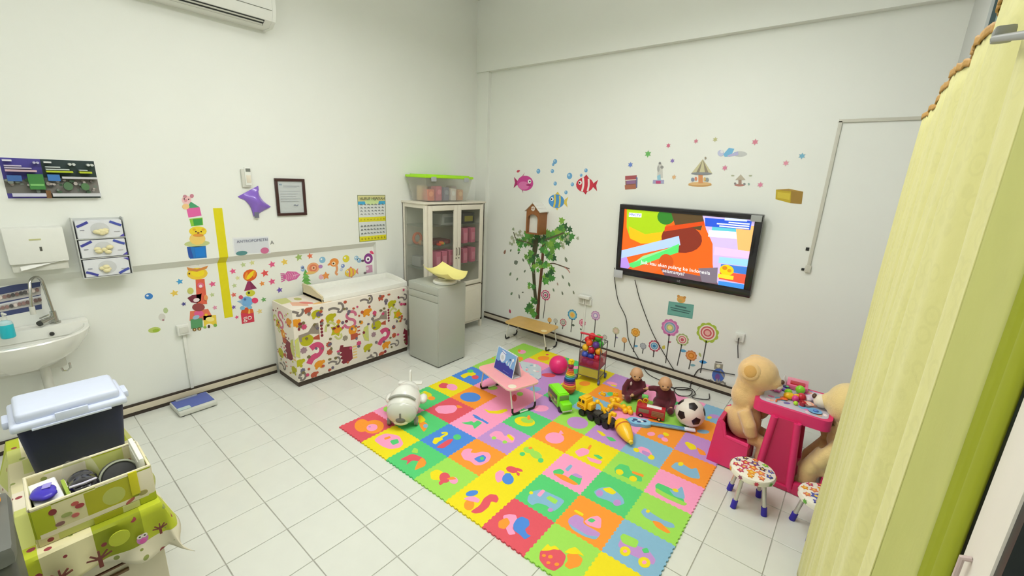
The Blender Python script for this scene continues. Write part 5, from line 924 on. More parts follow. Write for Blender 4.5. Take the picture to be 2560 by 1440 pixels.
# birdhouse shelf
bh = thing('birdhouse', 'brown wooden birdhouse with white roof fixed above the tree', 'birdhouse', T((0.005, YT, 1.315)))
WD = mat('brown_wood', (150, 96, 52), 0.5, var=0.2, scale=20)
bw, bd, bhh = 0.095, 0.165, 0.27
arch = [(-bw, 0), (-.074, 0), (-.074, .17)]+[(-.074*math.cos(math.pi*k/8), .17+.055*math.sin(math.pi*k/8)) for k in range(1, 8)]+[(.074, .17), (.074, 0), (bw, 0), (bw, bhh), (0, bhh+.09), (-bw, bhh)]
MF = Matrix(((1, 0, 0, 0), (0, 0, -1, 0), (0, 1, 0, 0), (0, 0, 0, 1)))
MB().prism(arch, bd-.012, bd, MF).build('front', WD, bh)
MB().bx(-bw, -bw+.012, -bd+.012, -.002, 0, bhh).build('side', WD, bh); MB().bx(bw-.012, bw, -bd+.012, -.002, 0, bhh).build('side', WD, bh)
MB().bx(-bw, bw, -bd, -.002, -.012, 0.002).build('bottom', WD, bh)
MB().prism([(-bw+.012, 0), (bw-.012, 0), (bw-.012, bhh), (0, bhh+.08), (-bw+.012, bhh)], bd-.06, bd-.055, MF).build('inside_back', C(236, 236, 226), bh)
MB().bx(-bw+.012, bw-.012, -bd+.09, -.006, .12, .126).build('shelf', C(226, 222, 206), bh)
for s in (-1, 1):
    for k in range(3):
        f = k/3
        x_a, z_a = s*(bw+.018)*(1-f), bhh-.02+.105*f; x_b, z_b = s*(bw+.018)*(1-f-.36), bhh-.02+.105*(f+.36)
        MB().prism([(x_a, z_a+.004), (x_b, z_b+.002), (x_b, z_b+.010), (x_a, z_a+.016)], .0, bd+.02, MF).build('roof_board', C(236, 234, 226), bh)
MB().prism(disc(0, bhh+.022, .026, .028), bd, bd+.003, MF).build('gable_window', C(240, 238, 228), bh)
MB().bx(-.003, .003, -bd-.005, -bd-.003, bhh-.002, bhh+.048).bx(-.024, .024, -bd-.005, -bd-.003, bhh+.019, bhh+.024).build('window_bars', WD, bh)

# flowers along the skirting: (centre+radius, stem foot, petal, rings, description)
FL_ = [((0.151,0.543,0.067), (0.137,0.233), (206, 84, 130), [(236, 220, 220), (84, 70, 80), (240, 232, 226), (206, 84, 130)], 'pink flower sticker against the tree trunk'),
 ((0.236,0.236,0.031), (0.241,0.174), (232, 160, 80), [(240, 190, 110)], 'tiny orange flower sticker behind the wooden table'),
 ((0.326,0.248,0.031), (0.33,0.197), (180, 180, 172), [(206, 206, 196)], 'tiny grey flower sticker behind the wooden table'),
 ((0.438,0.256,0.046), (0.434,0.166), (196, 84, 110), [(226, 216, 206), (140, 150, 140), (206, 206, 196)], 'red and grey flower sticker right of the wooden table'),
 ((0.558,0.383,0.065), (0.556,0.162), (76, 156, 196), [(150, 200, 210), (236, 206, 110), (240, 180, 90)], 'blue flower sticker with a yellow centre'),
 ((0.703,0.319,0.044), (0.714,0.144), (206, 110, 140), [(240, 180, 196), (226, 120, 150)], 'pink flower sticker left of the ball cart'),
 ((0.865,0.448,0.057), (0.87,0.198), (196, 150, 196), [(226, 190, 216), (176, 150, 206), (240, 230, 240)], 'lilac flower sticker below the switch box'),
 ((1.008,0.222,0.029), (1.016,0.15), (170, 168, 160), [(206, 200, 190)], 'tiny grey flower sticker touching the ball cart handle'),
 ((1.136,0.334,0.042), (1.138,0.137), (196, 200, 160), [(216, 196, 170), (226, 206, 186)], 'pale beige flower sticker right of the ball cart'),
 ((1.246,0.255,0.032), (1.257,0.124), (226, 164, 96), [(232, 180, 120)], 'small orange flower sticker between two cables and the cart'),
 ((1.363,0.377,0.05), (1.364,0.147), (206, 150, 50), [(236, 190, 100), (226, 150, 40), (240, 170, 60)], 'orange flower sticker between the two hanging cables'),
 ((1.466,0.248,0.036), (1.468,0.16), (150, 154, 160), [(180, 184, 190)], 'small grey flower sticker between the two hanging cables'),
 ((1.586,0.284,0.062), (1.59,0.156), (196, 66, 96), [(236, 226, 220), (96, 150, 190), (170, 210, 226), (60, 130, 180)], 'red and blue flower sticker touching the hanging cable'),
 ((1.72,0.527,0.089), (1.727,0.131), (206, 120, 176), [(226, 150, 200), (110, 170, 190), (190, 180, 206), (180, 206, 120), (240, 220, 150)], 'large pink and purple flower sticker under the teal sign'),
 ((1.859,0.434,0.063), (1.847,0.143), (166, 180, 116), [(232, 228, 210), (206, 110, 116), (240, 226, 216), (206, 96, 110)], 'olive and white flower sticker with a red centre'),
 ((1.967,0.292,0.055), (1.965,0.142), (206, 130, 76), [(232, 160, 90), (214, 130, 40), (236, 160, 70)], 'orange flower sticker low under the olive flower'),
 ((2.083,0.569,0.101), (2.079,0.141), (172, 196, 70), [(236, 230, 212), (206, 96, 100), (240, 206, 196), (206, 90, 100), (236, 180, 170)], 'largest green and white flower sticker beside the socket')]
for c, ft, pc, rg, lb in FL_:
    o = thing('flower_sticker', lb, 'sticker', T((c[0], YT, ft[1])), 'flower stickers along the television wall')
    M1 = Matrix(((1, 0, 0, -c[0]), (0, 0, -1, 0), (0, 1, 0, -ft[1]), (0, 0, 0, 1)))
    b, ms = flat(M1, [(strip([(c[0], c[1]-c[2]*.8), ((c[0]*2+ft[0])/3+.004, (c[1]*2+ft[1])/3), ft], .011), (84, 84, 80))]); b.build('stem', ms, o, smooth=False)
    lay = [(scallop(c[0], c[1], c[2]*1.04, 10 if c[2] > .05 else 8), pc)]
    for k, rc in enumerate(rg): lay.append((disc(c[0], c[1], c[2]*(.78-.66*k/max(1, len(rg)))), rc))
    b, ms = flat(M1, lay); b.build('bloom', ms, o, smooth=False)
for c, l, w_, a, col, lb in (((1.387,0.225), .05, .028, 20, (110, 176, 214), 'blue leaf sticker on the orange flower stem'), ((1.884,0.319), .07, .032, 10, (96, 166, 206), 'blue leaf sticker on the olive flower stem'), ((1.997,0.197), .055, .028, 15, (130, 180, 190), 'pale blue leaf sticker on the low orange flower stem'), ((2.088,0.261), .08, .035, 10, (70, 150, 210), 'bright blue leaf sticker on the largest flower stem'), ((1.684,0.299), .05, .035, 70, (206, 196, 80), 'yellow leaf sticker beside the crossing cable'), ((2.048,0.326), .05, .024, -60, (176, 190, 120), 'pale green leaf sticker left of the largest flower stem'), ((0.581,0.257), .045, .03, 10, (96, 110, 96), 'dark leaf sticker on the blue flower stem'), ((1.154,0.258), .04, .02, 5, (150, 140, 180), 'violet leaf sticker on the beige flower stem'), ((1.737,0.373), .04, .022, 20, (190, 120, 140), 'rose leaf sticker on the large pink flower stem'), ((0.689,0.234), .03, .02, 150, (90, 110, 90), 'dark leaf sticker on the pink flower stem by the cart')):
    sticker('T', 'leaf_sticker', lb, [(leaf(c[0], c[1], l, w_, a), col)], group='loose leaf stickers among the flowers')

q = [(1.67,0.8),(1.918,0.817),(1.923,0.673),(1.673,0.658)]
b, ms = flat(WALL['T'], [(q, (96, 160, 150)), ([(1.679,0.793),(1.915,0.808),(1.918,0.68),(1.68,0.669)], (110, 172, 160))])
b.cur = len(ms); ms = ms+[C(70, 110, 110)]
c = (1.796,0.739)
for k, (w_, z) in enumerate(((.055, .03), (.10, .002), (.09, -.02))): b.prism(strip([(c[0]-w_, c[1]+z), (c[0]+w_, c[1]+z)], .010 if k else .016), .0005, .003, WALL['T'])
b.build('teal_sign', ms, None, 'teal rounded notice sign under the television', 'sign', smooth=False)
c = (1.789,0.843)
sticker('T', 'bear_clip_sticker', 'small orange bear head sticker on the teal sign', [(disc(c[0], c[1], .042, .036), (226, 170, 90)), (disc(c[0]-.03, c[1]+.028, .014), (206, 150, 80)), (disc(c[0]+.03, c[1]+.028, .014), (206, 150, 80)), (disc(c[0]-.008, c[1]-.014, .022, .013), (196, 170, 90))])
# robot sticker and gears
def gear(c, r): return [(star(c[0], c[1], r, 8, .72), (130, 128, 120)), (disc(c[0], c[1], r*.45), (206, 200, 184))]
sticker('T', 'robot_sticker', 'blue and grey robot sticker crossed by the black cable', [([(2.193,0.283),(2.268,0.294),(2.271,0.232),(2.195,0.224)], (150, 146, 130)), ([(2.247,0.27),(2.244,0.277),(2.238,0.281),(2.231,0.282),(2.223,0.279),(2.216,0.274),(2.212,0.267),(2.212,0.259),(2.215,0.253),(2.22,0.249),(2.228,0.248),(2.236,0.25),(2.242,0.256),(2.246,0.263)], (226, 222, 190)), ([(2.197,0.305),(2.251,0.314),(2.256,0.303),(2.196,0.292)], (110, 106, 96)), ([(2.299,0.191),(2.289,0.219),(2.27,0.237),(2.246,0.243),(2.221,0.235),(2.2,0.214),(2.188,0.184),(2.187,0.152),(2.198,0.124),(2.217,0.105),(2.242,0.1),(2.267,0.109),(2.287,0.13),(2.298,0.159)], (76, 110, 190)), ([(2.26,0.16),(2.256,0.174),(2.248,0.183),(2.239,0.186),(2.23,0.183),(2.222,0.174),(2.218,0.161),(2.218,0.146),(2.222,0.132),(2.23,0.123),(2.239,0.12),(2.249,0.123),(2.256,0.132),(2.26,0.146)], (120, 80, 150)), ([(2.256,0.231),(2.3,0.183),(2.297,0.156),(2.248,0.216)], (150, 150, 150)), ([(2.226,0.093),(2.238,0.14),(2.258,0.104)], (160, 156, 146)), ([(2.256,0.095),(2.26,0.139),(2.28,0.103)], (160, 156, 146))])
for c, lb in (((2.184,0.077,0.033), 'grey gear sticker left of the robot'), ((2.293,0.091,0.041), 'grey gear sticker under the robot'), ((1.583,0.07,0.036), 'grey gear sticker above the gap between the dolls'), ((1.698,0.062,0.036), 'grey gear sticker above the right doll')):
    sticker('T', 'gear_sticker', lb, gear(c, c[2]), group='gear stickers')

# ================================================================ foam puzzle mat
MATO = T((0.199, 1.0, 0.0)) @ RZ(1.24)
MINV = MATO.inverted()
TS = 0.301
def teeth(n=17, a=0.0055):
    """square-wave jigsaw edge along 0..1, same on opposite sides so tiles interlock"""
    o = []
    for k in range(n):
        s = a if k % 2 else 0.0
        o += [(k/n*TS, s), ((k+1)/n*TS, s)]
    return o[1:-1]
e = teeth()
outl = [(0, 0)]+e+[(TS, 0)]+[(TS-y, x) for x, y in e]+[(TS, TS)]+[(x, TS+y) for x, y in e[::-1]]+[(0, TS)]+[(-y, x) for x, y in e[::-1]]
FO = {'R': (226, 84, 98), 'Y': (240, 222, 10), 'G': (84, 206, 118), 'L': (160, 222, 86), 'P': (252, 160, 200), 'B': (74, 138, 224), 'O': (252, 154, 44), 'V': (194, 146, 212), 'S': (134, 184, 214)}
def foam(k): return mat('foam_'+k, FO[k], 0.75, var=0.04, scale=60, bump=0.15, bscale=400)
tile_mesh = {k: MB().prism(outl, 0.0004, 0.0105).mesh('foam_'+k, foam(k), False) for k in FO}
CN = {'R': 'red', 'Y': 'yellow', 'G': 'green', 'L': 'light green', 'P': 'pink', 'B': 'blue', 'O': 'orange', 'V': 'purple', 'S': 'sky blue'}
def rnd(p, it=2):
    for _ in range(it):
        q = []
        for i in range(len(p)):
            a, b = p[i], p[(i+1) % len(p)]
            q += [(a[0]*.85+b[0]*.15, a[1]*.85+b[1]*.15), (a[0]*.15+b[0]*.85, a[1]*.15+b[1]*.85)]
        p = q
    return p
def inl(pts): # world outline -> mat-local
    return [tuple((MINV @ Vector((x, y, 0)))[:2]) for x, y in pts]
ROWS = ['RYGLYRLY', 'PGBOYGOS', 'GRPVYPGL', 'YOPGOYLP', 'BPPVLVSO', 'LPVGSPOV', 'LPVYOLLO', 'LYGYVPPS']
W3 = (250, 226, 235)
INL = {
 (0,0): ('orange lion', [([(0.341,1.177),(0.301,1.192),(0.264,1.194),(0.235,1.184),(0.222,1.162),(0.227,1.133),(0.249,1.105),(0.282,1.082),(0.321,1.068),(0.357,1.067),(0.384,1.077),(0.397,1.098),(0.393,1.125),(0.373,1.153)], 'O'), ([(0.431,1.248),(0.39,1.263),(0.348,1.261),(0.314,1.244),(0.296,1.214),(0.297,1.177),(0.317,1.142),(0.351,1.116),(0.392,1.103),(0.432,1.105),(0.463,1.122),(0.481,1.151),(0.482,1.185),(0.464,1.22)], 'O'), ([(0.413,1.202),(0.391,1.21),(0.369,1.209),(0.352,1.199),(0.342,1.183),(0.342,1.164),(0.352,1.146),(0.37,1.132),(0.392,1.125),(0.413,1.126),(0.43,1.135),(0.44,1.151),(0.44,1.169),(0.43,1.188)], 'P'), ([(0.375,1.167),(0.37,1.169),(0.365,1.169),(0.361,1.168),(0.358,1.165),(0.357,1.161),(0.358,1.157),(0.362,1.154),(0.367,1.152),(0.372,1.151),(0.376,1.153),(0.379,1.156),(0.38,1.159),(0.379,1.163)], 'V')]),
 (1,0): ('pink pig', [([(0.547,1.083),(0.525,1.132),(0.533,1.197),(0.632,1.246),(0.738,1.208),(0.759,1.161),(0.722,1.101),(0.652,1.081)], 'P'), ([(0.575,1.151),(0.586,1.196),(0.612,1.185),(0.601,1.14)], 'O'), ([(0.635,1.158),(0.657,1.214),(0.707,1.192),(0.697,1.142)], 'G')]),
 (2,0): ('red and orange deer', [([(0.87,1.09),(0.878,1.177),(0.937,1.194),(0.99,1.201),(1.041,1.177),(1.036,1.15),(0.982,1.158),(0.939,1.13),(0.95,1.07),(0.918,1.111),(0.873,1.08)], 'R'), ([(0.978,1.154),(0.962,1.199),(1.016,1.19),(1.052,1.154),(1.042,1.11),(1.035,1.075),(1.006,1.111)], 'O'), ([(0.863,1.181),(0.832,1.23),(0.869,1.238),(0.907,1.204)], 'L')]),
 (3,0): ('girl in a red hat', [([(1.127,1.133),(1.136,1.185),(1.186,1.198),(1.239,1.13),(1.187,1.093)], 'Y'), ([(1.277,1.177),(1.262,1.193),(1.242,1.204),(1.22,1.208),(1.203,1.203),(1.192,1.19),(1.19,1.173),(1.199,1.155),(1.214,1.139),(1.235,1.128),(1.255,1.125),(1.273,1.13),(1.283,1.142),(1.285,1.159)], 'R'), ([(1.242,1.107),(1.239,1.151),(1.27,1.138),(1.272,1.094)], 'R'), ([(1.327,1.201),(1.315,1.211),(1.3,1.216),(1.285,1.215),(1.273,1.209),(1.267,1.198),(1.267,1.185),(1.274,1.172),(1.287,1.163),(1.301,1.158),(1.316,1.159),(1.327,1.165),(1.334,1.175),(1.334,1.188)], 'P'), ([(1.255,1.165),(1.268,1.21),(1.308,1.209),(1.282,1.175)], 'O')]),
 (4,0): ('squirrel', [([(1.573,1.069),(1.58,1.145),(1.557,1.205),(1.561,1.256),(1.597,1.28),(1.63,1.263),(1.643,1.229),(1.608,1.216),(1.629,1.172),(1.629,1.111),(1.605,1.077)], 'R'), ([(1.564,1.106),(1.554,1.123),(1.539,1.136),(1.522,1.143),(1.506,1.142),(1.494,1.132),(1.49,1.117),(1.494,1.1),(1.504,1.083),(1.519,1.07),(1.536,1.064),(1.552,1.066),(1.563,1.075),(1.567,1.089)], 'O'), ([(1.466,1.113),(1.477,1.151),(1.507,1.178),(1.548,1.179),(1.559,1.153),(1.513,1.129)], 'P'), ([(1.493,1.22),(1.483,1.223),(1.47,1.218),(1.458,1.207),(1.448,1.191),(1.444,1.174),(1.445,1.16),(1.452,1.15),(1.462,1.147),(1.475,1.152),(1.487,1.163),(1.496,1.178),(1.501,1.195),(1.5,1.21)], 'B')]),
 (5,0): ('pink elephant', [([(1.737,1.176),(1.756,1.21),(1.791,1.234),(1.825,1.207),(1.835,1.144),(1.881,1.124),(1.854,1.092),(1.818,1.113),(1.789,1.134)], 'P'), ([(1.746,1.127),(1.765,1.184),(1.806,1.164),(1.812,1.107),(1.777,1.091)], 'O'), ([(1.814,1.213),(1.826,1.248),(1.871,1.256),(1.9,1.226),(1.897,1.184),(1.928,1.166),(1.951,1.173),(1.941,1.127),(1.901,1.135),(1.853,1.136),(1.825,1.166)], 'B')]),
 (6,0): ('strawberries', [([(2.048,1.124),(2.068,1.177),(2.123,1.205),(2.171,1.194),(2.19,1.133),(2.176,1.073),(2.13,1.06),(2.077,1.076)], 'R'), ([(2.166,1.202),(2.199,1.246),(2.249,1.237),(2.259,1.188),(2.228,1.135),(2.194,1.136),(2.194,1.174)], 'O'), ([(2.051,1.127),(2.052,1.162),(2.053,1.191),(2.075,1.183),(2.089,1.209),(2.126,1.201),(2.097,1.182),(2.08,1.153)], 'Y'), ([(2.151,1.202),(2.159,1.245),(2.18,1.277),(2.248,1.256),(2.214,1.246),(2.188,1.223)], 'Y'), ([(2.121,1.139),(2.117,1.142),(2.112,1.143),(2.107,1.141),(2.103,1.137),(2.1,1.132),(2.1,1.126),(2.102,1.122),(2.105,1.118),(2.11,1.118),(2.115,1.119),(2.12,1.123),(2.122,1.128),(2.123,1.134)], 'O'), ([(2.089,1.121),(2.086,1.123),(2.082,1.124),(2.078,1.123),(2.074,1.12),(2.072,1.115),(2.072,1.11),(2.073,1.106),(2.077,1.103),(2.081,1.103),(2.085,1.104),(2.089,1.107),(2.091,1.112),(2.091,1.116)], 'O'), ([(2.172,1.123),(2.169,1.126),(2.164,1.127),(2.159,1.125),(2.155,1.121),(2.152,1.116),(2.152,1.111),(2.153,1.106),(2.157,1.103),(2.162,1.102),(2.166,1.104),(2.171,1.108),(2.173,1.113),(2.174,1.118)], 'O'), ([(2.132,1.1),(2.129,1.103),(2.125,1.103),(2.121,1.102),(2.117,1.099),(2.115,1.095),(2.115,1.09),(2.116,1.086),(2.12,1.083),(2.124,1.082),(2.128,1.084),(2.131,1.087),(2.133,1.091),(2.134,1.096)], 'O')]),
 (7,0): ('plain surface at the near corner', []),
 (0,1): ('green sprout', [([(0.27,1.429),(0.252,1.438),(0.232,1.441),(0.214,1.437),(0.204,1.427),(0.201,1.412),(0.208,1.397),(0.222,1.383),(0.241,1.374),(0.261,1.372),(0.277,1.376),(0.288,1.386),(0.29,1.4),(0.284,1.416)], 'L')]),
 (1,1): ('orange bird', [([(0.519,1.511),(0.613,1.501),(0.685,1.491),(0.735,1.402),(0.652,1.429),(0.58,1.471)], 'O'), ([(0.519,1.494),(0.518,1.545),(0.617,1.522),(0.612,1.453)], 'Y'), ([(0.689,1.479),(0.678,1.486),(0.667,1.489),(0.657,1.487),(0.651,1.481),(0.65,1.472),(0.654,1.462),(0.662,1.453),(0.673,1.447),(0.684,1.444),(0.694,1.446),(0.7,1.452),(0.701,1.46),(0.697,1.47)], 'S')]),
 (2,1): ('yellow swan and cat', [([(0.877,1.365),(0.849,1.408),(0.864,1.436),(0.893,1.45),(0.913,1.44),(0.907,1.406),(0.919,1.364),(0.899,1.358)], 'Y'), (strip([(0.881,1.445),(0.879,1.479),(0.881,1.51),(0.856,1.516),(0.842,1.487)], .022), 'Y'), ([(0.949,1.339),(0.942,1.399),(0.94,1.465),(0.963,1.501),(0.99,1.443),(0.995,1.368)], 'R'), ([(0.99,1.555),(0.976,1.563),(0.961,1.567),(0.947,1.563),(0.937,1.554),(0.933,1.54),(0.936,1.526),(0.945,1.513),(0.959,1.504),(0.974,1.501),(0.988,1.505),(0.998,1.514),(1.002,1.527),(0.999,1.542)], 'G')]),
 (3,1): ('pink peacock', [([(1.136,1.41),(1.115,1.455),(1.127,1.492),(1.159,1.509),(1.173,1.47),(1.205,1.487),(1.226,1.533),(1.271,1.561),(1.314,1.539),(1.338,1.488),(1.33,1.423),(1.298,1.392),(1.243,1.4),(1.198,1.382)], 'P'), ([(1.241,1.434),(1.247,1.477),(1.26,1.514),(1.295,1.509),(1.317,1.469),(1.3,1.43)], 'B'), ([(1.292,1.488),(1.286,1.493),(1.278,1.494),(1.272,1.493),(1.267,1.489),(1.265,1.482),(1.267,1.475),(1.271,1.468),(1.277,1.464),(1.285,1.462),(1.291,1.463),(1.296,1.468),(1.297,1.474),(1.296,1.481)], 'G')]),
 (4,1): ('blue rabbit', [([(1.455,1.425),(1.457,1.472),(1.492,1.481),(1.541,1.408),(1.529,1.366),(1.492,1.384)], 'P'), ([(1.595,1.453),(1.581,1.47),(1.561,1.482),(1.541,1.485),(1.524,1.478),(1.513,1.464),(1.511,1.444),(1.519,1.424),(1.533,1.406),(1.553,1.396),(1.572,1.393),(1.589,1.4),(1.6,1.414),(1.602,1.433)], 'B'), ([(1.516,1.437),(1.507,1.473),(1.531,1.495),(1.559,1.478),(1.563,1.439)], 'B'), ([(1.553,1.548),(1.542,1.559),(1.525,1.564),(1.507,1.562),(1.49,1.555),(1.478,1.542),(1.473,1.527),(1.477,1.513),(1.489,1.503),(1.505,1.498),(1.524,1.5),(1.54,1.508),(1.552,1.52),(1.557,1.534)], 'R'), ([(1.522,1.566),(1.561,1.579),(1.585,1.567),(1.561,1.545)], 'R'), ([(1.549,1.534),(1.579,1.539),(1.595,1.511),(1.573,1.512)], 'R')]),
 (5,1): ('sky blue robot', [([(1.752,1.403),(1.745,1.454),(1.774,1.51),(1.841,1.522),(1.914,1.532),(1.948,1.526),(1.952,1.457),(1.944,1.407),(1.882,1.42),(1.83,1.399),(1.816,1.36),(1.774,1.367)], 'S'), ([(1.785,1.452),(1.782,1.517),(1.806,1.519),(1.813,1.449)], 'P'), ([(1.843,1.467),(1.85,1.501),(1.914,1.504),(1.919,1.462)], 'L'), ([(1.757,1.451),(1.753,1.455),(1.747,1.456),(1.742,1.455),(1.737,1.451),(1.735,1.445),(1.736,1.439),(1.738,1.433),(1.743,1.429),(1.749,1.428),(1.754,1.429),(1.758,1.433),(1.761,1.438),(1.76,1.445)], 'Y'), ([(1.935,1.416),(1.93,1.42),(1.923,1.422),(1.916,1.42),(1.911,1.415),(1.907,1.407),(1.907,1.4),(1.91,1.393),(1.915,1.388),(1.922,1.387),(1.929,1.389),(1.934,1.394),(1.938,1.401),(1.938,1.409)], 'V')]),
 (6,1): ('purple ship', [([(2.042,1.423),(2.056,1.482),(2.108,1.487),(2.126,1.447),(2.238,1.454),(2.241,1.419),(2.194,1.384),(2.106,1.381),(2.056,1.392)], 'V'), ([(2.056,1.392),(2.113,1.388),(2.191,1.389),(2.242,1.427),(2.236,1.392),(2.177,1.369),(2.099,1.367)], 'S'), ([(2.121,1.466),(2.133,1.519),(2.16,1.56),(2.19,1.553),(2.224,1.48),(2.153,1.455)], 'P'), ([(2.031,1.494),(2.037,1.513),(2.092,1.515),(2.094,1.492)], 'Y'), ([(2.132,1.484),(2.14,1.517),(2.171,1.52),(2.162,1.487)], 'G')]),
 (7,1): ('green tractor', [([(2.341,1.495),(2.374,1.509),(2.425,1.511),(2.486,1.531),(2.545,1.495),(2.548,1.453),(2.478,1.442),(2.414,1.432),(2.35,1.437)], 'V'), ([(2.331,1.507),(2.334,1.541),(2.425,1.555),(2.434,1.491),(2.36,1.475)], 'L'), ([(2.424,1.438),(2.42,1.452),(2.411,1.463),(2.399,1.468),(2.386,1.466),(2.376,1.458),(2.37,1.444),(2.369,1.429),(2.374,1.415),(2.383,1.404),(2.394,1.4),(2.407,1.402),(2.417,1.41),(2.423,1.423)], 'Y'), ([(2.534,1.441),(2.53,1.456),(2.521,1.468),(2.509,1.473),(2.495,1.471),(2.483,1.462),(2.476,1.448),(2.474,1.432),(2.479,1.417),(2.488,1.406),(2.501,1.401),(2.514,1.403),(2.525,1.412),(2.533,1.425)], 'Y'), ([(2.405,1.441),(2.402,1.444),(2.398,1.446),(2.394,1.445),(2.39,1.441),(2.388,1.437),(2.387,1.431),(2.388,1.426),(2.391,1.423),(2.395,1.421),(2.399,1.422),(2.403,1.426),(2.405,1.431),(2.406,1.436)], 'P'), ([(2.514,1.445),(2.511,1.449),(2.507,1.451),(2.502,1.45),(2.498,1.446),(2.495,1.44),(2.494,1.434),(2.495,1.428),(2.498,1.424),(2.502,1.422),(2.507,1.423),(2.512,1.427),(2.514,1.433),(2.515,1.439)], 'P'), ([(2.459,1.507),(2.478,1.538),(2.501,1.516),(2.48,1.491)], 'G')]),
 (0,2): ('yellow toucan', [([(0.226,1.77),(0.222,1.829),(0.315,1.836),(0.366,1.784),(0.359,1.699)], 'Y'), ([(0.227,1.751),(0.228,1.815),(0.276,1.758)], 'L'), ([(0.397,1.804),(0.383,1.812),(0.367,1.814),(0.352,1.81),(0.342,1.8),(0.338,1.786),(0.341,1.772),(0.351,1.76),(0.365,1.752),(0.381,1.75),(0.395,1.755),(0.405,1.765),(0.409,1.778),(0.406,1.792)], 'O')]),
 (1,2): ('pink eggplant', [([(0.532,1.68),(0.516,1.738),(0.561,1.799),(0.611,1.847),(0.664,1.825),(0.692,1.762),(0.662,1.699),(0.605,1.661)], 'P'), ([(0.616,1.852),(0.636,1.871),(0.69,1.867),(0.664,1.825)], 'O')]),
 (2,2): ('green reindeer', [([(0.845,1.69),(0.874,1.733),(0.894,1.769),(0.92,1.761),(0.919,1.809),(0.972,1.81),(0.98,1.754),(0.988,1.7),(0.939,1.732),(0.894,1.705)], 'G'), (strip([(0.858,1.834),(0.907,1.83),(0.952,1.84),(1.013,1.833)], .022), 'B'), (strip([(0.831,1.842),(0.872,1.848),(0.917,1.84)], .018), 'B'), (strip([(0.926,1.849),(0.978,1.832)], .016), 'B')]),
 (3,2): ('pink lorry', [([(1.123,1.723),(1.123,1.797),(1.167,1.824),(1.227,1.792),(1.238,1.846),(1.293,1.839),(1.329,1.775),(1.274,1.737),(1.203,1.726),(1.169,1.709)], 'P'), ([(1.194,1.732),(1.186,1.737),(1.178,1.739),(1.169,1.737),(1.163,1.731),(1.161,1.723),(1.162,1.714),(1.167,1.707),(1.174,1.701),(1.183,1.699),(1.191,1.701),(1.196,1.707),(1.199,1.715),(1.198,1.724)], 'L'), ([(1.287,1.75),(1.28,1.755),(1.272,1.757),(1.264,1.755),(1.258,1.749),(1.255,1.741),(1.256,1.733),(1.261,1.725),(1.268,1.719),(1.276,1.717),(1.284,1.72),(1.29,1.725),(1.292,1.733),(1.292,1.742)], 'L'), ([(1.229,1.809),(1.229,1.838),(1.301,1.819),(1.308,1.782)], 'Y')]),
 (4,2): ('green teddy', [([(1.505,1.803),(1.492,1.815),(1.475,1.822),(1.456,1.82),(1.44,1.812),(1.428,1.798),(1.425,1.781),(1.43,1.765),(1.443,1.753),(1.46,1.747),(1.479,1.748),(1.495,1.756),(1.506,1.77),(1.509,1.786)], 'L'), ([(1.59,1.779),(1.579,1.795),(1.56,1.807),(1.538,1.813),(1.515,1.812),(1.498,1.803),(1.489,1.788),(1.49,1.771),(1.502,1.755),(1.521,1.743),(1.543,1.737),(1.565,1.739),(1.582,1.748),(1.591,1.762)], 'L'), ([(1.618,1.761),(1.61,1.769),(1.6,1.773),(1.591,1.771),(1.585,1.765),(1.582,1.756),(1.583,1.744),(1.589,1.733),(1.597,1.725),(1.607,1.722),(1.615,1.723),(1.622,1.729),(1.625,1.739),(1.624,1.75)], 'G'), ([(1.477,1.728),(1.469,1.735),(1.46,1.738),(1.451,1.735),(1.445,1.729),(1.441,1.72),(1.442,1.71),(1.447,1.7),(1.455,1.694),(1.464,1.692),(1.473,1.694),(1.479,1.7),(1.482,1.709),(1.482,1.719)], 'G'), ([(1.473,1.822),(1.468,1.826),(1.462,1.827),(1.455,1.825),(1.451,1.82),(1.448,1.814),(1.448,1.807),(1.451,1.801),(1.456,1.797),(1.462,1.796),(1.468,1.798),(1.473,1.802),(1.475,1.809),(1.475,1.815)], 'O')]),
 (5,2): ('green ship', [([(1.73,1.713),(1.753,1.768),(1.796,1.762),(1.802,1.723),(1.766,1.679)], 'G'), ([(1.848,1.712),(1.846,1.775),(1.916,1.796),(1.944,1.716),(1.905,1.701)], 'G'), ([(1.744,1.692),(1.81,1.731),(1.936,1.719),(1.917,1.691),(1.824,1.679)], 'O'), ([(1.783,1.784),(1.784,1.855),(1.806,1.851),(1.813,1.777)], 'S'), ([(1.847,1.764),(1.862,1.801),(1.912,1.803),(1.916,1.774)], 'V')]),
 (6,2): ('blue car', [([(2.041,1.725),(2.054,1.787),(2.102,1.84),(2.161,1.825),(2.21,1.803),(2.239,1.764),(2.218,1.718),(2.148,1.717),(2.085,1.697)], 'S'), ([(2.069,1.791),(2.103,1.837),(2.157,1.821),(2.147,1.783),(2.099,1.778)], 'Y'), ([(2.094,1.754),(2.087,1.764),(2.077,1.769),(2.067,1.768),(2.059,1.76),(2.055,1.749),(2.055,1.735),(2.06,1.722),(2.067,1.713),(2.077,1.708),(2.087,1.71),(2.094,1.717),(2.099,1.728),(2.099,1.741)], 'V'), ([(2.219,1.755),(2.212,1.764),(2.203,1.768),(2.193,1.767),(2.184,1.759),(2.179,1.747),(2.178,1.733),(2.182,1.72),(2.189,1.711),(2.199,1.707),(2.208,1.709),(2.217,1.717),(2.222,1.729),(2.223,1.742)], 'V')]),
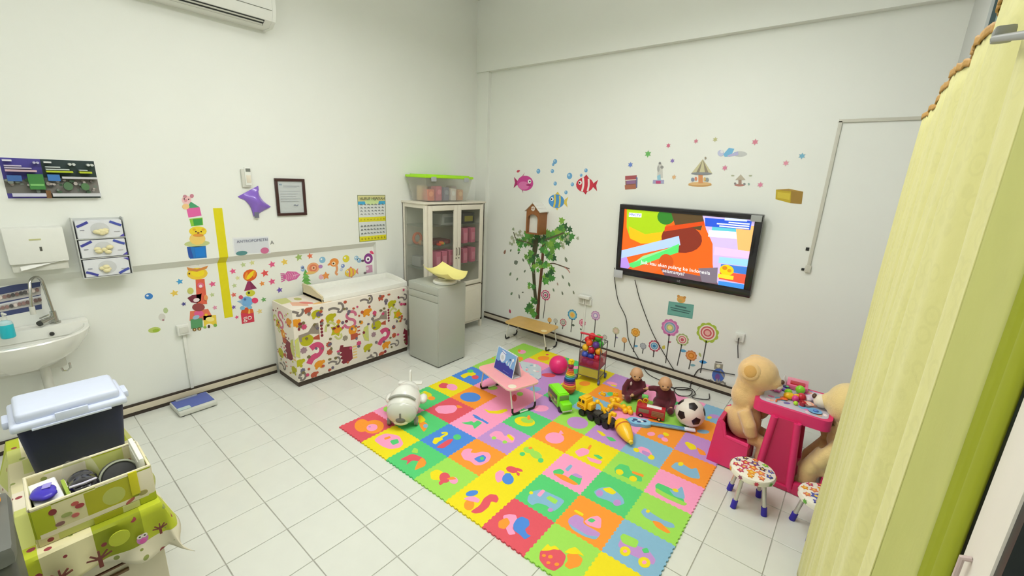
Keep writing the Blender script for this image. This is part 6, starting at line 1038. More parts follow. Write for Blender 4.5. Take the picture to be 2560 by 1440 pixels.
 (7,2): ('blue aeroplane', [([(2.342,1.768),(2.348,1.817),(2.399,1.803),(2.466,1.796),(2.528,1.811),(2.546,1.787),(2.518,1.761),(2.447,1.745),(2.379,1.742)], 'S'), ([(2.422,1.747),(2.463,1.768),(2.541,1.735),(2.526,1.713),(2.459,1.715)], 'O'), ([(2.384,1.81),(2.381,1.815),(2.376,1.817),(2.371,1.816),(2.367,1.813),(2.365,1.807),(2.364,1.8),(2.365,1.793),(2.368,1.789),(2.373,1.787),(2.377,1.788),(2.382,1.791),(2.384,1.797),(2.385,1.804)], 'Y')]),
 (0,3): ('red shrimp', [([(0.228,1.988),(0.218,2.047),(0.268,2.074),(0.339,2.03),(0.313,1.983),(0.269,1.962)], 'R'), ([(0.4,2.074),(0.377,2.092),(0.348,2.102),(0.319,2.102),(0.296,2.091),(0.283,2.073),(0.284,2.05),(0.298,2.028),(0.321,2.01),(0.35,2.001),(0.378,2.002),(0.401,2.012),(0.413,2.03),(0.413,2.052)], 'P')]),
 (1,3): ('blue apple', [([(0.682,2.096),(0.649,2.118),(0.607,2.125),(0.565,2.114),(0.531,2.087),(0.513,2.051),(0.513,2.012),(0.533,1.979),(0.567,1.958),(0.608,1.953),(0.648,1.965),(0.68,1.99),(0.699,2.025),(0.699,2.062)], 'B')]),
 (2,3): ('yellow banana', [([(0.823,1.977),(0.885,1.982),(0.939,2.034),(0.969,2.116),(1.004,2.096),(0.988,2.01),(0.911,1.953)], 'Y')]),
 (3,3): ('yellow mango', [([(1.288,2.105),(1.264,2.127),(1.229,2.137),(1.191,2.132),(1.156,2.113),(1.134,2.084),(1.127,2.051),(1.137,2.021),(1.162,2),(1.197,1.991),(1.234,1.997),(1.267,2.015),(1.289,2.043),(1.297,2.075)], 'Y'), ([(1.263,2.117),(1.248,2.13),(1.227,2.135),(1.204,2.132),(1.183,2.12),(1.169,2.103),(1.164,2.083),(1.17,2.065),(1.184,2.053),(1.205,2.048),(1.228,2.051),(1.249,2.063),(1.263,2.08),(1.268,2.099)], 'L'), ([(1.21,2.144),(1.199,2.156),(1.188,2.164),(1.18,2.166),(1.176,2.161),(1.176,2.152),(1.181,2.139),(1.19,2.125),(1.201,2.113),(1.211,2.106),(1.22,2.104),(1.224,2.108),(1.224,2.117),(1.219,2.13)], 'O')]),
 (4,3): ('pink pomegranate', [([(1.585,2.085),(1.563,2.109),(1.532,2.12),(1.5,2.116),(1.472,2.097),(1.455,2.067),(1.452,2.032),(1.463,2),(1.487,1.977),(1.517,1.968),(1.548,1.972),(1.575,1.991),(1.591,2.019),(1.595,2.053)], 'P'), ([(1.515,2.107),(1.498,2.167),(1.548,2.138)], 'P')]),
 (5,3): ('pink snail', [([(1.728,2),(1.746,2.084),(1.801,2.096),(1.821,2.049),(1.788,1.968)], 'P'), ([(1.778,2.1),(1.771,2.162),(1.79,2.152),(1.801,2.096)], 'O'), ([(1.822,2.012),(1.875,2.024),(1.936,2.043),(1.94,1.999),(1.867,1.98)], 'P'), ([(1.848,2.061),(1.878,2.089),(1.922,2.08),(1.914,2.048)], 'G')]),
 (6,3): ('green truck', [([(2.036,2.03),(2.042,2.106),(2.101,2.125),(2.132,2.083),(2.207,2.097),(2.241,2.031),(2.19,2.005),(2.112,1.998),(2.064,1.987)], 'G'), ([(2.106,2.028),(2.099,2.04),(2.089,2.048),(2.078,2.051),(2.066,2.047),(2.058,2.038),(2.054,2.025),(2.056,2.011),(2.062,1.999),(2.072,1.991),(2.084,1.989),(2.095,1.993),(2.103,2.002),(2.107,2.014)], 'Y'), ([(2.205,2.027),(2.2,2.039),(2.19,2.047),(2.179,2.049),(2.168,2.045),(2.16,2.036),(2.156,2.024),(2.157,2.01),(2.163,1.998),(2.172,1.991),(2.184,1.988),(2.194,1.992),(2.202,2.001),(2.206,2.013)], 'Y'), ([(2.14,2.091),(2.22,2.109),(2.226,2.081),(2.151,2.067)], 'O')]),
 (7,3): ('green train', [([(2.318,2.06),(2.325,2.098),(2.41,2.103),(2.489,2.086),(2.522,2.031),(2.472,2.014),(2.396,2.011),(2.34,2.019)], 'G'), ([(2.331,2.041),(2.399,2.033),(2.54,2.038),(2.527,1.999),(2.415,1.989),(2.342,2)], 'L'), ([(2.401,2.084),(2.442,2.102),(2.458,2.178),(2.516,2.063),(2.452,2.043)], 'S'), ([(2.457,2.107),(2.454,2.114),(2.449,2.119),(2.441,2.121),(2.432,2.12),(2.425,2.115),(2.421,2.108),(2.42,2.101),(2.423,2.094),(2.429,2.089),(2.437,2.087),(2.445,2.089),(2.452,2.093),(2.456,2.1)], 'Y')]),
 (0,4): ('yellow monkey', [([(0.227,2.272),(0.228,2.349),(0.248,2.42),(0.322,2.415),(0.325,2.343),(0.289,2.333),(0.305,2.251)], 'Y'), ([(0.385,2.378),(0.37,2.389),(0.352,2.394),(0.335,2.39),(0.324,2.378),(0.32,2.362),(0.323,2.344),(0.334,2.328),(0.35,2.317),(0.368,2.313),(0.384,2.317),(0.395,2.328),(0.399,2.344),(0.396,2.362)], 'R'), ([(0.253,2.439),(0.24,2.448),(0.224,2.451),(0.21,2.447),(0.199,2.436),(0.195,2.422),(0.198,2.406),(0.207,2.392),(0.221,2.383),(0.236,2.381),(0.25,2.385),(0.261,2.395),(0.265,2.409),(0.262,2.425)], 'G')]),
 (1,4): ('green grapes', [([(0.669,2.34),(0.654,2.35),(0.635,2.351),(0.615,2.343),(0.599,2.327),(0.59,2.307),(0.59,2.288),(0.598,2.271),(0.613,2.262),(0.632,2.262),(0.651,2.27),(0.667,2.285),(0.676,2.304),(0.677,2.324)], 'L')]),
 (2,4): ('red strawberry', [([(0.921,2.32),(0.901,2.341),(0.882,2.355),(0.867,2.359),(0.86,2.352),(0.862,2.335),(0.872,2.313),(0.889,2.29),(0.908,2.269),(0.927,2.256),(0.941,2.253),(0.948,2.259),(0.947,2.275),(0.937,2.297)], 'R'), ([(0.917,2.419),(0.905,2.43),(0.89,2.435),(0.877,2.433),(0.867,2.423),(0.863,2.409),(0.866,2.393),(0.874,2.378),(0.886,2.367),(0.9,2.363),(0.913,2.365),(0.923,2.375),(0.927,2.389),(0.925,2.405)], 'L')]),
 (3,4): ('white cloud', [([(1.238,2.374),(1.219,2.389),(1.194,2.391),(1.167,2.379),(1.144,2.357),(1.13,2.329),(1.127,2.3),(1.136,2.276),(1.155,2.263),(1.18,2.261),(1.206,2.272),(1.228,2.294),(1.243,2.322),(1.246,2.35)], 'P')]),
 (4,4): ('purple plum', [([(1.62,2.394),(1.595,2.427),(1.559,2.444),(1.519,2.444),(1.484,2.425),(1.461,2.391),(1.454,2.35),(1.466,2.31),(1.492,2.279),(1.528,2.263),(1.566,2.265),(1.599,2.283),(1.622,2.315),(1.629,2.355)], 'V')]),
 (5,4): ('yellow crocodile', [([(1.708,2.365),(1.752,2.376),(1.807,2.352),(1.789,2.32)], 'Y'), ([(1.807,2.338),(1.85,2.363),(1.902,2.34),(1.865,2.306)], 'G')]),
 (6,4): ('pink car', [([(2.057,2.375),(2.074,2.411),(2.129,2.415),(2.179,2.369),(2.155,2.322),(2.082,2.332)], 'P'), ([(2.086,2.343),(2.081,2.354),(2.073,2.362),(2.062,2.366),(2.052,2.364),(2.044,2.358),(2.04,2.348),(2.04,2.337),(2.045,2.326),(2.054,2.318),(2.064,2.314),(2.074,2.316),(2.082,2.322),(2.086,2.331)], 'Y'), ([(2.205,2.336),(2.2,2.349),(2.191,2.359),(2.18,2.363),(2.17,2.362),(2.161,2.355),(2.156,2.343),(2.156,2.33),(2.161,2.317),(2.17,2.308),(2.181,2.303),(2.192,2.305),(2.2,2.312),(2.205,2.323)], 'Y'), ([(2.097,2.371),(2.158,2.375),(2.168,2.321),(2.108,2.33)], 'V')]),
 (7,4): ('sky blue jet', [([(2.326,2.322),(2.338,2.404),(2.379,2.418),(2.447,2.398),(2.472,2.444),(2.53,2.339),(2.477,2.302),(2.399,2.308)], 'S'), ([(2.387,2.42),(2.382,2.428),(2.375,2.432),(2.368,2.431),(2.361,2.425),(2.356,2.415),(2.355,2.403),(2.357,2.391),(2.361,2.383),(2.368,2.379),(2.376,2.38),(2.383,2.386),(2.387,2.396),(2.389,2.408)], 'Y')]),
 (0,5): ('plain surface under the pink table', []), (1,5): ('plain surface hidden by the pink table', []),
 (2,5): ('sky blue cloud', [([(0.981,2.611),(0.965,2.624),(0.944,2.627),(0.923,2.62),(0.905,2.603),(0.895,2.58),(0.895,2.556),(0.903,2.536),(0.92,2.523),(0.94,2.52),(0.961,2.528),(0.978,2.544),(0.988,2.567),(0.989,2.59)], 'S')]), (3,5): ('plain surface under the ring tower', []), (4,5): ('plain surface under the crane', []),
 (5,5): ('green leaf', [([(1.863,2.689),(1.853,2.702),(1.839,2.706),(1.824,2.701),(1.811,2.689),(1.802,2.67),(1.799,2.65),(1.803,2.632),(1.813,2.62),(1.827,2.616),(1.842,2.621),(1.856,2.633),(1.864,2.651),(1.867,2.671)], 'G')]), (6,5): ('purple motorbike', [([(2.088,2.647),(2.081,2.656),(2.07,2.66),(2.058,2.656),(2.047,2.646),(2.04,2.631),(2.037,2.615),(2.04,2.601),(2.047,2.592),(2.057,2.589),(2.069,2.592),(2.08,2.602),(2.087,2.617),(2.09,2.632)], 'P'), ([(2.153,2.663),(2.147,2.673),(2.138,2.678),(2.128,2.676),(2.12,2.668),(2.114,2.655),(2.112,2.641),(2.115,2.627),(2.121,2.617),(2.13,2.613),(2.14,2.615),(2.148,2.623),(2.154,2.635),(2.156,2.65)], 'V'), ([(2.179,2.704),(2.174,2.714),(2.166,2.722),(2.156,2.726),(2.145,2.726),(2.136,2.72),(2.131,2.711),(2.131,2.701),(2.135,2.69),(2.144,2.682),(2.154,2.678),(2.164,2.679),(2.173,2.685),(2.178,2.693)], 'Y'), ([(2.2,2.626),(2.195,2.639),(2.186,2.648),(2.175,2.653),(2.163,2.652),(2.153,2.646),(2.148,2.635),(2.148,2.622),(2.153,2.61),(2.162,2.6),(2.173,2.596),(2.185,2.597),(2.194,2.603),(2.2,2.614)], 'P')]),
 (7,5): ('yellow rocket', [([(2.305,2.689),(2.316,2.721),(2.378,2.716),(2.404,2.671),(2.37,2.626)], 'Y'), ([(2.389,2.699),(2.459,2.683),(2.483,2.639),(2.443,2.616)], 'O')]),
 (0,6): ('orange flower', [([(0.425,3.047),(0.408,3.063),(0.388,3.07),(0.37,3.067),(0.357,3.054),(0.352,3.034),(0.356,3.011),(0.368,2.99),(0.386,2.975),(0.405,2.968),(0.423,2.972),(0.435,2.984),(0.44,3.004),(0.437,3.026)], 'O'), ([(0.199,2.82),(0.188,2.829),(0.176,2.833),(0.166,2.831),(0.159,2.824),(0.157,2.813),(0.16,2.801),(0.168,2.789),(0.178,2.78),(0.19,2.776),(0.201,2.778),(0.207,2.785),(0.21,2.796),(0.206,2.808)], 'O')]), (1,6): ('plain surface under the blue pouch', []), (2,6): ('red fish', [([(0.922,2.958),(0.906,2.97),(0.881,2.971),(0.852,2.961),(0.826,2.94),(0.808,2.914),(0.8,2.888),(0.806,2.867),(0.823,2.855),(0.848,2.854),(0.876,2.865),(0.902,2.885),(0.92,2.911),(0.927,2.936)], 'R')]),  # the red piece is a plain oval beside the pink ball
 (3,6): ('orange apple', [([(1.269,3.052),(1.254,3.068),(1.233,3.073),(1.212,3.066),(1.193,3.048),(1.182,3.023),(1.18,2.996),(1.188,2.973),(1.203,2.957),(1.224,2.953),(1.245,2.96),(1.263,2.977),(1.274,3.002),(1.276,3.028)], 'O')]), (4,6): ('sky blue boat', [([(1.533,2.976),(1.519,2.993),(1.498,3.003),(1.472,3.002),(1.448,2.992),(1.43,2.974),(1.421,2.952),(1.424,2.93),(1.438,2.913),(1.46,2.905),(1.485,2.905),(1.509,2.915),(1.527,2.933),(1.535,2.954)], 'S'), ([(1.536,3.02),(1.526,3.033),(1.514,3.04),(1.501,3.038),(1.491,3.029),(1.486,3.013),(1.486,2.994),(1.492,2.977),(1.502,2.963),(1.514,2.957),(1.527,2.959),(1.537,2.968),(1.542,2.984),(1.542,3.002)], 'G')]), (5,6): ('plain surface under the left doll', []),
 (6,6): ('plain surface under the red bus', []), (7,6): ('sky blue wheel', [([(2.41,2.986),(2.403,2.997),(2.389,3),(2.371,2.995),(2.352,2.982),(2.336,2.964),(2.327,2.945),(2.327,2.929),(2.334,2.918),(2.349,2.915),(2.367,2.921),(2.385,2.933),(2.401,2.951),(2.409,2.97)], 'S')]),
 (0,7): ('pink peach', [([(0.33,3.221),(0.311,3.238),(0.289,3.245),(0.269,3.241),(0.254,3.226),(0.248,3.203),(0.252,3.178),(0.265,3.155),(0.283,3.138),(0.305,3.132),(0.325,3.136),(0.339,3.151),(0.345,3.173),(0.342,3.198)], 'P'), ([(0.265,3.206),(0.255,3.216),(0.243,3.222),(0.234,3.222),(0.228,3.216),(0.227,3.206),(0.231,3.192),(0.239,3.179),(0.25,3.168),(0.261,3.162),(0.271,3.162),(0.277,3.168),(0.278,3.179),(0.274,3.192)], 'O')]), (1,7): ('orange tangerine', [([(0.629,3.267),(0.608,3.286),(0.581,3.292),(0.554,3.283),(0.532,3.261),(0.52,3.231),(0.521,3.199),(0.533,3.171),(0.554,3.153),(0.581,3.148),(0.607,3.157),(0.628,3.178),(0.64,3.207),(0.64,3.239)], 'O'), ([(0.565,3.344),(0.558,3.351),(0.549,3.354),(0.542,3.352),(0.536,3.346),(0.533,3.337),(0.534,3.327),(0.539,3.318),(0.546,3.311),(0.554,3.308),(0.561,3.31),(0.567,3.316),(0.57,3.324),(0.569,3.335)], 'R')]),
 (2,7): ('pink ribbon', [([(0.995,3.296),(0.983,3.309),(0.969,3.314),(0.955,3.311),(0.944,3.3),(0.938,3.283),(0.938,3.264),(0.945,3.246),(0.957,3.234),(0.971,3.229),(0.985,3.232),(0.996,3.243),(1.002,3.259),(1.002,3.278)], 'P')]), (3,7): ('plain surface behind the ball cart', []), (4,7): ('pink cream cake', [([(1.478,3.222),(1.467,3.235),(1.448,3.242),(1.425,3.242),(1.402,3.235),(1.383,3.222),(1.373,3.206),(1.374,3.19),(1.385,3.177),(1.404,3.17),(1.428,3.17),(1.45,3.177),(1.468,3.19),(1.478,3.206)], 'P'), ([(1.487,3.187),(1.481,3.193),(1.471,3.196),(1.458,3.196),(1.445,3.192),(1.434,3.185),(1.428,3.177),(1.428,3.168),(1.434,3.162),(1.444,3.159),(1.457,3.16),(1.47,3.164),(1.481,3.17),(1.487,3.179)], 'Y')]),
 (5,7): ('plain surface behind the dolls', []), (6,7): ('round green apple', [([(2.059,3.287),(2.05,3.301),(2.037,3.306),(2.023,3.301),(2.009,3.288),(1.999,3.269),(1.996,3.248),(1.998,3.229),(2.007,3.216),(2.02,3.211),(2.035,3.216),(2.048,3.228),(2.057,3.247),(2.061,3.268)], 'G')]), (7,7): ('purple car', [([(2.409,3.295),(2.402,3.309),(2.388,3.316),(2.371,3.315),(2.352,3.305),(2.338,3.289),(2.329,3.271),(2.328,3.252),(2.336,3.239),(2.35,3.232),(2.367,3.233),(2.385,3.243),(2.399,3.258),(2.408,3.277)], 'V'), ([(2.361,3.24),(2.357,3.249),(2.35,3.253),(2.343,3.252),(2.335,3.245),(2.33,3.235),(2.328,3.222),(2.33,3.21),(2.334,3.201),(2.341,3.197),(2.348,3.198),(2.355,3.205),(2.36,3.215),(2.363,3.228)], 'Y')]),
}
for b_ in range(8):
    for a_ in range(8):
        k = ROWS[b_][a_]; desc, parts = INL[(a_, b_)]
        o = thing('foam_tile', '%s foam puzzle mat tile with %s%s' % (CN[k], '' if desc.startswith('plain') else ('an ' if desc[0] in 'aeo' else ''), desc if desc.startswith('plain') else desc+' inlay'), 'mat tile', MATO @ T((a_*TS, b_*TS, 0)), 'foam tiles of the puzzle mat')
        t = bpy.data.objects.new('foam_base', tile_mesh[k]); COL.objects.link(t); t.parent = o
        for i, (pts, kk) in enumerate(parts):
            pl = [(min(max(x-a_*TS, .004), TS-.004), min(max(y-b_*TS, .004), TS-.004)) for x, y in inl(pts)]
            MB().prism(rnd(pl, 2 if len(pl) < 14 else 1), 0.0095, 0.0108+0.0002*i).build('inlay_piece', foam(kk), o, smooth=False)

# ================================================================ toys and little tables on the mat
ZM = 0.0112
STEEL = mat('painted_leg', (226, 224, 214), 0.35, var=0.04)
def lap_table(name, label, M, L, Wd, h, top, edge, dish):
    o = thing(name, label, 'table', M)
    def rr(l, w_, r):
        out = []
        for cx, cy, a0 in ((l/2-r, w_/2-r, 0), (-l/2+r, w_/2-r, 90), (-l/2+r, -w_/2+r, 180), (l/2-r, -w_/2+r, 270)):
            for k in range(6): out.append((cx+r*math.cos(math.radians(a0+18*k)), cy+r*math.sin(math.radians(a0+18*k))))
        return out
    MB().prism(rr(L, Wd, .05), h-.014, h-.001).build('tabletop', edge, o)
    MB().prism(rr(L-.008, Wd-.008, .047), h-.002, h).build('top_surface', top, o)
    MB().lathe([(0.030, h-.0005), (0.036, h+.0008), (0.030, h+.0012)], 20, T((L*.40, -Wd*.30, 0))).build('cup_holder', C(*dish), o)
    for s in (-1, 1):
        x = s*(L/2-.05); xf = s*(L/2-.005)
        y = Wd/2-.045
        pts = [(x, -y, h-.014), (x+(xf-x)*.55, -y, h*.5), (xf, -y, .035), (xf, -y+.01, .012), (xf, -y+.035, .0075), (xf, y-.035, .0075), (xf, y-.01, .012), (xf, y, .035), (x+(xf-x)*.55, y, h*.5), (x, y, h-.014)]
        lg = MB().tube(pts, .0065, 9).build('leg_frame', STEEL, o)
        for t in (-1, 1):
            MB().tube([(xf, t*y, .065), (xf, t*y, .033), (xf, t*(y-.012), .0125), (xf, t*(y-.035), .0095), (xf, t*(y-.075), .0095)], .0095, 9).build('rubber_foot', BLACKP, lg)
    return o
lap_table('lap_table', 'pink folding lap table standing on the foam mat', T((0.865, 2.245, ZM)) @ RZ(-16), 0.53, 0.33, 0.245, mat('pink_laminate', (252, 172, 176), 0.35, var=0.04), C(246, 206, 196), (240, 228, 206))
lap_table('lap_table', 'wooden folding lap table under the tree sticker', T((0.185, 3.50, 0.0008)) @ RZ(3), 0.60, 0.33, 0.245, mat('oak_laminate', (214, 172, 96), 0.4, var=0.18, scale=14), C(226, 190, 120), (240, 224, 170))

# tent calendar on the pink table
p0 = Vector((0.691,2.252)+(0.2585,)); p1 = Vector((0.965,2.186)+(0.2585,))
ux = (p1-p0).normalized(); uy = Vector((0, 0, 1)).cross(ux)
Mc = Matrix(((ux.x, uy.x, 0, p0.x), (ux.y, uy.y, 0, p0.y), (0, 0, 1, p0.z), (0, 0, 0, 1)))
wl = (p1-p0).length
e = thing('desk_calendar', 'blue and white tent calendar standing on the pink table', 'calendar', Mc)
hh_ = 0.205; dep = 0.095
def tent(off, flip=1): # front sheet leans back
    return Matrix(((1, 0, 0, 0), (0, dep/2/hh_, -1, off), (0, 1, dep/2/hh_, 0), (0, 0, 0, 1)))
MB().prism(rect(0, 0, wl, hh_), 0, 0.004, tent(0)).build('front_board', C(226, 230, 236), e)
MB().prism(rect(0, 0, wl, hh_), 0, 0.004, Matrix(((1, 0, 0, 0), (0, -dep/2/hh_, 1, dep), (0, 1, dep/2/hh_, 0), (0, 0, 0, 1)))).build('back_board', C(206, 206, 212), e)
MB().bx(0, wl, 0.006, dep-.006, 0.0, 0.002).build('base_card', C(214, 214, 218), e)
hill = [(0.006, 0.006), (wl-.006, .006), (wl-.006, .075), (wl*.86, .08), (wl*.8, .072), (wl*.7, .09), (wl*.6, .082), (wl*.5, .10), (wl*.42, .085), (wl*.3, .082), (wl*.25, .096), (wl*.15, .078), (.006, .088)]
q, ms = flat(tent(0), [(rect(.005, .005, wl-.005, hh_-.005), (128, 176, 226)), (hill, (52, 60, 160)), (disc(wl*.33, .135, .038, .045), (228, 234, 246)), (disc(wl*.36, .178, .04, .010, rot=-12), (110, 130, 214)), (disc(wl*.36, .181, .034, .006, rot=-12), (230, 238, 250)), (disc(wl*.33, .13, .02, .02), (206, 214, 220)),
                          (strip([(wl*.56, .10), (wl*.60, .125)], .012), (220, 230, 244)), (strip([(wl*.68, .09), (wl*.70, .12)], .012), (214, 224, 242)), (strip([(wl*.78, .085), (wl*.84, .15)], .014), (206, 220, 242)), (disc(wl*.72, .145, .008), (70, 80, 130)), (disc(wl*.86, .155, .012), (236, 240, 246)), (strip([(wl*.5, .03), (wl*.8, .028)], .003), (110, 120, 200))], 0.004, .0004)
q.build('printed_page', ms, e, smooth=False)
q = MB()
for k in range(9): q.tube([(wl*(k+.5)/9, dep/2+.007*math.cos(t), hh_-.004+.007*math.sin(t)) for t in [i*math.pi/4 for i in range(9)]], .0012, 5, cap=False)
q.build('spiral_binding', C(170, 170, 174, 0.3), e)

# patterned activity pouch lying behind the table
q4 = [(0.433,2.959),(0.681,3.034),(0.878,2.759),(0.696,2.728)]
o = thing('activity_pouch', 'clear pouch with pale blue and pink print behind the pink table', 'pouch', T((0, 0, ZM)))
MB().prism(rnd(q4, 1), 0.0, 0.009).build('pouch_body', mat('pouch_film', (206, 220, 228), 0.15, var=0.05), o)
cx_ = sum(v[0] for v in q4)/4; cy_ = sum(v[1] for v in q4)/4
lay = []; random.seed(8)
for k in range(16): lay.append((disc(cx_+random.uniform(-.09, .09), cy_+random.uniform(-.12, .12), random.uniform(.012, .03), random.uniform(.008, .016), 9, random.uniform(0, 180)), random.choice([(170, 206, 226), (240, 196, 206), (226, 150, 160), (236, 226, 206), (150, 190, 216), (240, 240, 240)])))
q, ms = flat(Matrix(), lay, 0.0092, 0.0001); q.build('print', ms, o, smooth=False)

# white ride-on plane toy facing the room
pl = thing('toy_plane', 'white and grey toy plane with stubby nose at the mat corner', 'toy plane', T((0.50, 1.39, ZM)) @ RZ(-48))
PW = mat('toy_white', (238, 238, 230), 0.25, var=0.03, coat=0.3); PG = C(176, 178, 168, 0.3)
blob('fuselage', [((-.05, 0, .160), (.16, .128, .122)), ((-.15, 0, .165), (.14, .10, .095)), ((.02, 0, .150), (.10, .125, .118)), ((-.04, .0, .195), (.12, .105, .10))], PW, pl, .010, 5)
MB().ell((.078, 0, .128), (.062, .118, .100), 24, 14).build('nose_cone', mat('toy_pale_grey', (212, 214, 202), 0.25, var=0.03, coat=0.3), pl)
MB().tube([(.055+.012*math.cos(t*2), .120*math.sin(t), .170+.102*math.cos(t)) for t in [math.radians(-58+116*k/14) for k in range(15)]], .009, 8).build('windscreen_band', C(168, 170, 162), pl)
MB().box((.138, 0, .128), (.010, .014, .05), .003).build('nose_bridge', C(120, 120, 112), pl)
MB().ell((.132, 0, .092), (.014, .038, .026), 16, 10).build('nose_badge', C(112, 114, 106), pl)
MB().ell((.112, 0, .062), (.030, .058, .022), 18, 10).build('chin', C(222, 224, 186), pl)
for s in (-1, 1):
    w_ = MB().lathe([(.022, -.014), (.034, -.012), (.034, .012), (.022, .014)], 20, T((.045, s*.105, .0345)) @ RX(90)).build('wheel', C(132, 132, 126, 0.4), pl)
    MB().lathe([(.014, -.016), (.014, .016)], 12, T((.045, s*.105, .0345)) @ RX(90)).build('hub', C(200, 200, 196), w_)
    MB().ell((-.12, s*.135, .14), (.06, .035, .035), 16, 10).build('engine_pod', PW, pl)
    MB().box((-.30, s*.055, .19), (.06, .09, .012), .005).build('tail_wing', PW, pl)
MB().lathe([(.014, -.01), (.024, -.008), (.024, .008), (.014, .01)], 16, T((-.24, 0, .0245)) @ RX(90)).build('wheel', C(132, 132, 126, 0.4), pl)
MB().cyl((-.24, 0, .03), (-.22, 0, .12), .012).build('wheel_strut', PG, pl)
MB().prism([(-.34, .18), (-.27, .20), (-.285, .30), (-.315, .305)], -.006, .006, Matrix(((1, 0, 0, 0), (0, 0, -1, 0), (0, 1, 0, 0), (0, 0, 0, 1)))).build('tail_fin', PW, pl)

# pink ball
o = MB().ell((0, 0, 0), (.097, .097, .094), 32, 20).build('pink_ball', mat('pink_rubber', (240, 44, 122), 0.35, var=0.04), None, 'shiny hot pink ball behind the stacking ring tower', 'ball', M=T((0.905, 3.02, ZM+.094)))

# stacking ring tower
rt = thing('ring_tower', 'rainbow stacking ring toy with a yellow crown on the mat', 'stacking toy', T((1.215, 2.735, ZM)))
MB().lathe([(.02, 0.0), (.045, .012), (.062, .045), (.064, .055), (.02, .056)], 28).build('rocking_base', C(244, 92, 40), rt)
zz = .056
for r_, h_, c_ in ((.066, .022, (250, 130, 50)), (.063, .020, (252, 176, 60)), (.056, .020, (240, 84, 130)), (.055, .016, (140, 60, 130)), (.053, .020, (40, 56, 130)), (.048, .018, (70, 150, 206)), (.044, .016, (120, 196, 120)), (.040, .016, (250, 206, 60)), (.035, .017, (246, 140, 40)), (.032, .015, (240, 120, 60)), (.029, .014, (236, 90, 110))):
    MB().lathe([(r_-.012, zz), (r_-.003, zz+.001), (r_, zz+h_*.35), (r_, zz+h_*.65), (r_-.003, zz+h_-.001), (r_-.012, zz+h_)], 26).build('ring', C(*c_, rough=0.35), rt); zz += h_
MB().cyl((0, 0, .05), (0, 0, zz+.02), .012).build('spindle', C(240, 210, 60), rt)
MB().ell((0, 0, zz+.026), .028, 20, 14).build('ball_head', C(150, 40, 84, 0.35), rt)
MB().lathe([(.022, zz+.048), (.026, zz+.052), (.024, zz+.068)], 18).build('crown_band', C(246, 220, 20), rt)
MB().prism(star(0, 0, .030, 5, .55), zz+.066, zz+.088).build('crown_star', C(246, 220, 20), rt)

# ball cart
ct = thing('ball_cart', 'toy shopping cart with red handle full of coloured balls', 'toy cart', T((1.215, 3.155, ZM)) @ RZ(9))
CF = C(90, 84, 84, 0.4); cw, cd = .105, .10
RDH = C(206, 40, 60, 0.35)
for s in (-1, 1):
    MB().tube([(s*cw, -cd, .03), (s*cw, -cd, .50)], .0045, 8).build('front_post', CF, ct)
    MB().tube([(s*cw, cd, .03), (s*cw, cd, .40)], .0045, 8).build('rear_post', CF, ct)
    for z in (.06, .155, .40): MB().tube([(s*cw, -cd, z), (s*cw, cd, z)], .0035, 7).build('side_wire', CF, ct)
    for y in (-cd, cd):
        w_ = MB().lathe([(.008, -.009), (.022, -.008), (.022, .008), (.008, .009)], 16, T((s*(cw+.012), y, .0225)) @ RY(90)).build('wheel', C(84, 100, 150, 0.4), ct)
        MB().bx(s*(cw+.012)-.010, s*(cw+.012)+.010, y-.008, y+.008, .022, .055, .002).build('caster', C(96, 100, 110), w_)
for y in (-cd, cd):
    for z in (.06, .155): MB().tube([(-cw, y, z), (cw, y, z)], .0035, 7).build('cross_wire', CF, ct)
MB().tube([(-cw, cd, .40), (cw, cd, .40)], .0035, 7).build('cross_wire', CF, ct)
MB().cyl((-cw-.008, -cd, .50), (cw+.008, -cd, .50), .010, n=12).build('handle', RDH, ct)
MB().bx(-cw+.002, cw-.002, -cd+.002, cd-.002, .058, .064).build('lower_shelf', glassy('yellow_film', (214, 196, 60), 0.75, .3), ct)
MB().bx(-cw+.004, cw-.004, -cd-.002, -cd+.002, .064, .150).build('front_panel', glassy('yellow_film2', (220, 206, 90), 0.6, .3), ct)
MB().bx(-cw, cw, -cd, cd, .155, .160).build('basket_floor', C(170, 70, 90), ct)
for s in (-1, 1): MB().bx(s*cw-.001, s*cw+.001, -cd, cd, .16, .30).build('basket_side', glassy('red_film', (206, 60, 90), 0.35, .3), ct)
MB().bx(-cw, cw, -cd-.001, -cd+.001, .16, .26).build('basket_front', glassy('red_film', (206, 60, 90), 0.35, .3), ct)
BM = {n: mat('ball_'+n, c, 0.35, var=0.03) for n, c in (('red', (230, 40, 50)), ('orange', (246, 90, 36)), ('green', (70, 176, 60)), ('lime', (160, 214, 50)), ('purple', (96, 56, 150)), ('yellow', (246, 200, 40)), ('amber', (240, 160, 30)), ('navy', (44, 60, 150)), ('blue', (70, 90, 190)), ('crimson', (196, 30, 60)), ('pink', (240, 110, 150)), ('pale', (240, 232, 160)))}
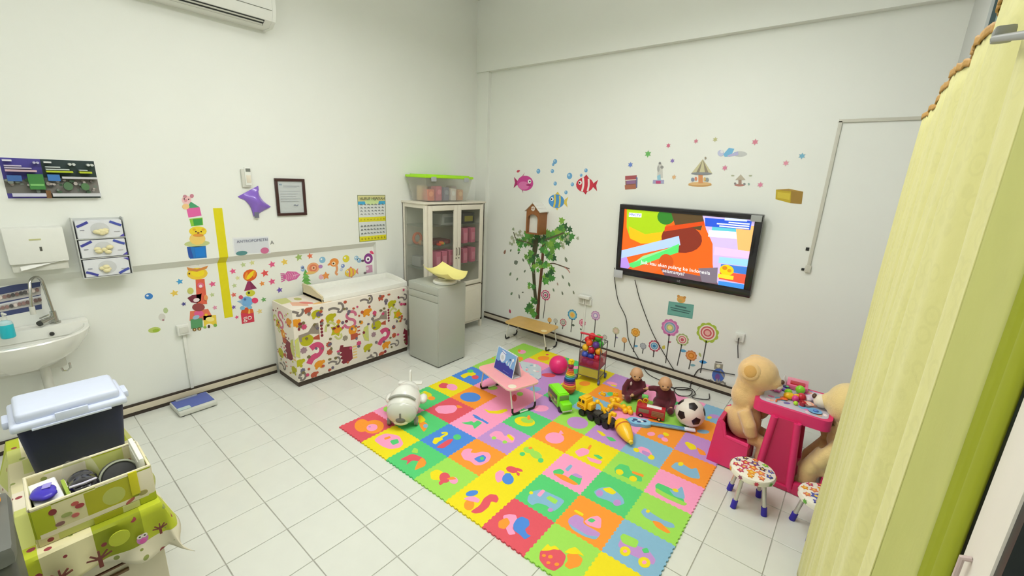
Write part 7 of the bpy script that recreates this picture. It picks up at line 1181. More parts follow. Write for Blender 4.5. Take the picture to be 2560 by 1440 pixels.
BALLS = [(-.062, -.055, .196, 'navy', 'navy blue ball at the bottom left of the cart'), (.0, -.06, .196, 'blue', 'blue ball at the bottom middle of the cart'), (.062, -.055, .196, 'pink', 'pink ball at the bottom right of the cart'), (-.06, .05, .196, 'crimson', 'crimson ball at the bottom rear of the cart'), (.06, .05, .196, 'red', 'red ball at the bottom rear right of the cart'), (0, .05, .196, 'yellow', 'yellow ball at the bottom rear middle of the cart'),
         (-.066, -.05, .264, 'blue', 'bright blue ball left of the crimson balls in the cart'), (0.0, -.065, .262, 'navy', 'second navy ball stacked in the middle of the cart'), (.066, -.06, .262, 'crimson', 'crimson ball at the right middle of the cart'), (-.035, .04, .262, 'amber', 'amber ball behind the blue balls in the cart'), (.035, .045, .262, 'red', 'red ball inside the rear of the cart'),
         (-.07, -.04, .335, 'yellow', 'yellow ball at the left edge of the ball heap'), (0.0, -.06, .33, 'crimson', 'crimson ball low in front of the ball heap'), (.07, -.05, .33, 'amber', 'amber ball at the right edge of the ball heap'), (0, .03, .33, 'green', 'green ball hidden behind the ball heap'),
         (-.03, -.055, .398, 'orange', 'large orange ball in the centre of the ball heap'), (.04, -.06, .394, 'purple', 'purple ball in the centre of the ball heap'), (.069, -.02, .396, 'green', 'dark green ball at the upper right of the ball heap'), (-.069, .01, .40, 'red', 'red ball at the upper left of the ball heap'), (.01, .02, .405, 'lime', 'lime ball behind the orange ball in the cart'),
         (-.02, -.02, .458, 'red', 'red ball on top of the ball heap'), (.045, -.02, .456, 'green', 'bright green ball on top of the ball heap')]
for x, y, z, n, lb in BALLS:
    MB().ell((0, 0, 0), .0345, 18, 12).build('toy_ball', BM[n], None, lb, 'ball', 'balls in the toy cart', M=ct.matrix_basis @ T((x, y, z)))

# green toy bus
gb = thing('green_bus', 'lime green toy bus with long bonnet beside the pink table', 'toy bus', T((1.285, 2.475, ZM)) @ RZ(-31))
LM = mat('lime_toy', (130, 240, 20), 0.3, var=0.03, coat=0.3)
MB().box((-.04, 0, .085), (.22, .105, .125), .010).build('body', LM, gb)
MB().box((.105, 0, .058), (.085, .096, .072), .018).build('bonnet', LM, gb)
MB().box((-.04, 0, .150), (.19, .085, .008), .003).build('roof_panel', mat('lime_roof', (140, 248, 30), 0.3, var=0.02), gb)
MB().box((0.0705, 0, .112), (.004, .088, .050), .002).build('windscreen', C(120, 150, 96, 0.15), gb)
for s in (-1, 1):
    MB().box((-.05, s*.0532, .108), (.185, .002, .042), .001).build('side_windows', C(96, 104, 66, 0.2), gb)
    MB().box((-.05, s*.0532, .062), (.190, .002, .036), .001).build('side_print', C(140, 150, 76, 0.3), gb)
    for k, c_ in enumerate(((190, 220, 120), (226, 170, 50), (110, 110, 60), (206, 226, 150))): MB().ell((-.12+.042*k, s*.0545, .066+.006*(k % 2)), (.014, .0012, .013), 12, 8).build('painted_animal', C(*c_), gb)
    for x in (-.10, .09):
        w_ = MB().lathe([(.010, -.009), (.024, -.008), (.024, .008), (.010, .009)], 18, T((x, s*.045, .0243)) @ RX(90)).build('wheel', BLACKP, gb)
MB().box((0.146, 0, .030), (.006, .09, .014), .002).build('bumper', C(200, 206, 196), gb)

# yellow crane truck, mixer drum, digger arm
YP = mat('toy_yellow', (255, 198, 16), 0.35, var=0.04, coat=0.2); BKP = mat('toy_black', (30, 28, 26), 0.4, var=0.15)
tk = thing('crane_truck', 'yellow and black toy crane truck in front of the dolls', 'toy truck', T((1.63, 2.505, ZM)) @ RZ(-9))
MB().box((.03, 0, .045), (.33, .085, .034), .006).build('chassis', BKP, tk)
for x in (-.115, -.02, .055, .13):
    for s in (-1, 1): MB().lathe([(.010, -.012), (.029, -.011), (.029, .011), (.010, .012)], 18, T((x, s*.048, .0295)) @ RX(90)).build('wheel', BKP, tk)
MB().box((.02, 0, .070), (.06, .07, .02), .005).build('deck_box', C(64, 62, 60), tk); MB().box((.09, 0, .072), (.055, .07, .022), .005).build('deck_box', C(58, 56, 54), tk)
MB().box((-.122, 0, .108), (.088, .100, .098), .016).box((-.128, 0, .078), (.098, .106, .040), .010).box((-.118, 0, .160), (.055, .075, .020), .008).build('cab', YP, tk)
MB().box((-.148, -.0495, .132), (.026, .004, .026), .002).build('cab_window', C(70, 44, 10), tk); MB().box((-.110, -.0495, .132), (.026, .004, .026), .002).build('cab_window', C(70, 44, 10), tk)
MB().box((-.128, -.0535, .088), (.07, .004, .007), .001).build('grille', C(190, 110, 10), tk); MB().box((-.128, -.0535, .074), (.07, .004, .006), .001).build('grille', C(190, 110, 10), tk)
MB().box((-.055, 0, .100), (.045, .075, .06), .012).build('turret', YP, tk)
MB().tube([(-.04, 0, .12), (.0, .0, .165), (.03, .01, .15), (.07, .02, .085)], .012, 10).build('boom', YP, tk)
MB().ell((.0, 0, .165), .020, 14, 10).build('boom_joint', YP, tk)
MB().box((.155, -.035, .095), (.022, .022, .095), .005, M=RZ(0)).build('stabiliser', YP, tk); MB().box((.165, -.005, .13), (.05, .03, .03), .006).build('stabiliser_top', YP, tk)

dm = thing('mixer_drum', 'yellow cone shaped toy mixer drum lying on the mat', 'toy', T((1.925, 2.42, ZM+.062)) @ RZ(-40) @ RY(12))
MB().lathe([(.022, -.10), (.045, -.095), (.060, -.06), (.062, -.03), (.056, .01), (.045, .05), (.034, .085), (.022, .105), (.014, .108)], 28, RY(90)).build('drum', YP, dm)
MB().lathe([(.0630, -.040), (.0640, -.034), (.0630, -.028)], 28, RY(90), cap=False).build('red_stripe', C(206, 100, 30), dm)
MB().lathe([(.018, .105), (.016, .125), (.008, .128)], 16, RY(90)).build('spout', C(246, 206, 60), dm)

da = thing('digger_arm', 'bent yellow toy digger arm with round joints before the left doll', 'toy', T((1.715, 2.73, ZM)) @ RZ(10))
MB().tube([(-.075, -.06, .02), (-.06, -.03, .05), (-.045, .0, .075), (-.01, .03, .06), (.05, .05, .03), (.10, .045, .02)], .017, 10).build('arm', YP, da)
for q_ in ((-.06, -.03, .055), (-.05, .02, .085), (-.015, .05, .095), (-.07, .05, .075), (.04, .055, .045), (.085, .06, .04), (.105, .035, .024), (-.03, .04, .03), (.06, .03, .024)): MB().ell(q_, .0235, 14, 10).build('joint', YP, da)
for q_ in ((-.045, .055, .11), (.09, .06, .06)): MB().cyl((q_[0], q_[1], q_[2]-.03), q_, .013, n=12).build('stud', YP, da)
MB().box((-.085, -.085, .022), (.035, .05, .04), .006, M=RZ(-15)).build('bucket', YP, da)
for k, (x, y, lb) in enumerate(((1.475, 2.925, 'small yellow toy block left of the left doll'), (1.565, 3.00, 'second small yellow toy block nearer the left doll'))):
    o = thing('toy_block', lb, 'toy block', T((x, y, ZM)) @ RZ(30*k), 'small yellow toy blocks')
    MB().box((0, 0, .011), (.05, .032, .022), .005).build('block', YP, o)
    for s in (-1, 1): MB().cyl((s*.012, 0, .022), (s*.012, 0, .030), .009, n=12).build('stud', YP, o)

# two bald dolls in maroon clothes
SKIN = mat('doll_skin', (212, 164, 122), 0.5, var=0.05); MAR = mat('maroon_cloth', (96, 24, 40), 0.85, var=0.2, scale=40, bump=0.3, bscale=150, sheen=0.3)
def doll(label, M, armL, armR, hd):
    o = thing('doll', label, 'doll', M, 'bald dolls in maroon')
    ell_ = [((0, 0, .055), (.085, .075, .058)), ((0, 0, .13), (.066, .052, .080)), ((0, 0, .185), (.055, .042, .040)),
            ('t', [(.04, -.03, .045), (.07, -.10, .04), (.055, -.135, .045)], [.038, .032, .028]), ('t', [(-.04, -.03, .045), (-.07, -.10, .04), (-.055, -.135, .045)], [.038, .032, .028])]
    for arm in (armL, armR): ell_.append(('t', arm, [.028, .026, .022]))
    body = blob('robe', ell_, MAR, o, .008, 4)
    for arm in (armL, armR):
        a, b_ = Vector(arm[-2]), Vector(arm[-1]); d_ = (b_-a).normalized()
        h = blob('hand', [(tuple(b_+d_*.012), (.016, .016, .014))]+[('t', [tuple(b_+d_*.014), tuple(b_+d_*.036+Vector((dx, 0, -.004)))], [.006, .0045]) for dx in (-.011, -.004, .004, .011)]+[('t', [tuple(b_+d_*.008), tuple(b_+d_*.018+Vector((.016 if b_.x < 0 else -.016, 0, .006)))], [.006, .0045])], SKIN, o, .003, 2)
    hc = Vector(hd)
    head = blob('head', [(tuple(hc), (.054, .060, .060)), (tuple(hc+Vector((0, -.018, -.018))), (.044, .044, .044)), ('t', [(0, 0, .19), tuple(hc+Vector((0, .01, -.03)))], [.024, .026]), (tuple(hc+Vector((.054, .0, -.008))), (.008, .012, .015)), (tuple(hc+Vector((-.054, .0, -.008))), (.008, .012, .015)), (tuple(hc+Vector((0, -.062, -.018))), (.007, .008, .007))], SKIN, o, .006, 4)
    for s in (-1, 1): MB().ell(tuple(hc+Vector((s*.020, -.056, -.006))), (.007, .004, .006), 12, 8).build('eye', C(50, 36, 30, 0.3), head)
    MB().ell(tuple(hc+Vector((0, -.0565, -.036))), (.012, .004, .0035), 12, 8).build('mouth', C(150, 84, 70), head)
    return o, body
d1, bd_ = doll('bald doll in maroon robe sitting on the left', T((1.71, 3.085, ZM)) @ RZ(28), [(-.055, -.01, .18), (-.095, -.03, .11), (-.10, -.07, .055)], [(.055, -.01, .18), (.08, -.05, .12), (-.015, -.085, .075)], (-.004, -.028, .258))
MB().ell((-.045, -.052, .165), (.010, .005, .020), 12, 8).build('badge', C(226, 200, 200), d1)
d2, bd_ = doll('bald doll in maroon robe sitting on the right, one arm stretched out', T((1.975, 3.09, ZM)) @ RZ(22), [(-.055, -.01, .18), (-.09, .005, .175), (-.135, .0, .165)], [(.055, -.01, .18), (.085, -.03, .11), (.07, -.085, .07)], (-.004, -.034, .258))

# little rattle between the dolls
rk = thing('toy_rattle', 'green and orange toy rattle with red knobs between the dolls', 'toy', T((1.865, 2.94, ZM)) @ RZ(15))
MB().tube([(0, 0, .012), (.0, 0, .06), (.008, 0, .10)], .017, 10).build('body', C(240, 170, 30), rk)
MB().box((.0, 0, .13), (.055, .03, .032), .01).build('green_head', C(120, 214, 110), rk)
for q_ in ((-.035, -.01, .075), (.012, -.02, .105), (-.005, -.02, .055), (.02, -.01, .022)):
    rg = MB().tube([(q_[0]+.018*math.cos(t), q_[1], q_[2]+.018*math.sin(t)) for t in [i*math.pi/8 for i in range(17)]], .006, 7, cap=False).build('ring', C(244, 180, 30), rk)
    MB().ell(q_, .009, 10, 8).build('knob', C(190, 60, 30), rg)

# red toy bus lying near the guitar
rb = thing('red_bus', 'red toy double decker bus with white roof strip before the right doll', 'toy bus', T((1.955, 2.865, ZM)) @ RZ(17))
RB = mat('toy_red', (190, 34, 48), 0.35, var=0.05, coat=0.2)
MB().box((0, 0, .056), (.235, .085, .085), .006).build('body', RB, rb)
MB().box((.025, 0, .1005), (.12, .045, .005), .002).build('roof_strip', C(246, 244, 240), rb)
for k, (x, w_, z) in enumerate(((-.055, .085, .066), (.06, .10, .060))): MB().box((x, -.0432, z), (w_, .002, .034 if k == 0 else .05), .001).build('side_window', C(*((150, 130, 96), (170, 120, 84))[k], rough=0.25), rb)
for k in range(3): MB().box((.06, -.0444, .046+.014*k), (.095, .001, .003)).build('louver_line', C(130, 84, 60), rb)
for x in (-.075, .075):
    for s in (-1, 1):
        w_ = MB().lathe([(.008, -.008), (.019, -.007), (.019, .007), (.008, .008)], 16, T((x, s*.036, .0195)) @ RX(90)).build('wheel', BLACKP, rb)
        MB().lathe([(.009, -.009), (.009, .009)], 10, T((x, s*.036, .0195)) @ RX(90)).build('hub', C(232, 200, 150), w_)

# blue toy guitar
gt = thing('toy_guitar', 'pale blue toy guitar lying in front of the red bus', 'toy guitar', T((1.94, 2.70, ZM)) @ RZ(26))
BG = mat('toy_blue', (120, 190, 232), 0.35, var=0.04)
go = []
for k in range(36):
    t = 2*math.pi*k/36; r_ = .066+.020*math.cos(2*t)*1.0
    go.append((-.01+.098*math.cos(t), (.060-.014*math.exp(-((math.cos(t)-.1)/.28)**2))*math.sin(t)))
MB().prism(go, 0.0, .026).build('body', BG, gt)
q, ms = flat(T((0, 0, .026)), [([(x*.88, y*.85) for x, y in go], (150, 206, 236)), (disc(-.045, .012, .020, .016), (50, 70, 120)), (disc(-.015, -.014, .018, .012), (60, 84, 140)), (disc(-.01, .016, .014, .012), (232, 238, 244)), (disc(.03, .008, .016, .013), (44, 60, 104)), (disc(-.062, -.016, .012, .010), (70, 96, 150)), (disc(.01, -.006, .012, .009), (236, 240, 244))]); q.build('picture', ms, gt, smooth=False)
MB().box((.215, 0, .022), (.28, .030, .018), .004).build('neck', BG, gt)
MB().box((.21, 0, .0325), (.26, .020, .004), .001).build('fretboard', C(96, 150, 190), gt)
MB().box((.385, 0, .024), (.085, .038, .016), .005).build('headstock', C(232, 236, 240), gt)
for k in range(3): MB().cyl((.365+.022*k, .019, .024), (.365+.022*k, .030, .024), .005, n=8).build('tuning_peg', C(240, 190, 170), gt)

# soccer ball
sb_ = MB(); bm = bmesh.new(); bmesh.ops.create_icosphere(bm, subdivisions=1, radius=1.0)
ico = [v.co.copy() for v in bm.verts]; bm.free()
bm = bmesh.new(); bmesh.ops.create_icosphere(bm, subdivisions=6, radius=1.0)
Rm = Matrix.Rotation(math.radians(26), 3, 'Z') @ Matrix.Rotation(math.radians(34), 3, 'X')
pents = []
for v in ico:
    nb = sorted([w_ for w_ in ico if (w_-v).length > 1e-4], key=lambda w_: (w_-v).length)[:5]
    ax = v.normalized(); e0 = (nb[0]-ax*nb[0].dot(ax)).normalized(); e1 = ax.cross(e0)
    nb.sort(key=lambda w_: math.atan2(w_.dot(e1), w_.dot(e0)))
    es = [(v*2+w_)/3 for w_ in nb]
    pents.append([es[i].cross(es[(i+1) % 5]).normalized() for i in range(5)])
def inpent(c):
    return any(min(c.dot(n) for n in pn) > 0.0 for pn in pents)
vsb = [(Rm @ v.co)*.1165 for v in bm.verts]; fw = []; fb = []
for f in bm.faces:
    (fb if inpent(f.calc_center_median().normalized()) else fw).append(tuple(v.index for v in f.verts))
bm.free()
so_ = thing('soccer_ball', 'black and white soccer ball on the mat by the guitar neck', 'ball', T((2.245, 2.968, ZM+.1165)))
x_ = MB(); x_.add(vsb, fw); x_.build('white_panels', mat('ball_white', (236, 228, 216), 0.4, var=0.04), so_)
x_ = MB(); x_.add([v*1.002 for v in vsb], fb); x_.build('black_panels', mat('ball_black', (30, 18, 18), 0.4, var=0.1), so_)

# ================================================================ pink children's table, chairs, bears, stools
HP = mat('hot_pink_plastic', (232, 52, 116), 0.4, var=0.04)
HPD = mat('deep_pink_plastic', (206, 44, 96), 0.4, var=0.04)
kt = thing('children_table', 'hot pink plastic children table with a picture top', 'table', T((2.925, 2.885, 0)))
def rrect(l, w_, r, n=5):
    out = []
    for cx, cy, a0 in ((l/2-r, w_/2-r, 0), (-l/2+r, w_/2-r, 90), (-l/2+r, -w_/2+r, 180), (l/2-r, -w_/2+r, 270)):
        for k in range(n+1): out.append((cx+r*math.cos(math.radians(a0+90*k/n)), cy+r*math.sin(math.radians(a0+90*k/n))))
    return out
MB().prism(rrect(.44, .46, .05), .485, .545).build('top_tray', HP, kt)
MB().prism(rrect(.44, .46, .05), .545, .560).build('rim', HP, kt)
MB().prism(rrect(.39, .41, .04), .558, .5615).build('picture_top', C(206, 200, 214, 0.25), kt)
lay = []; random.seed(13)
for k in range(44):
    x, y = random.uniform(-.175, .175), random.uniform(-.185, .185)
    lay.append((disc(x, y, random.uniform(.012, .035), random.uniform(.010, .026), 10, random.uniform(0, 180)), random.choice([(240, 140, 200), (250, 236, 240), (150, 140, 200), (110, 100, 170), (236, 200, 210), (120, 190, 226), (240, 180, 150), (206, 196, 206), (230, 110, 170)])))
lay = [([(min(max(x, -.19), .19), min(max(y, -.20), .20)) for x, y in p_], c) for p_, c in lay]
q, ms = flat(T((0, 0, .5615)), lay, .0002, .00004); q.build('picture_print', ms, kt, smooth=False, kind='stuff')
for s in (-1, 1):   # end pedestals, each a tapering panel with two ribs
    y = s*.20 - (.02 if s < 0 else -.02)
    MB().prism([(-.115, 0), (.115, 0), (.070, .495), (-.070, .495)], -.03, .03, T((-.015, y, 0)) @ Matrix(((1, 0, 0, 0), (0, 0, -1, 0), (0, 1, 0, 0), (0, 0, 0, 1)))).build('pedestal', HPD, kt)
    for x in (-1, 1):
        MB().tube([(-.015+x*.10, y-.03*1.0, .01), (-.015+x*.065, y-.03, .495)], .022, 10).build('rib', HP, kt)
MB().bx(-.13, .14, -.27, .27, .0, .035, .012).build('base_plate', HPD, kt)
MB().bx(.10, .27, -.275, -.225, .0, .085, .015).build('foot_bar', HPD, kt)

def tub_chair(label, M):
    o = thing('children_chair', label, 'chair', M, 'hot pink tub chairs')
    # local: back at -x, opening to +x
    side = [(-.145, 0), (.105, 0), (.098, .215), (-.058, .225), (-.080, .315), (-.10, .335), (-.118, .33)]
    for s in (-1, 1):
        MB().prism(side, -.014, .014, T((0, s*.135, 0)) @ Matrix(((1, 0, 0, 0), (0, 0, -1, 0), (0, 1, 0, 0), (0, 0, 0, 1)))).build('side_panel', HP, o)
        MB().tube([(.095, s*.135, .214), (-.056, s*.135, .226), (-.082, s*.135, .316), (-.108, s*.135, .335)], .017, 8).build('rim', HP, o)
    MB().prism([(-.145, 0), (-.118, 0), (-.092, .335), (-.118, .335)], -.135, .135, Matrix(((1, 0, 0, 0), (0, 0, -1, 0), (0, 1, 0, 0), (0, 0, 0, 1)))).build('backrest', HPD, o)
    MB().bx(-.12, .10, -.125, .125, .155, .175).build('seat', HPD, o)
    MB().bx(.082, .099, -.125, .125, .0, .16).build('front_panel', HP, o)
    return o
tub_chair('hot pink tub chair under the left teddy bear', T((2.638, 2.745, .0112)) @ RZ(0))
tub_chair('hot pink tub chair under the right teddy bear by the curtain', T((3.225, 2.84, 0)) @ RZ(180) @ Matrix.Scale(.65, 4, (1, 0, 0)) @ Matrix.Scale(.72, 4, (0, 0, 1)))

FUR = mat('honey_plush', (236, 196, 136), 0.95, var=0.10, scale=35, bump=0.7, bscale=130, sheen=0.6)
FUR2 = mat('pale_plush', (242, 214, 146), 0.95, var=0.10, scale=35, bump=0.7, bscale=130, sheen=0.6)
MUZ = mat('white_plush', (240, 228, 206), 0.95, var=0.08, scale=40, bump=0.6, bscale=150, sheen=0.5)
NOSE = C(90, 60, 44, 0.4)
b1 = thing('teddy_bear', 'honey coloured teddy bear sitting in the left pink chair', 'teddy bear', T((2.655, 2.795, .19)))
blob('body', [((0, 0, .13), (.112, .108, .145)), ((-.005, 0, .24), (.085, .08, .075)), ((.028, 0, .505), (.130, .118, .125)), ((-.005, 0, .40), (.095, .09, .12)), ((.12, 0, .475), (.065, .062, .055)), ((-.008, 0, .32), (.108, .10, .12)),
              ('t', [(.0, -.09, .24), (.055, -.125, .16), (.075, -.11, .08)], [.045, .045, .042]), ('t', [(.0, .09, .24), (.07, .12, .18), (.12, .10, .16)], [.045, .042, .040]),
              ('t', [(.06, -.060, .04), (.15, -.058, .03), (.155, -.056, -.06), (.155, -.056, -.105)], [.055, .05, .044, .046]), ('t', [(.06, .060, .04), (.15, .068, .03), (.155, .068, -.06), (.155, .068, -.105)], [.055, .05, .044, .046]),
              ((.18, -.056, -.115), (.05, .042, .036)), ((.18, .068, -.115), (.055, .042, .036)), ((-.10, 0, .155), (.04, .04, .038))], FUR, b1, .011, 4)
for s in (-1, 1):
    er = MB().ell((0, 0, 0), (.050, .020, .054), 18, 12).build('ear', FUR, b1, M=None); er.location = (-.005, s*.104, .545); er.rotation_euler = (s*.25, 0, 0); er.scale = (1.25, 1, 1.2)
    x_ = MB().ell((0, -.010 if s < 0 else .010, 0), (.034, .014, .038), 16, 10).build('inner_ear', mat('ear_plush', (222, 172, 100), 0.95, var=0.1, bump=0.5), er)
    MB().ell((.122, s*.052, .535), (.010, .008, .010), 12, 8).build('eye', C(40, 26, 20, 0.2), b1)
MB().ell((.178, 0, .490), (.016, .022, .016), 14, 10).build('nose', NOSE, b1)
MB().ell((.160, 0, .455), (.03, .04, .022), 14, 10).build('muzzle', MUZ, b1)

b2 = thing('teddy_bear', 'pale honey teddy bear half behind the curtain at the pink table', 'teddy bear', T((3.215, 2.84, .10)))
blob('body', [((0.01, 0, .15), (.085, .12, .15)), ((0.0, 0, .28), (.08, .10, .08)), ((-.012, 0, .540), (.122, .140, .138)), ((0, 0, .42), (.09, .10, .13)), ((-.115, 0, .525), (.05, .06, .05)),
              ('t', [(.0, -.10, .29), (-.05, -.15, .22), (-.09, -.155, .14)], [.05, .05, .046]), ('t', [(.0, .10, .29), (-.05, .15, .24), (-.09, .14, .20)], [.05, .05, .046]),
              ('t', [(-.02, -.09, .09), (-.09, -.115, .17), (-.13, -.12, .06), (-.13, -.115, -.03)], [.075, .075, .062, .055]), ('t', [(-.02, .09, .09), (-.09, .10, .15), (-.13, .10, .05), (-.13, .10, -.03)], [.075, .07, .06, .052]),
              ((-.15, -.115, -.045), (.05, .045, .038)), ((-.15, .10, -.045), (.05, .045, .038))], FUR2, b2, .012, 4)
for s in (-1, 1):
    er = MB().ell((0, 0, 0), (.046, .020, .050), 18, 12).build('ear', FUR2, b2); er.location = (.03, s*.105, .63); er.rotation_euler = (s*.5, 0, 0)
    MB().ell((-.105, s*.05, .575), (.009, .008, .010), 12, 8).build('eye', C(40, 26, 20, 0.2), b2)
MB().ell((-.150, 0, .51), (.045, .055, .042), 18, 12).build('muzzle', MUZ, b2)
MB().ell((-.192, 0, .532), (.014, .024, .017), 14, 10).build('nose', NOSE, b2)
MB().tube([(-.085+.012*math.cos(t*3), -.10*math.cos(t), .40+.02*math.sin(t)) for t in [math.pi*k/12 for k in range(13)]], .022, 10).build('neck_ribbon', mat('brown_satin', (84, 54, 24), 0.25, var=0.15, coat=0.3), b2)

# pile of little toys on the picture top
TP = .5625
tz = [((2.875, 2.885), .024, (150, 230, 40), 'lime green toy ball nearest the left bear on the pink table'), ((2.935, 2.975), .030, (140, 220, 50), 'bigger green toy ball at the back of the pink table'), ((2.955, 2.855), .028, (206, 40, 56), 'glossy red toy apple in the middle of the pink table'), ((2.925, 2.815), .022, (226, 60, 140), 'magenta toy ball in the middle of the pink table'), ((2.935, 2.760), .014, (180, 230, 50), 'tiny lime toy ball near the front edge of the pink table')]
for (x, y), r_, c_, lb in tz:
    MB().ell((0, 0, 0), r_, 18, 12).build('toy_fruit', C(*c_, rough=0.3), None, lb, 'toy', 'toys on the pink table', M=T((x, y, TP+r_)))
def mini(name, label, parts, loc, rz):
    o = thing(name, label, 'toy', T((loc[0], loc[1], TP)) @ RZ(rz))
    for nm, b, c_ in parts: b.build(nm, C(*c_, rough=0.35), o)
mini('toy_duck', 'yellow orange toy duck in the middle of the pink table', [('body', MB().ell((0, 0, .024), (.036, .026, .024), 16, 10), (246, 190, 20)), ('tail', MB().ell((.045, 0, .034), (.022, .012, .014), 12, 8), (246, 180, 20)), ('foot', MB().box((-.02, 0, .006), (.03, .03, .010), .004), (250, 120, 40))], (2.888, 2.825), 20)
mini('toy_spoon', 'orange toy spoon hanging toward the table edge', [('bowl', MB().ell((0, 0, .008), (.024, .016, .007), 14, 8), (250, 110, 50)), ('stem', MB().tube([(.0, 0, .008), (-.05, -.03, .008), (-.06, -.06, .007)], .005, 8), (250, 110, 50))], (2.865, 2.785), 20)
mini('toy_tray', 'clear pink lidded tray at the back of the pink table', [('tray', MB().box((0, 0, .018), (.13, .10, .034), .008), (236, 110, 150)), ('lid', MB().box((0, .045, .045), (.13, .012, .05), .005, M=RX(-20)), (240, 160, 180)), ('filling', MB().box((0, 0, .036), (.09, .06, .012), .004), (190, 20, 40))], (2.910, 3.055), 5)
mini('toy_phone', 'dark blue and violet toy phone by the left bear', [('handset', MB().box((0, 0, .014), (.09, .03, .018), .006), (56, 50, 110)), ('cradle', MB().box((0, -.03, .010), (.10, .03, .014), .005), (140, 120, 200)), ('button', MB().ell((.03, 0, .026), (.010, .010, .006), 10, 6), (120, 220, 140))], (2.830, 2.990), -25)
mini('toy_cup', 'small red toy cup at the right of the pink table', [('cup', MB().lathe([(.014, 0), (.020, .03), (.018, .03), (.012, .004)], 16), (200, 50, 60)), ('handle', MB().tube([(.02, 0, .024), (.032, 0, .018), (.018, 0, .008)], .003, 6), (200, 50, 60))], (2.970, 2.780), 0)
mini('toy_figure', 'white and grey paper cone figure standing behind the toys', [('cone', MB().lathe([(.022, 0), (.003, .075)], 16), (226, 226, 222)), ('base', MB().cyl((0, 0, 0), (0, 0, .006), .024, n=14), (170, 170, 168))], (2.825, 3.070), 0)
mini('toy_star', 'pink toy star flower on the left of the pink table', [('petals', MB().prism(star(0, 0, .032, 5, .5), .002, .014), (252, 130, 206)), ('centre', MB().ell((0, 0, .016), (.010, .010, .006), 12, 8), (240, 230, 240))], (2.805, 2.900), 10)

mini('toy_bag', 'crumpled lilac wrapper before the right bear on the pink table', [('wrapper', MB().ell((0, 0, .022), (.035, .03, .022), 9, 6), (216, 200, 214)), ('fold', MB().ell((-.02, -.02, .016), (.024, .018, .014), 7, 5), (232, 222, 228))], (3.005, 2.90), 20)
mini('toy_plate', 'pale blue toy plate near the front right corner of the pink table', [('plate', MB().lathe([(.0, .001), (.030, .002), (.040, .008), (.036, .008), (.0, .004)], 20), (120, 180, 226)), ('food', MB().ell((.004, 0, .010), (.016, .012, .008), 10, 7), (90, 130, 200))], (3.045, 2.745), 0)
mini('toy_bowl', 'peach toy bowl in the right middle of the pink table', [('bowl', MB().lathe([(.016, .0), (.034, .022), (.031, .022), (.014, .004)], 20), (240, 176, 150)), ('filling', MB().ell((0, 0, .016), (.024, .024, .008), 12, 6), (236, 210, 190))], (3.00, 2.80), 0)

# two little stools with flowered seats
def stool(label, M, seed, k=1.0):
    o = thing('stool', label, 'stool', M, 'low flowered stools')
    prof = [(.0, .210), (.118, .210), (.128, .216), (.130, .232), (.124, .247), (.105, .253), (.0, .256)]
    MB().lathe(prof, 36).build('seat', mat('stool_vinyl', (244, 238, 222), 0.35, var=0.03), o)
    random.seed(seed); lay = []
    cols_ = [(200, 70, 110), (110, 70, 130), (226, 110, 60), (84, 90, 170), (240, 160, 40), (206, 60, 90), (90, 60, 80), (120, 190, 70), (230, 130, 90)]
    for i, (r_, a) in enumerate([(.0, 0)]+[(.055, 60*t+10) for t in range(6)]+[(.098, 36*t) for t in range(10)]):
        x, y = r_*math.cos(math.radians(a)), r_*math.sin(math.radians(a)); c_ = cols_[(i*4+seed) % len(cols_)]; s_ = random.uniform(.026, .034)
        if r_ > .09: s_ = .020
        lay += [(star(x, y, s_, 5, .55, random.uniform(0, 60)), c_), (disc(x, y, s_*.3, n=8), (246, 206, 90))]
    q, ms = flat(T((0, 0, .2500)), lay, .0, .0002)
    for i, v in enumerate(q.v):       # follow the domed top
        r_ = math.hypot(v[0], v[1]); q.v[i] = (v[0], v[1], v[2]+(.006-.9*max(0, r_-.0)**2*.35))
    q.build('seat_print', ms, o, smooth=False, kind='stuff')
    b = MB()
    for t in range(9):
        a = math.radians(40*t+15*seed); c_ = (math.cos(a), math.sin(a)); Mx = T((.1298*c_[0], .1298*c_[1], .2315)) @ Matrix.Rotation(a, 4, 'Z') @ RY(90)
        b.cur = t % 4; b.prism(star(0, 0, .016, 6, .55), 0, .0012, Mx)
    b.build('rim_print', [C(*c_) for c_ in ((240, 160, 40), (150, 84, 110), (206, 60, 84), (110, 180, 70))], o, smooth=False, kind='stuff')
    for t in range(4):
        a = math.radians(45+90*t); c_, s_ = math.cos(a), math.sin(a)
        lg = MB().cyl((.085*c_, .085*s_, .212), (.118*c_, .118*s_, .03), .0125, n=14).build('leg', mat('stool_leg', (214, 210, 200), 0.2, metal=0.6, var=0.04), o)
        MB().cyl((.1135*c_, .1135*s_, .055), (.1225*c_, .1225*s_, .0), .0165, .0175, n=14).build('foot_cap', mat('blue_cap', (50, 34, 170), 0.4, var=0.05), lg)
    return o
stool('flowered stool with blue foot caps standing at the mat corner', T((2.815, 2.325, 0)) @ RZ(20), 2)
stool('flowered stool with orange blossoms half hidden by the curtain', T((3.185, 2.335, 0)) @ RZ(35), 5)

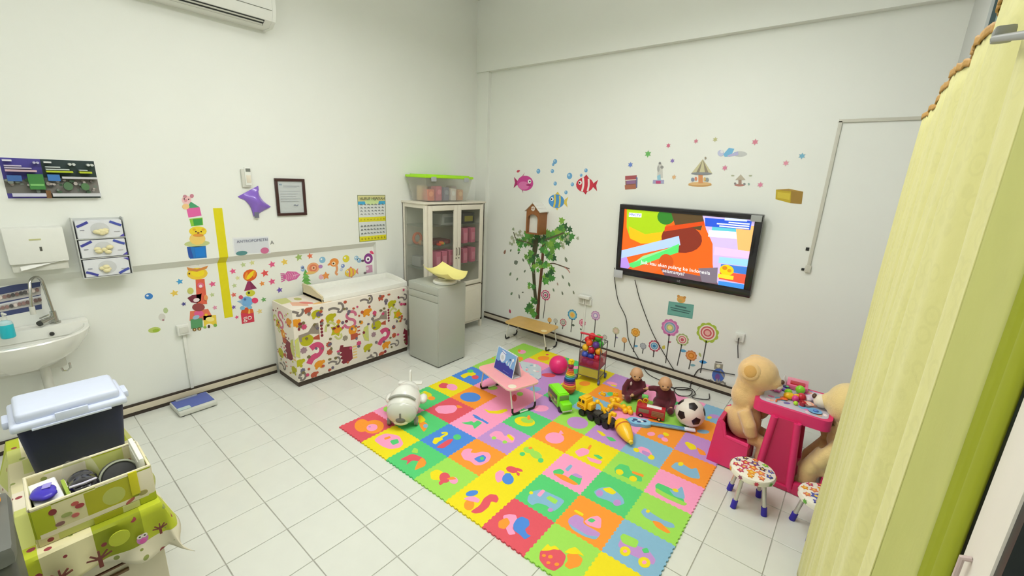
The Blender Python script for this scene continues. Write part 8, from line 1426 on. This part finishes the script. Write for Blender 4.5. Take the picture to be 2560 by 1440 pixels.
# ================================================================ foreground left: drawer trolley with cloth, cooler, basket
def patchwork(name, scale, seed, sat=1.0):
    if name in MATS: return MATS[name]
    m = bpy.data.materials.new(name); m.use_nodes = True; nt = m.node_tree; b = nt.nodes['Principled BSDF']; b.inputs['Roughness'].default_value = 0.6
    tc = nt.nodes.new('ShaderNodeTexCoord'); mp = nt.nodes.new('ShaderNodeMapping'); mp.inputs['Scale'].default_value = (scale, scale, scale); mp.inputs['Location'].default_value = (seed, seed*.7, seed*.3)
    nt.links.new(tc.outputs['Object'], mp.inputs['Vector'])
    fl_ = nt.nodes.new('ShaderNodeVectorMath'); fl_.operation = 'FLOOR'; nt.links.new(mp.outputs[0], fl_.inputs[0])
    wn = nt.nodes.new('ShaderNodeTexWhiteNoise'); nt.links.new(fl_.outputs[0], wn.inputs['Vector'])
    cr = nt.nodes.new('ShaderNodeValToRGB'); cr.color_ramp.interpolation = 'CONSTANT'
    cols_ = [(0, (232, 224, 200)), (.30, (186, 196, 40)), (.50, (204, 208, 120)), (.66, (224, 216, 170)), (.82, (150, 160, 20))]
    el = cr.color_ramp.elements
    el[0].position = 0; el[0].color = lin(cols_[0][1]); el[1].position = cols_[1][0]; el[1].color = lin(cols_[1][1])
    for p_, c_ in cols_[2:]:
        e_ = el.new(p_); e_.color = lin(c_)
    nt.links.new(wn.outputs['Value'], cr.inputs[0])
    vo = nt.nodes.new('ShaderNodeTexVoronoi'); vo.inputs['Scale'].default_value = scale*3.2; nt.links.new(tc.outputs['Object'], vo.inputs['Vector'])
    lt = nt.nodes.new('ShaderNodeMath'); lt.operation = 'LESS_THAN'; lt.inputs[1].default_value = 0.26; nt.links.new(vo.outputs['Distance'], lt.inputs[0])
    sp = nt.nodes.new('ShaderNodeSeparateColor'); nt.links.new(vo.outputs['Color'], sp.inputs[0])
    g_ = nt.nodes.new('ShaderNodeMath'); g_.operation = 'GREATER_THAN'; g_.inputs[1].default_value = 0.55; nt.links.new(sp.outputs[0], g_.inputs[0])
    mu = nt.nodes.new('ShaderNodeMath'); mu.operation = 'MULTIPLY'; nt.links.new(lt.outputs[0], mu.inputs[0]); nt.links.new(g_.outputs[0], mu.inputs[1])
    cr2 = nt.nodes.new('ShaderNodeValToRGB'); cr2.color_ramp.interpolation = 'CONSTANT'
    cr2.color_ramp.elements[0].color = lin((150, 60, 66)); cr2.color_ramp.elements[1].position = .6; cr2.color_ramp.elements[1].color = lin((150, 160, 84))
    nt.links.new(sp.outputs[1], cr2.inputs[0])
    mx = nt.nodes.new('ShaderNodeMix'); mx.data_type = 'RGBA'
    nt.links.new(mu.outputs[0], mx.inputs[0]); nt.links.new(cr.outputs[0], mx.inputs[6]); nt.links.new(cr2.outputs[0], mx.inputs[7])
    nt.links.new(mx.outputs[2], b.inputs['Base Color'])
    MATS[name] = m
    return m
CLOTH = patchwork('patchwork_cloth', 7.5, 3.1)

tx0, tx1, ty0, ty1, tzz = 0.16, 1.10, -0.585, -0.235, 0.645
tr_ = thing('drawer_trolley', 'cream drawer trolley under the patterned cloth at the near left', 'cabinet', T((0.63, -0.41, 0)))
CRM = mat('trolley_cream', (222, 214, 190), 0.45, var=0.04)
MB().bx(-.47, .45, -.175, .175, .03, tzz-.004, .006).build('carcass', CRM, tr_)
for k, (z0_, z1_) in enumerate(((.04, .235), (.245, .44), (.45, .635))):
    dr = MB().bx(.45, .468, -.172, .172, z0_, z1_, .004).build('drawer', CRM, tr_)
    MB().bx(.468, .480, -.06, .06, z1_-.03, z1_-.018, .003).build('pull', C(120, 90, 60), dr)
    MB().bx(.449, .4695, -.174, .174, z1_, z1_+.006).build('drawer_gap', C(120, 84, 60), tr_)
for x in (-.42, .40):
    for y in (-.14, .14): MB().lathe([(.01, -.012), (.024, -.010), (.024, .010), (.01, .012)], 14, T((x, y, .0245)) @ RX(90)).build('caster', BLACKP, tr_)

cl = thing('tablecloth', 'green and cream patchwork cloth with owls over the trolley', 'tablecloth', T((0, 0, tzz)))
b = MB()
def clothf(u, v):
    # u: 0 back .. 1 front hem (x), v: 0 left .. 1 right hem (y)
    su = u*1.24; x = tx0-.02+min(su, 1.0)*(tx1-tx0+.045); zf = 0
    if su > 1: zf = (su-1)/.24
    yy = (v*1.36-.18)
    y = ty0-.012+min(max(yy, 0), 1)*(ty1-ty0+.024); zs = 0
    if yy > 1: zs = (yy-1)/.18
    if yy < 0: zs = -yy/.18
    z = .004-.17*zf*(1+.25*math.sin(v*9+1))-.16*zs*(1-.3*zf)
    x += .014*math.sin(v*21)*zf+.012*zf+.02*zs*zf
    y += (1 if yy > .5 else -1)*zs*(.035+.03*zf+.018*math.sin(u*19))
    return (x, y, z)
b.grid(clothf, 60, 44); o_ = b.build('cloth', CLOTH, cl)
sol = o_.modifiers.new('thickness', 'SOLIDIFY'); sol.thickness = 0.0015; sol.offset = 1
# printed owls and trees on the hanging front
def fr(x): return Matrix(((0, 0, 1, x), (1, 0, 0, 0), (0, 1, 0, -tzz), (0, 0, 0, 1)))
def owl(u, v, k): return [(disc(u, v, .016*k, .020*k), (206, 130, 190)), (disc(u-.006*k, v+.012*k, .008*k), (240, 232, 226)), (disc(u+.007*k, v+.012*k, .008*k), (240, 232, 226)), (disc(u-.006*k, v+.012*k, .003*k, n=8), (40, 30, 30)), (disc(u+.007*k, v+.012*k, .003*k, n=8), (40, 30, 30)), (disc(u, v-.008*k, .009*k, .009*k), (226, 96, 180))]
def twig(u, v, k):
    o = [(strip([(u, v-.03*k), (u, v+.01*k)], .010*k), (120, 50, 40))]
    for a in (-70, -40, 0, 40, 70): o.append((strip([(u, v), (u+.03*k*math.sin(math.radians(a)), v+.03*k*math.cos(math.radians(a)))], .005*k), (120, 60, 50)))
    return o
q, ms = flat(fr(tx1+.052), owl(-.30, .55, 1.1)+twig(-.42, .55, 1.2)+twig(-.245, .56, .8)+[(disc(-.36, .60, .03, .03), (190, 200, 50))]+twig(-.52, .55, 1.1), 0, .0002); q.build('owl_print', ms, cl, smooth=False, kind='stuff')

# cooler
co = thing('cooler_box', 'navy cool box with pale blue lid on the cloth', 'cool box', T((0.505, -0.383, tzz+.007)))
NAVY = mat('navy_plastic', (28, 34, 66), 0.45, var=0.08, scale=12); PBL = mat('pale_blue_plastic', (214, 222, 242), 0.4, var=0.03)
MB().box((0, 0, .12), (.235, .325, .24), .022, 3, taper=.86).build('body', NAVY, co)
lid = MB().box((0, 0, .252), (.262, .352, .034), .014, 3).box((0, 0, .285), (.225, .315, .05), .020, 3).build('lid', PBL, co)
MB().box((.126, 0, .262), (.012, .10, .036), .004).build('latch', PBL, co)
MB().box((.133, 0, .238), (.006, .24, .010), .003).build('lid_lip', PBL, co)
for s in (-1, 1): MB().box((0, s*.183, .245), (.09, .022, .032), .008).build('side_handle', PBL, co)

# cloth-lined basket with supplies
bk = thing('fabric_basket', 'open basket lined with patchwork fabric in front of the cool box', 'basket', T((0.965, -0.39, tzz+.007)))
PW2 = patchwork('patchwork_basket', 9.0, 5.7)
hx, hy, hz = .115, .158, .150
for s in (-1, 1):
    MB().bx(s*hx-.005, s*hx+.005, -hy, hy, 0, hz, .002).build('long_wall', PW2, bk)
    MB().bx(-hx, hx, s*hy-.005, s*hy+.005, 0, hz, .002).build('end_wall', PW2, bk)
MB().bx(-hx, hx, -hy, hy, 0, .006).build('bottom', PW2, bk)
rim = [(hx, -hy, hz), (hx, hy, hz), (-hx, hy, hz), (-hx, -hy, hz), (hx, -hy, hz)]
MB().tube(rim, .0065, 8).build('piping', C(232, 224, 190), bk)
MB().box((hx+.008, .105, .105), (.006, .026, .10), .003).build('yellow_strap', C(214, 206, 20), bk)
q, ms = flat(T((hx+.0052, 0, 0)) @ Matrix(((0, 0, 1, 0), (1, 0, 0, 0), (0, 1, 0, 0), (0, 0, 0, 1))), [(rect(-.03, .03, .095, .14), (182, 180, 30)), (disc(.045, .085, .032, .035), (190, 196, 100)), (rect(-.15, .028, .14, .045), (232, 222, 196)), (disc(-.11, .115, .010, .012), (140, 50, 54)), (disc(-.055, .115, .010, .008), (196, 90, 84)), (disc(-.045, .10, .012, .009), (170, 60, 70)), (disc(-.08, .085, .014, .008), (160, 170, 100)), (disc(-.10, .06, .012, .008), (140, 100, 96)), (disc(-.06, .07, .010, .008), (196, 100, 96)), (disc(.085, .037, .016, .006, rot=30), (176, 90, 84)), (rect(-.02, .0, .06, .026), (176, 176, 30)), (disc(.125, .05, .014, .01), (160, 150, 90)), (rect(.06, 0, .11, .026), (206, 206, 140))], 0, .0002); q.build('front_print', ms, bk, smooth=False, kind='stuff')

def inb(x, y, z): return T((0.965+x, -0.39+y, tzz+.014+z))
o = thing('glove_carton', 'white and violet glove carton in the left of the basket', 'box', inb(.0, -.115, 0) @ RZ(4))
MB().box((0, 0, .065), (.16, .072, .13), .003, 1).build('carton', C(236, 236, 238), o); MB().box((.02, .0, .1308), (.05, .05, .0016)).build('violet_label', C(110, 96, 190), o)
o = thing('violet_pack', 'violet wrapped tissue pack on the glove carton', 'pack', inb(.04, -.12, .133) @ RZ(-12))
blob('wrap', [((0, 0, .016), (.040, .034, .017)), ((.02, .012, .015), (.03, .026, .015)), ((-.02, -.008, .014), (.03, .026, .013))], mat('violet_film', (70, 56, 190), 0.3, var=0.2, scale=40), o, .006, 2)
MB().box((-.008, .01, .034), (.03, .022, .003), .001).build('sticker', C(160, 150, 220), o)
o = thing('black_pouch', 'shiny black pouch with silver clasp in the middle of the basket', 'pouch', inb(.02, -.022, 0))
blob('pouch_body', [((0, 0, .075), (.075, .042, .075)), ((.02, .0, .115), (.055, .045, .035)), ((-.03, .0, .11), (.05, .045, .04))], mat('black_gloss', (26, 22, 36), 0.15, var=0.15, coat=0.5), o, .008, 2)
MB().box((.078, 0, .115), (.008, .018, .04), .004).build('clasp', C(200, 196, 190, 0.2), o); MB().tube([(.05, -.035, .148), (.06, 0, .152), (.05, .035, .148)], .004, 7).build('zip', C(220, 216, 236, 0.2), o)
o = thing('tape_roll', 'dark grey round cuff roll leaning in the right of the basket', 'roll', inb(-.005, .078, .082) @ RZ(4) @ RY(70))
MB().lathe([(.016, -.022), (.058, -.020), (.060, 0), (.058, .020), (.016, .022)], 30).build('roll', C(70, 70, 72, 0.5), o)
MB().lathe([(.054, .0205), (.060, .019), (.062, .025), (.056, .026)], 30, cap=False).build('edge_ring', C(176, 180, 160), o); MB().lathe([(.0, .0225), (.05, .0225)], 26, cap=False).build('face', C(84, 84, 88, .35), o)
o = thing('styrofoam_tray', 'white styrofoam tray standing along the right end of the basket', 'tray', inb(-.01, .142, 0))
MB().box((0, 0, .085), (.20, .016, .17), .006).build('panel', C(238, 238, 226), o); MB().box((.0, -.009, .12), (.16, .003, .06), .001).build('ridge', C(226, 226, 212), o)
o = thing('booklet', 'green paper booklet squeezed beside the black pouch', 'booklet', inb(.03, -.066, 0) @ RZ(3))
MB().box((0, 0, .066), (.13, .010, .132), .002).build('cover', C(160, 184, 66), o); MB().box((0, .0055, .066), (.12, .002, .125)).build('pages', C(236, 230, 206), o)
o = thing('plastic_bag', 'crumpled clear plastic bag sticking out beside the cool box', 'bag', inb(-.085, -.02, .0))
MB().grid(lambda u, v: (-.012+.014*math.sin(7*u+4*v)*v+.02*v, (u-.5)*.12*(1-.35*v*v), .02+.155*v*(1-.5*(u-.5)**2)+.004*math.sin(11*u)), 14, 10).build('film', glassy('clear_film', (214, 210, 196), 0.35, .1), o)

# tall grey swing bin at the frame edge and an orange bottle on it
gb_ = thing('waste_bin', 'tall dark grey swing bin left of the trolley at the frame edge', 'bin', T((1.36, -0.745, 0)))
MB().box((0, 0, .46), (.30, .34, .92), .03, 3, taper=.92).build('body', C(84, 86, 80), gb_)
MB().box((0, 0, .945), (.31, .35, .06), .022).build('lid', C(104, 106, 100), gb_); MB().box((.146, .0, .40), (.006, .26, .50), .004).build('front_label', C(206, 210, 204), gb_)
MB().box((.03, 0, .978), (.16, .22, .012), .005).build('swing_flap', C(70, 72, 68), gb_)
o = thing('orange_bottle', 'orange spray bottle standing on the grey swing bin', 'bottle', T((1.27, -0.625, .976)))
MB().lathe([(.034, 0), (.040, .006), (.040, .09), (.018, .115), (.018, .13)], 20).build('bottle', C(250, 170, 20), o); MB().box((.012, 0, .145), (.05, .022, .03), .006).build('nozzle', C(240, 240, 236), o)

# ================================================================ right side: glass partition, door, curtain
ALU = mat('aluminium_frame', (206, 208, 206), 0.35, metal=0.2, var=0.03)
wr = MB().bx(XE, XE+.08, YN, YT, -.05, .12).bx(XE, XE+.08, YN, YT, 3.0, ZC).bx(XE, XE+.08, 2.86, YT, .12, 3.0).bx(XE, XE+.08, 1.15, 1.30, .12, 3.0).bx(XE, XE+.08, 2.02, 2.12, .12, 3.0).bx(XE, XE+.08, 0.30, 0.40, .12, 3.0).bx(XE, XE+.08, YN, -.9, .12, 3.0).bx(XE, XE+.08, -.55, -.45, .12, 3.0).build('wall_right', ALU, kind=STR)
FROST = glassy('frosted_glass', (176, 200, 196), 0.86, .25)
GSK = C(70, 90, 92, 0.5)
for y0_, y1_ in ((2.12, 2.86), (1.30, 2.02), (.40, 1.15), (-.45, .30), (-.9, -.55)):
    MB().bx(XE+.03, XE+.04, y0_, y1_, .12, 3.0).build('pane', FROST, wr)
    for y in (y0_, y1_-.012): MB().bx(XE+.012, XE+.03, y, y+.012, .12, 3.0).build('gasket', GSK, wr)

dr = MB().bx(3.168, 3.208, -.081, -.024, .01, 2.12, .003).bx(3.168, 3.208, -.99, -.93, .01, 2.12, .003).bx(3.168, 3.208, -.93, -.081, 2.05, 2.12, .003).bx(3.168, 3.208, -.93, -.081, .01, .10, .003).build('door_1', mat('door_stile', (222, 216, 204), 0.4, var=0.03), kind=STR)
MB().bx(3.185, 3.193, -.93, -.092, .10, 2.05).build('pane', glassy('door_glass', (186, 208, 200), 0.7, .2), dr)
MB().bx(3.170, 3.20, -.092, -.081, .10, 2.05).build('gasket', BLACKP, dr)
MB().tube([(3.168, -.046, 1.665), (3.163, -.046, 1.667), (3.163, -.046, 1.695), (3.168, -.046, 1.697)], .0022, 8).build('handle', C(190, 170, 165, 0.3), dr)

# curtain
def damask(m):
    # woven ring motifs: slightly darker rings scattered over the cloth
    nt = m.node_tree; b_ = nt.nodes['Principled BSDF']; l_ = b_.inputs['Base Color'].links[0]; src = l_.from_socket
    tc = nt.nodes.new('ShaderNodeTexCoord'); vo = nt.nodes.new('ShaderNodeTexVoronoi'); vo.inputs['Scale'].default_value = 30.0; vo.inputs['Randomness'].default_value = 0.7
    nt.links.new(tc.outputs['Object'], vo.inputs['Vector'])
    cr = nt.nodes.new('ShaderNodeValToRGB'); e_ = cr.color_ramp.elements
    e_[0].position = .0; e_[0].color = (.93, .93, .88, 1); e_[1].position = .60; e_[1].color = (1, 1, 1, 1)
    for p_, v_ in ((.18, .92), (.22, 1.0), (.34, 1.0), (.40, .86), (.48, .87), (.54, 1.0)):
        k = e_.new(p_); k.color = (v_, v_, v_*.98, 1)
    nt.links.new(vo.outputs['Distance'], cr.inputs[0])
    mx = nt.nodes.new('ShaderNodeMix'); mx.data_type = 'RGBA'; mx.blend_type = 'MULTIPLY'; mx.inputs[0].default_value = 0.3
    nt.links.new(src, mx.inputs[6]); nt.links.new(cr.outputs[0], mx.inputs[7]); nt.links.new(mx.outputs[2], b_.inputs['Base Color'])
CUR = mat('yellow_curtain', (210, 206, 136), 0.8, var=0.05, scale=14, bump=0.25, bscale=60, sheen=0.2)
damask(CUR)
KHA = mat('shaded_curtain', (180, 182, 104), 0.8, var=0.08, scale=10, bump=0.15, bscale=50)  # same curtain cloth on the near panel, its shade painted as khaki
OLI = mat('olive_border', (142, 150, 12), 0.8, var=0.08, scale=10)
cu = thing('curtain', 'pale yellow pleated curtain with olive border on the right', 'curtain', T((3.165, 1.0, 0)))
zt = 2.245
def fold(y, z):
    # rounded pleats with narrow creases, gathered flatter at the heading
    g = 1-.55*max(0, (z-1.6)/(zt-1.6))
    ph = y/.225+.22*math.sin(y*4.1)+.06*math.sin(z*1.3+y*2)
    w1 = .95-1.5*abs(math.sin(math.pi*ph))**.75
    w2 = math.sin(y*2*math.pi/.071+1.3+.5*z)
    amp = (.031+.004*max(0, 1.5-y)/1.5)*min(1, max(0, y-.262)/.22+.12)
    return amp*w1*g+.0025*w2*g+.004*math.sin(z*3+y*9)
def cf(y0_, y1_, amp):
    def f(u, v):
        y = y0_+(y1_-y0_)*u; z = .03+(zt-.03)*v
        sway = .05*(1-v)*(y-1.0)*.25
        return (fold(y, z)*amp-.004*(1-v), y-1.0+sway, z)
    return f
def sheet(name, f, nu, nv, m):
    o = MB().grid(f, nu, nv).build(name, m, cu)
    s_ = o.modifiers.new('thickness', 'SOLIDIFY'); s_.thickness = .002; s_.offset = 0
    return o
sheet('drape', cf(2.0, .262, 1.0), 260, 40, CUR)
def khf(u, v):
    y = .262-.19*u; z = .03+(zt-.03)*v
    k = 1-u
    return (fold(.262, z)*k*k+.006*math.sin(u*5)*u+.010*u, y-1.0, z)
sheet('flat_panel', khf, 16, 30, KHA)
def olf(u, v):
    y = .072-.09*u; z = .03+(zt-.03)*v
    return (.006*math.sin(5)+.010+.006*math.sin(u*6), y-1.0, z)
sheet('olive_hem', olf, 10, 30, OLI)
# patterned heading tape and hooks
b = MB()
def tf(u, v):
    y = 2.0-2.02*u
    return (fold(y, zt)+.002*math.sin(u*400)-.003, y-1.0, zt-.004+.017*v+.002*math.sin(u*330))
o = MB().grid(tf, 260, 3).build('heading_tape', mat('gold_tape', (190, 146, 76), 0.6, var=0.35, scale=60), cu)
s_ = o.modifiers.new('thickness', 'SOLIDIFY'); s_.thickness = .003; s_.offset = 0
rl = thing('curtain_rail', 'grey metal curtain rail along the top of the yellow curtain', 'rail', T((3.165, 1.0, 2.285)))
GRM = mat('rail_grey', (140, 142, 140), 0.4, metal=0.3, var=0.05)
MB().cyl((.02, -1.35, .0), (.02, 1.02, .0), .009, n=12).build('rail', GRM, rl)
for y in (-1.2, -.35, .98): MB().bx(.02, XE-3.165, y-.012, y+.012, -.012, .012, .003).build('wall_bracket', GRM, rl)
p_a, p_b = (0.384,2.155), (0.13,2.097)
MB().tube([(-.025, p_a[0]-1.0, p_a[1]-2.285), (-.025, p_b[0]-1.0, p_b[1]-2.285)], .0042, 10).build('support_arm', GRM, rl)
MB().box((-.018, p_a[0]-1.0, p_a[1]-2.285+.004), (.02, .022, .018), .004).build('clamp', GRM, rl)
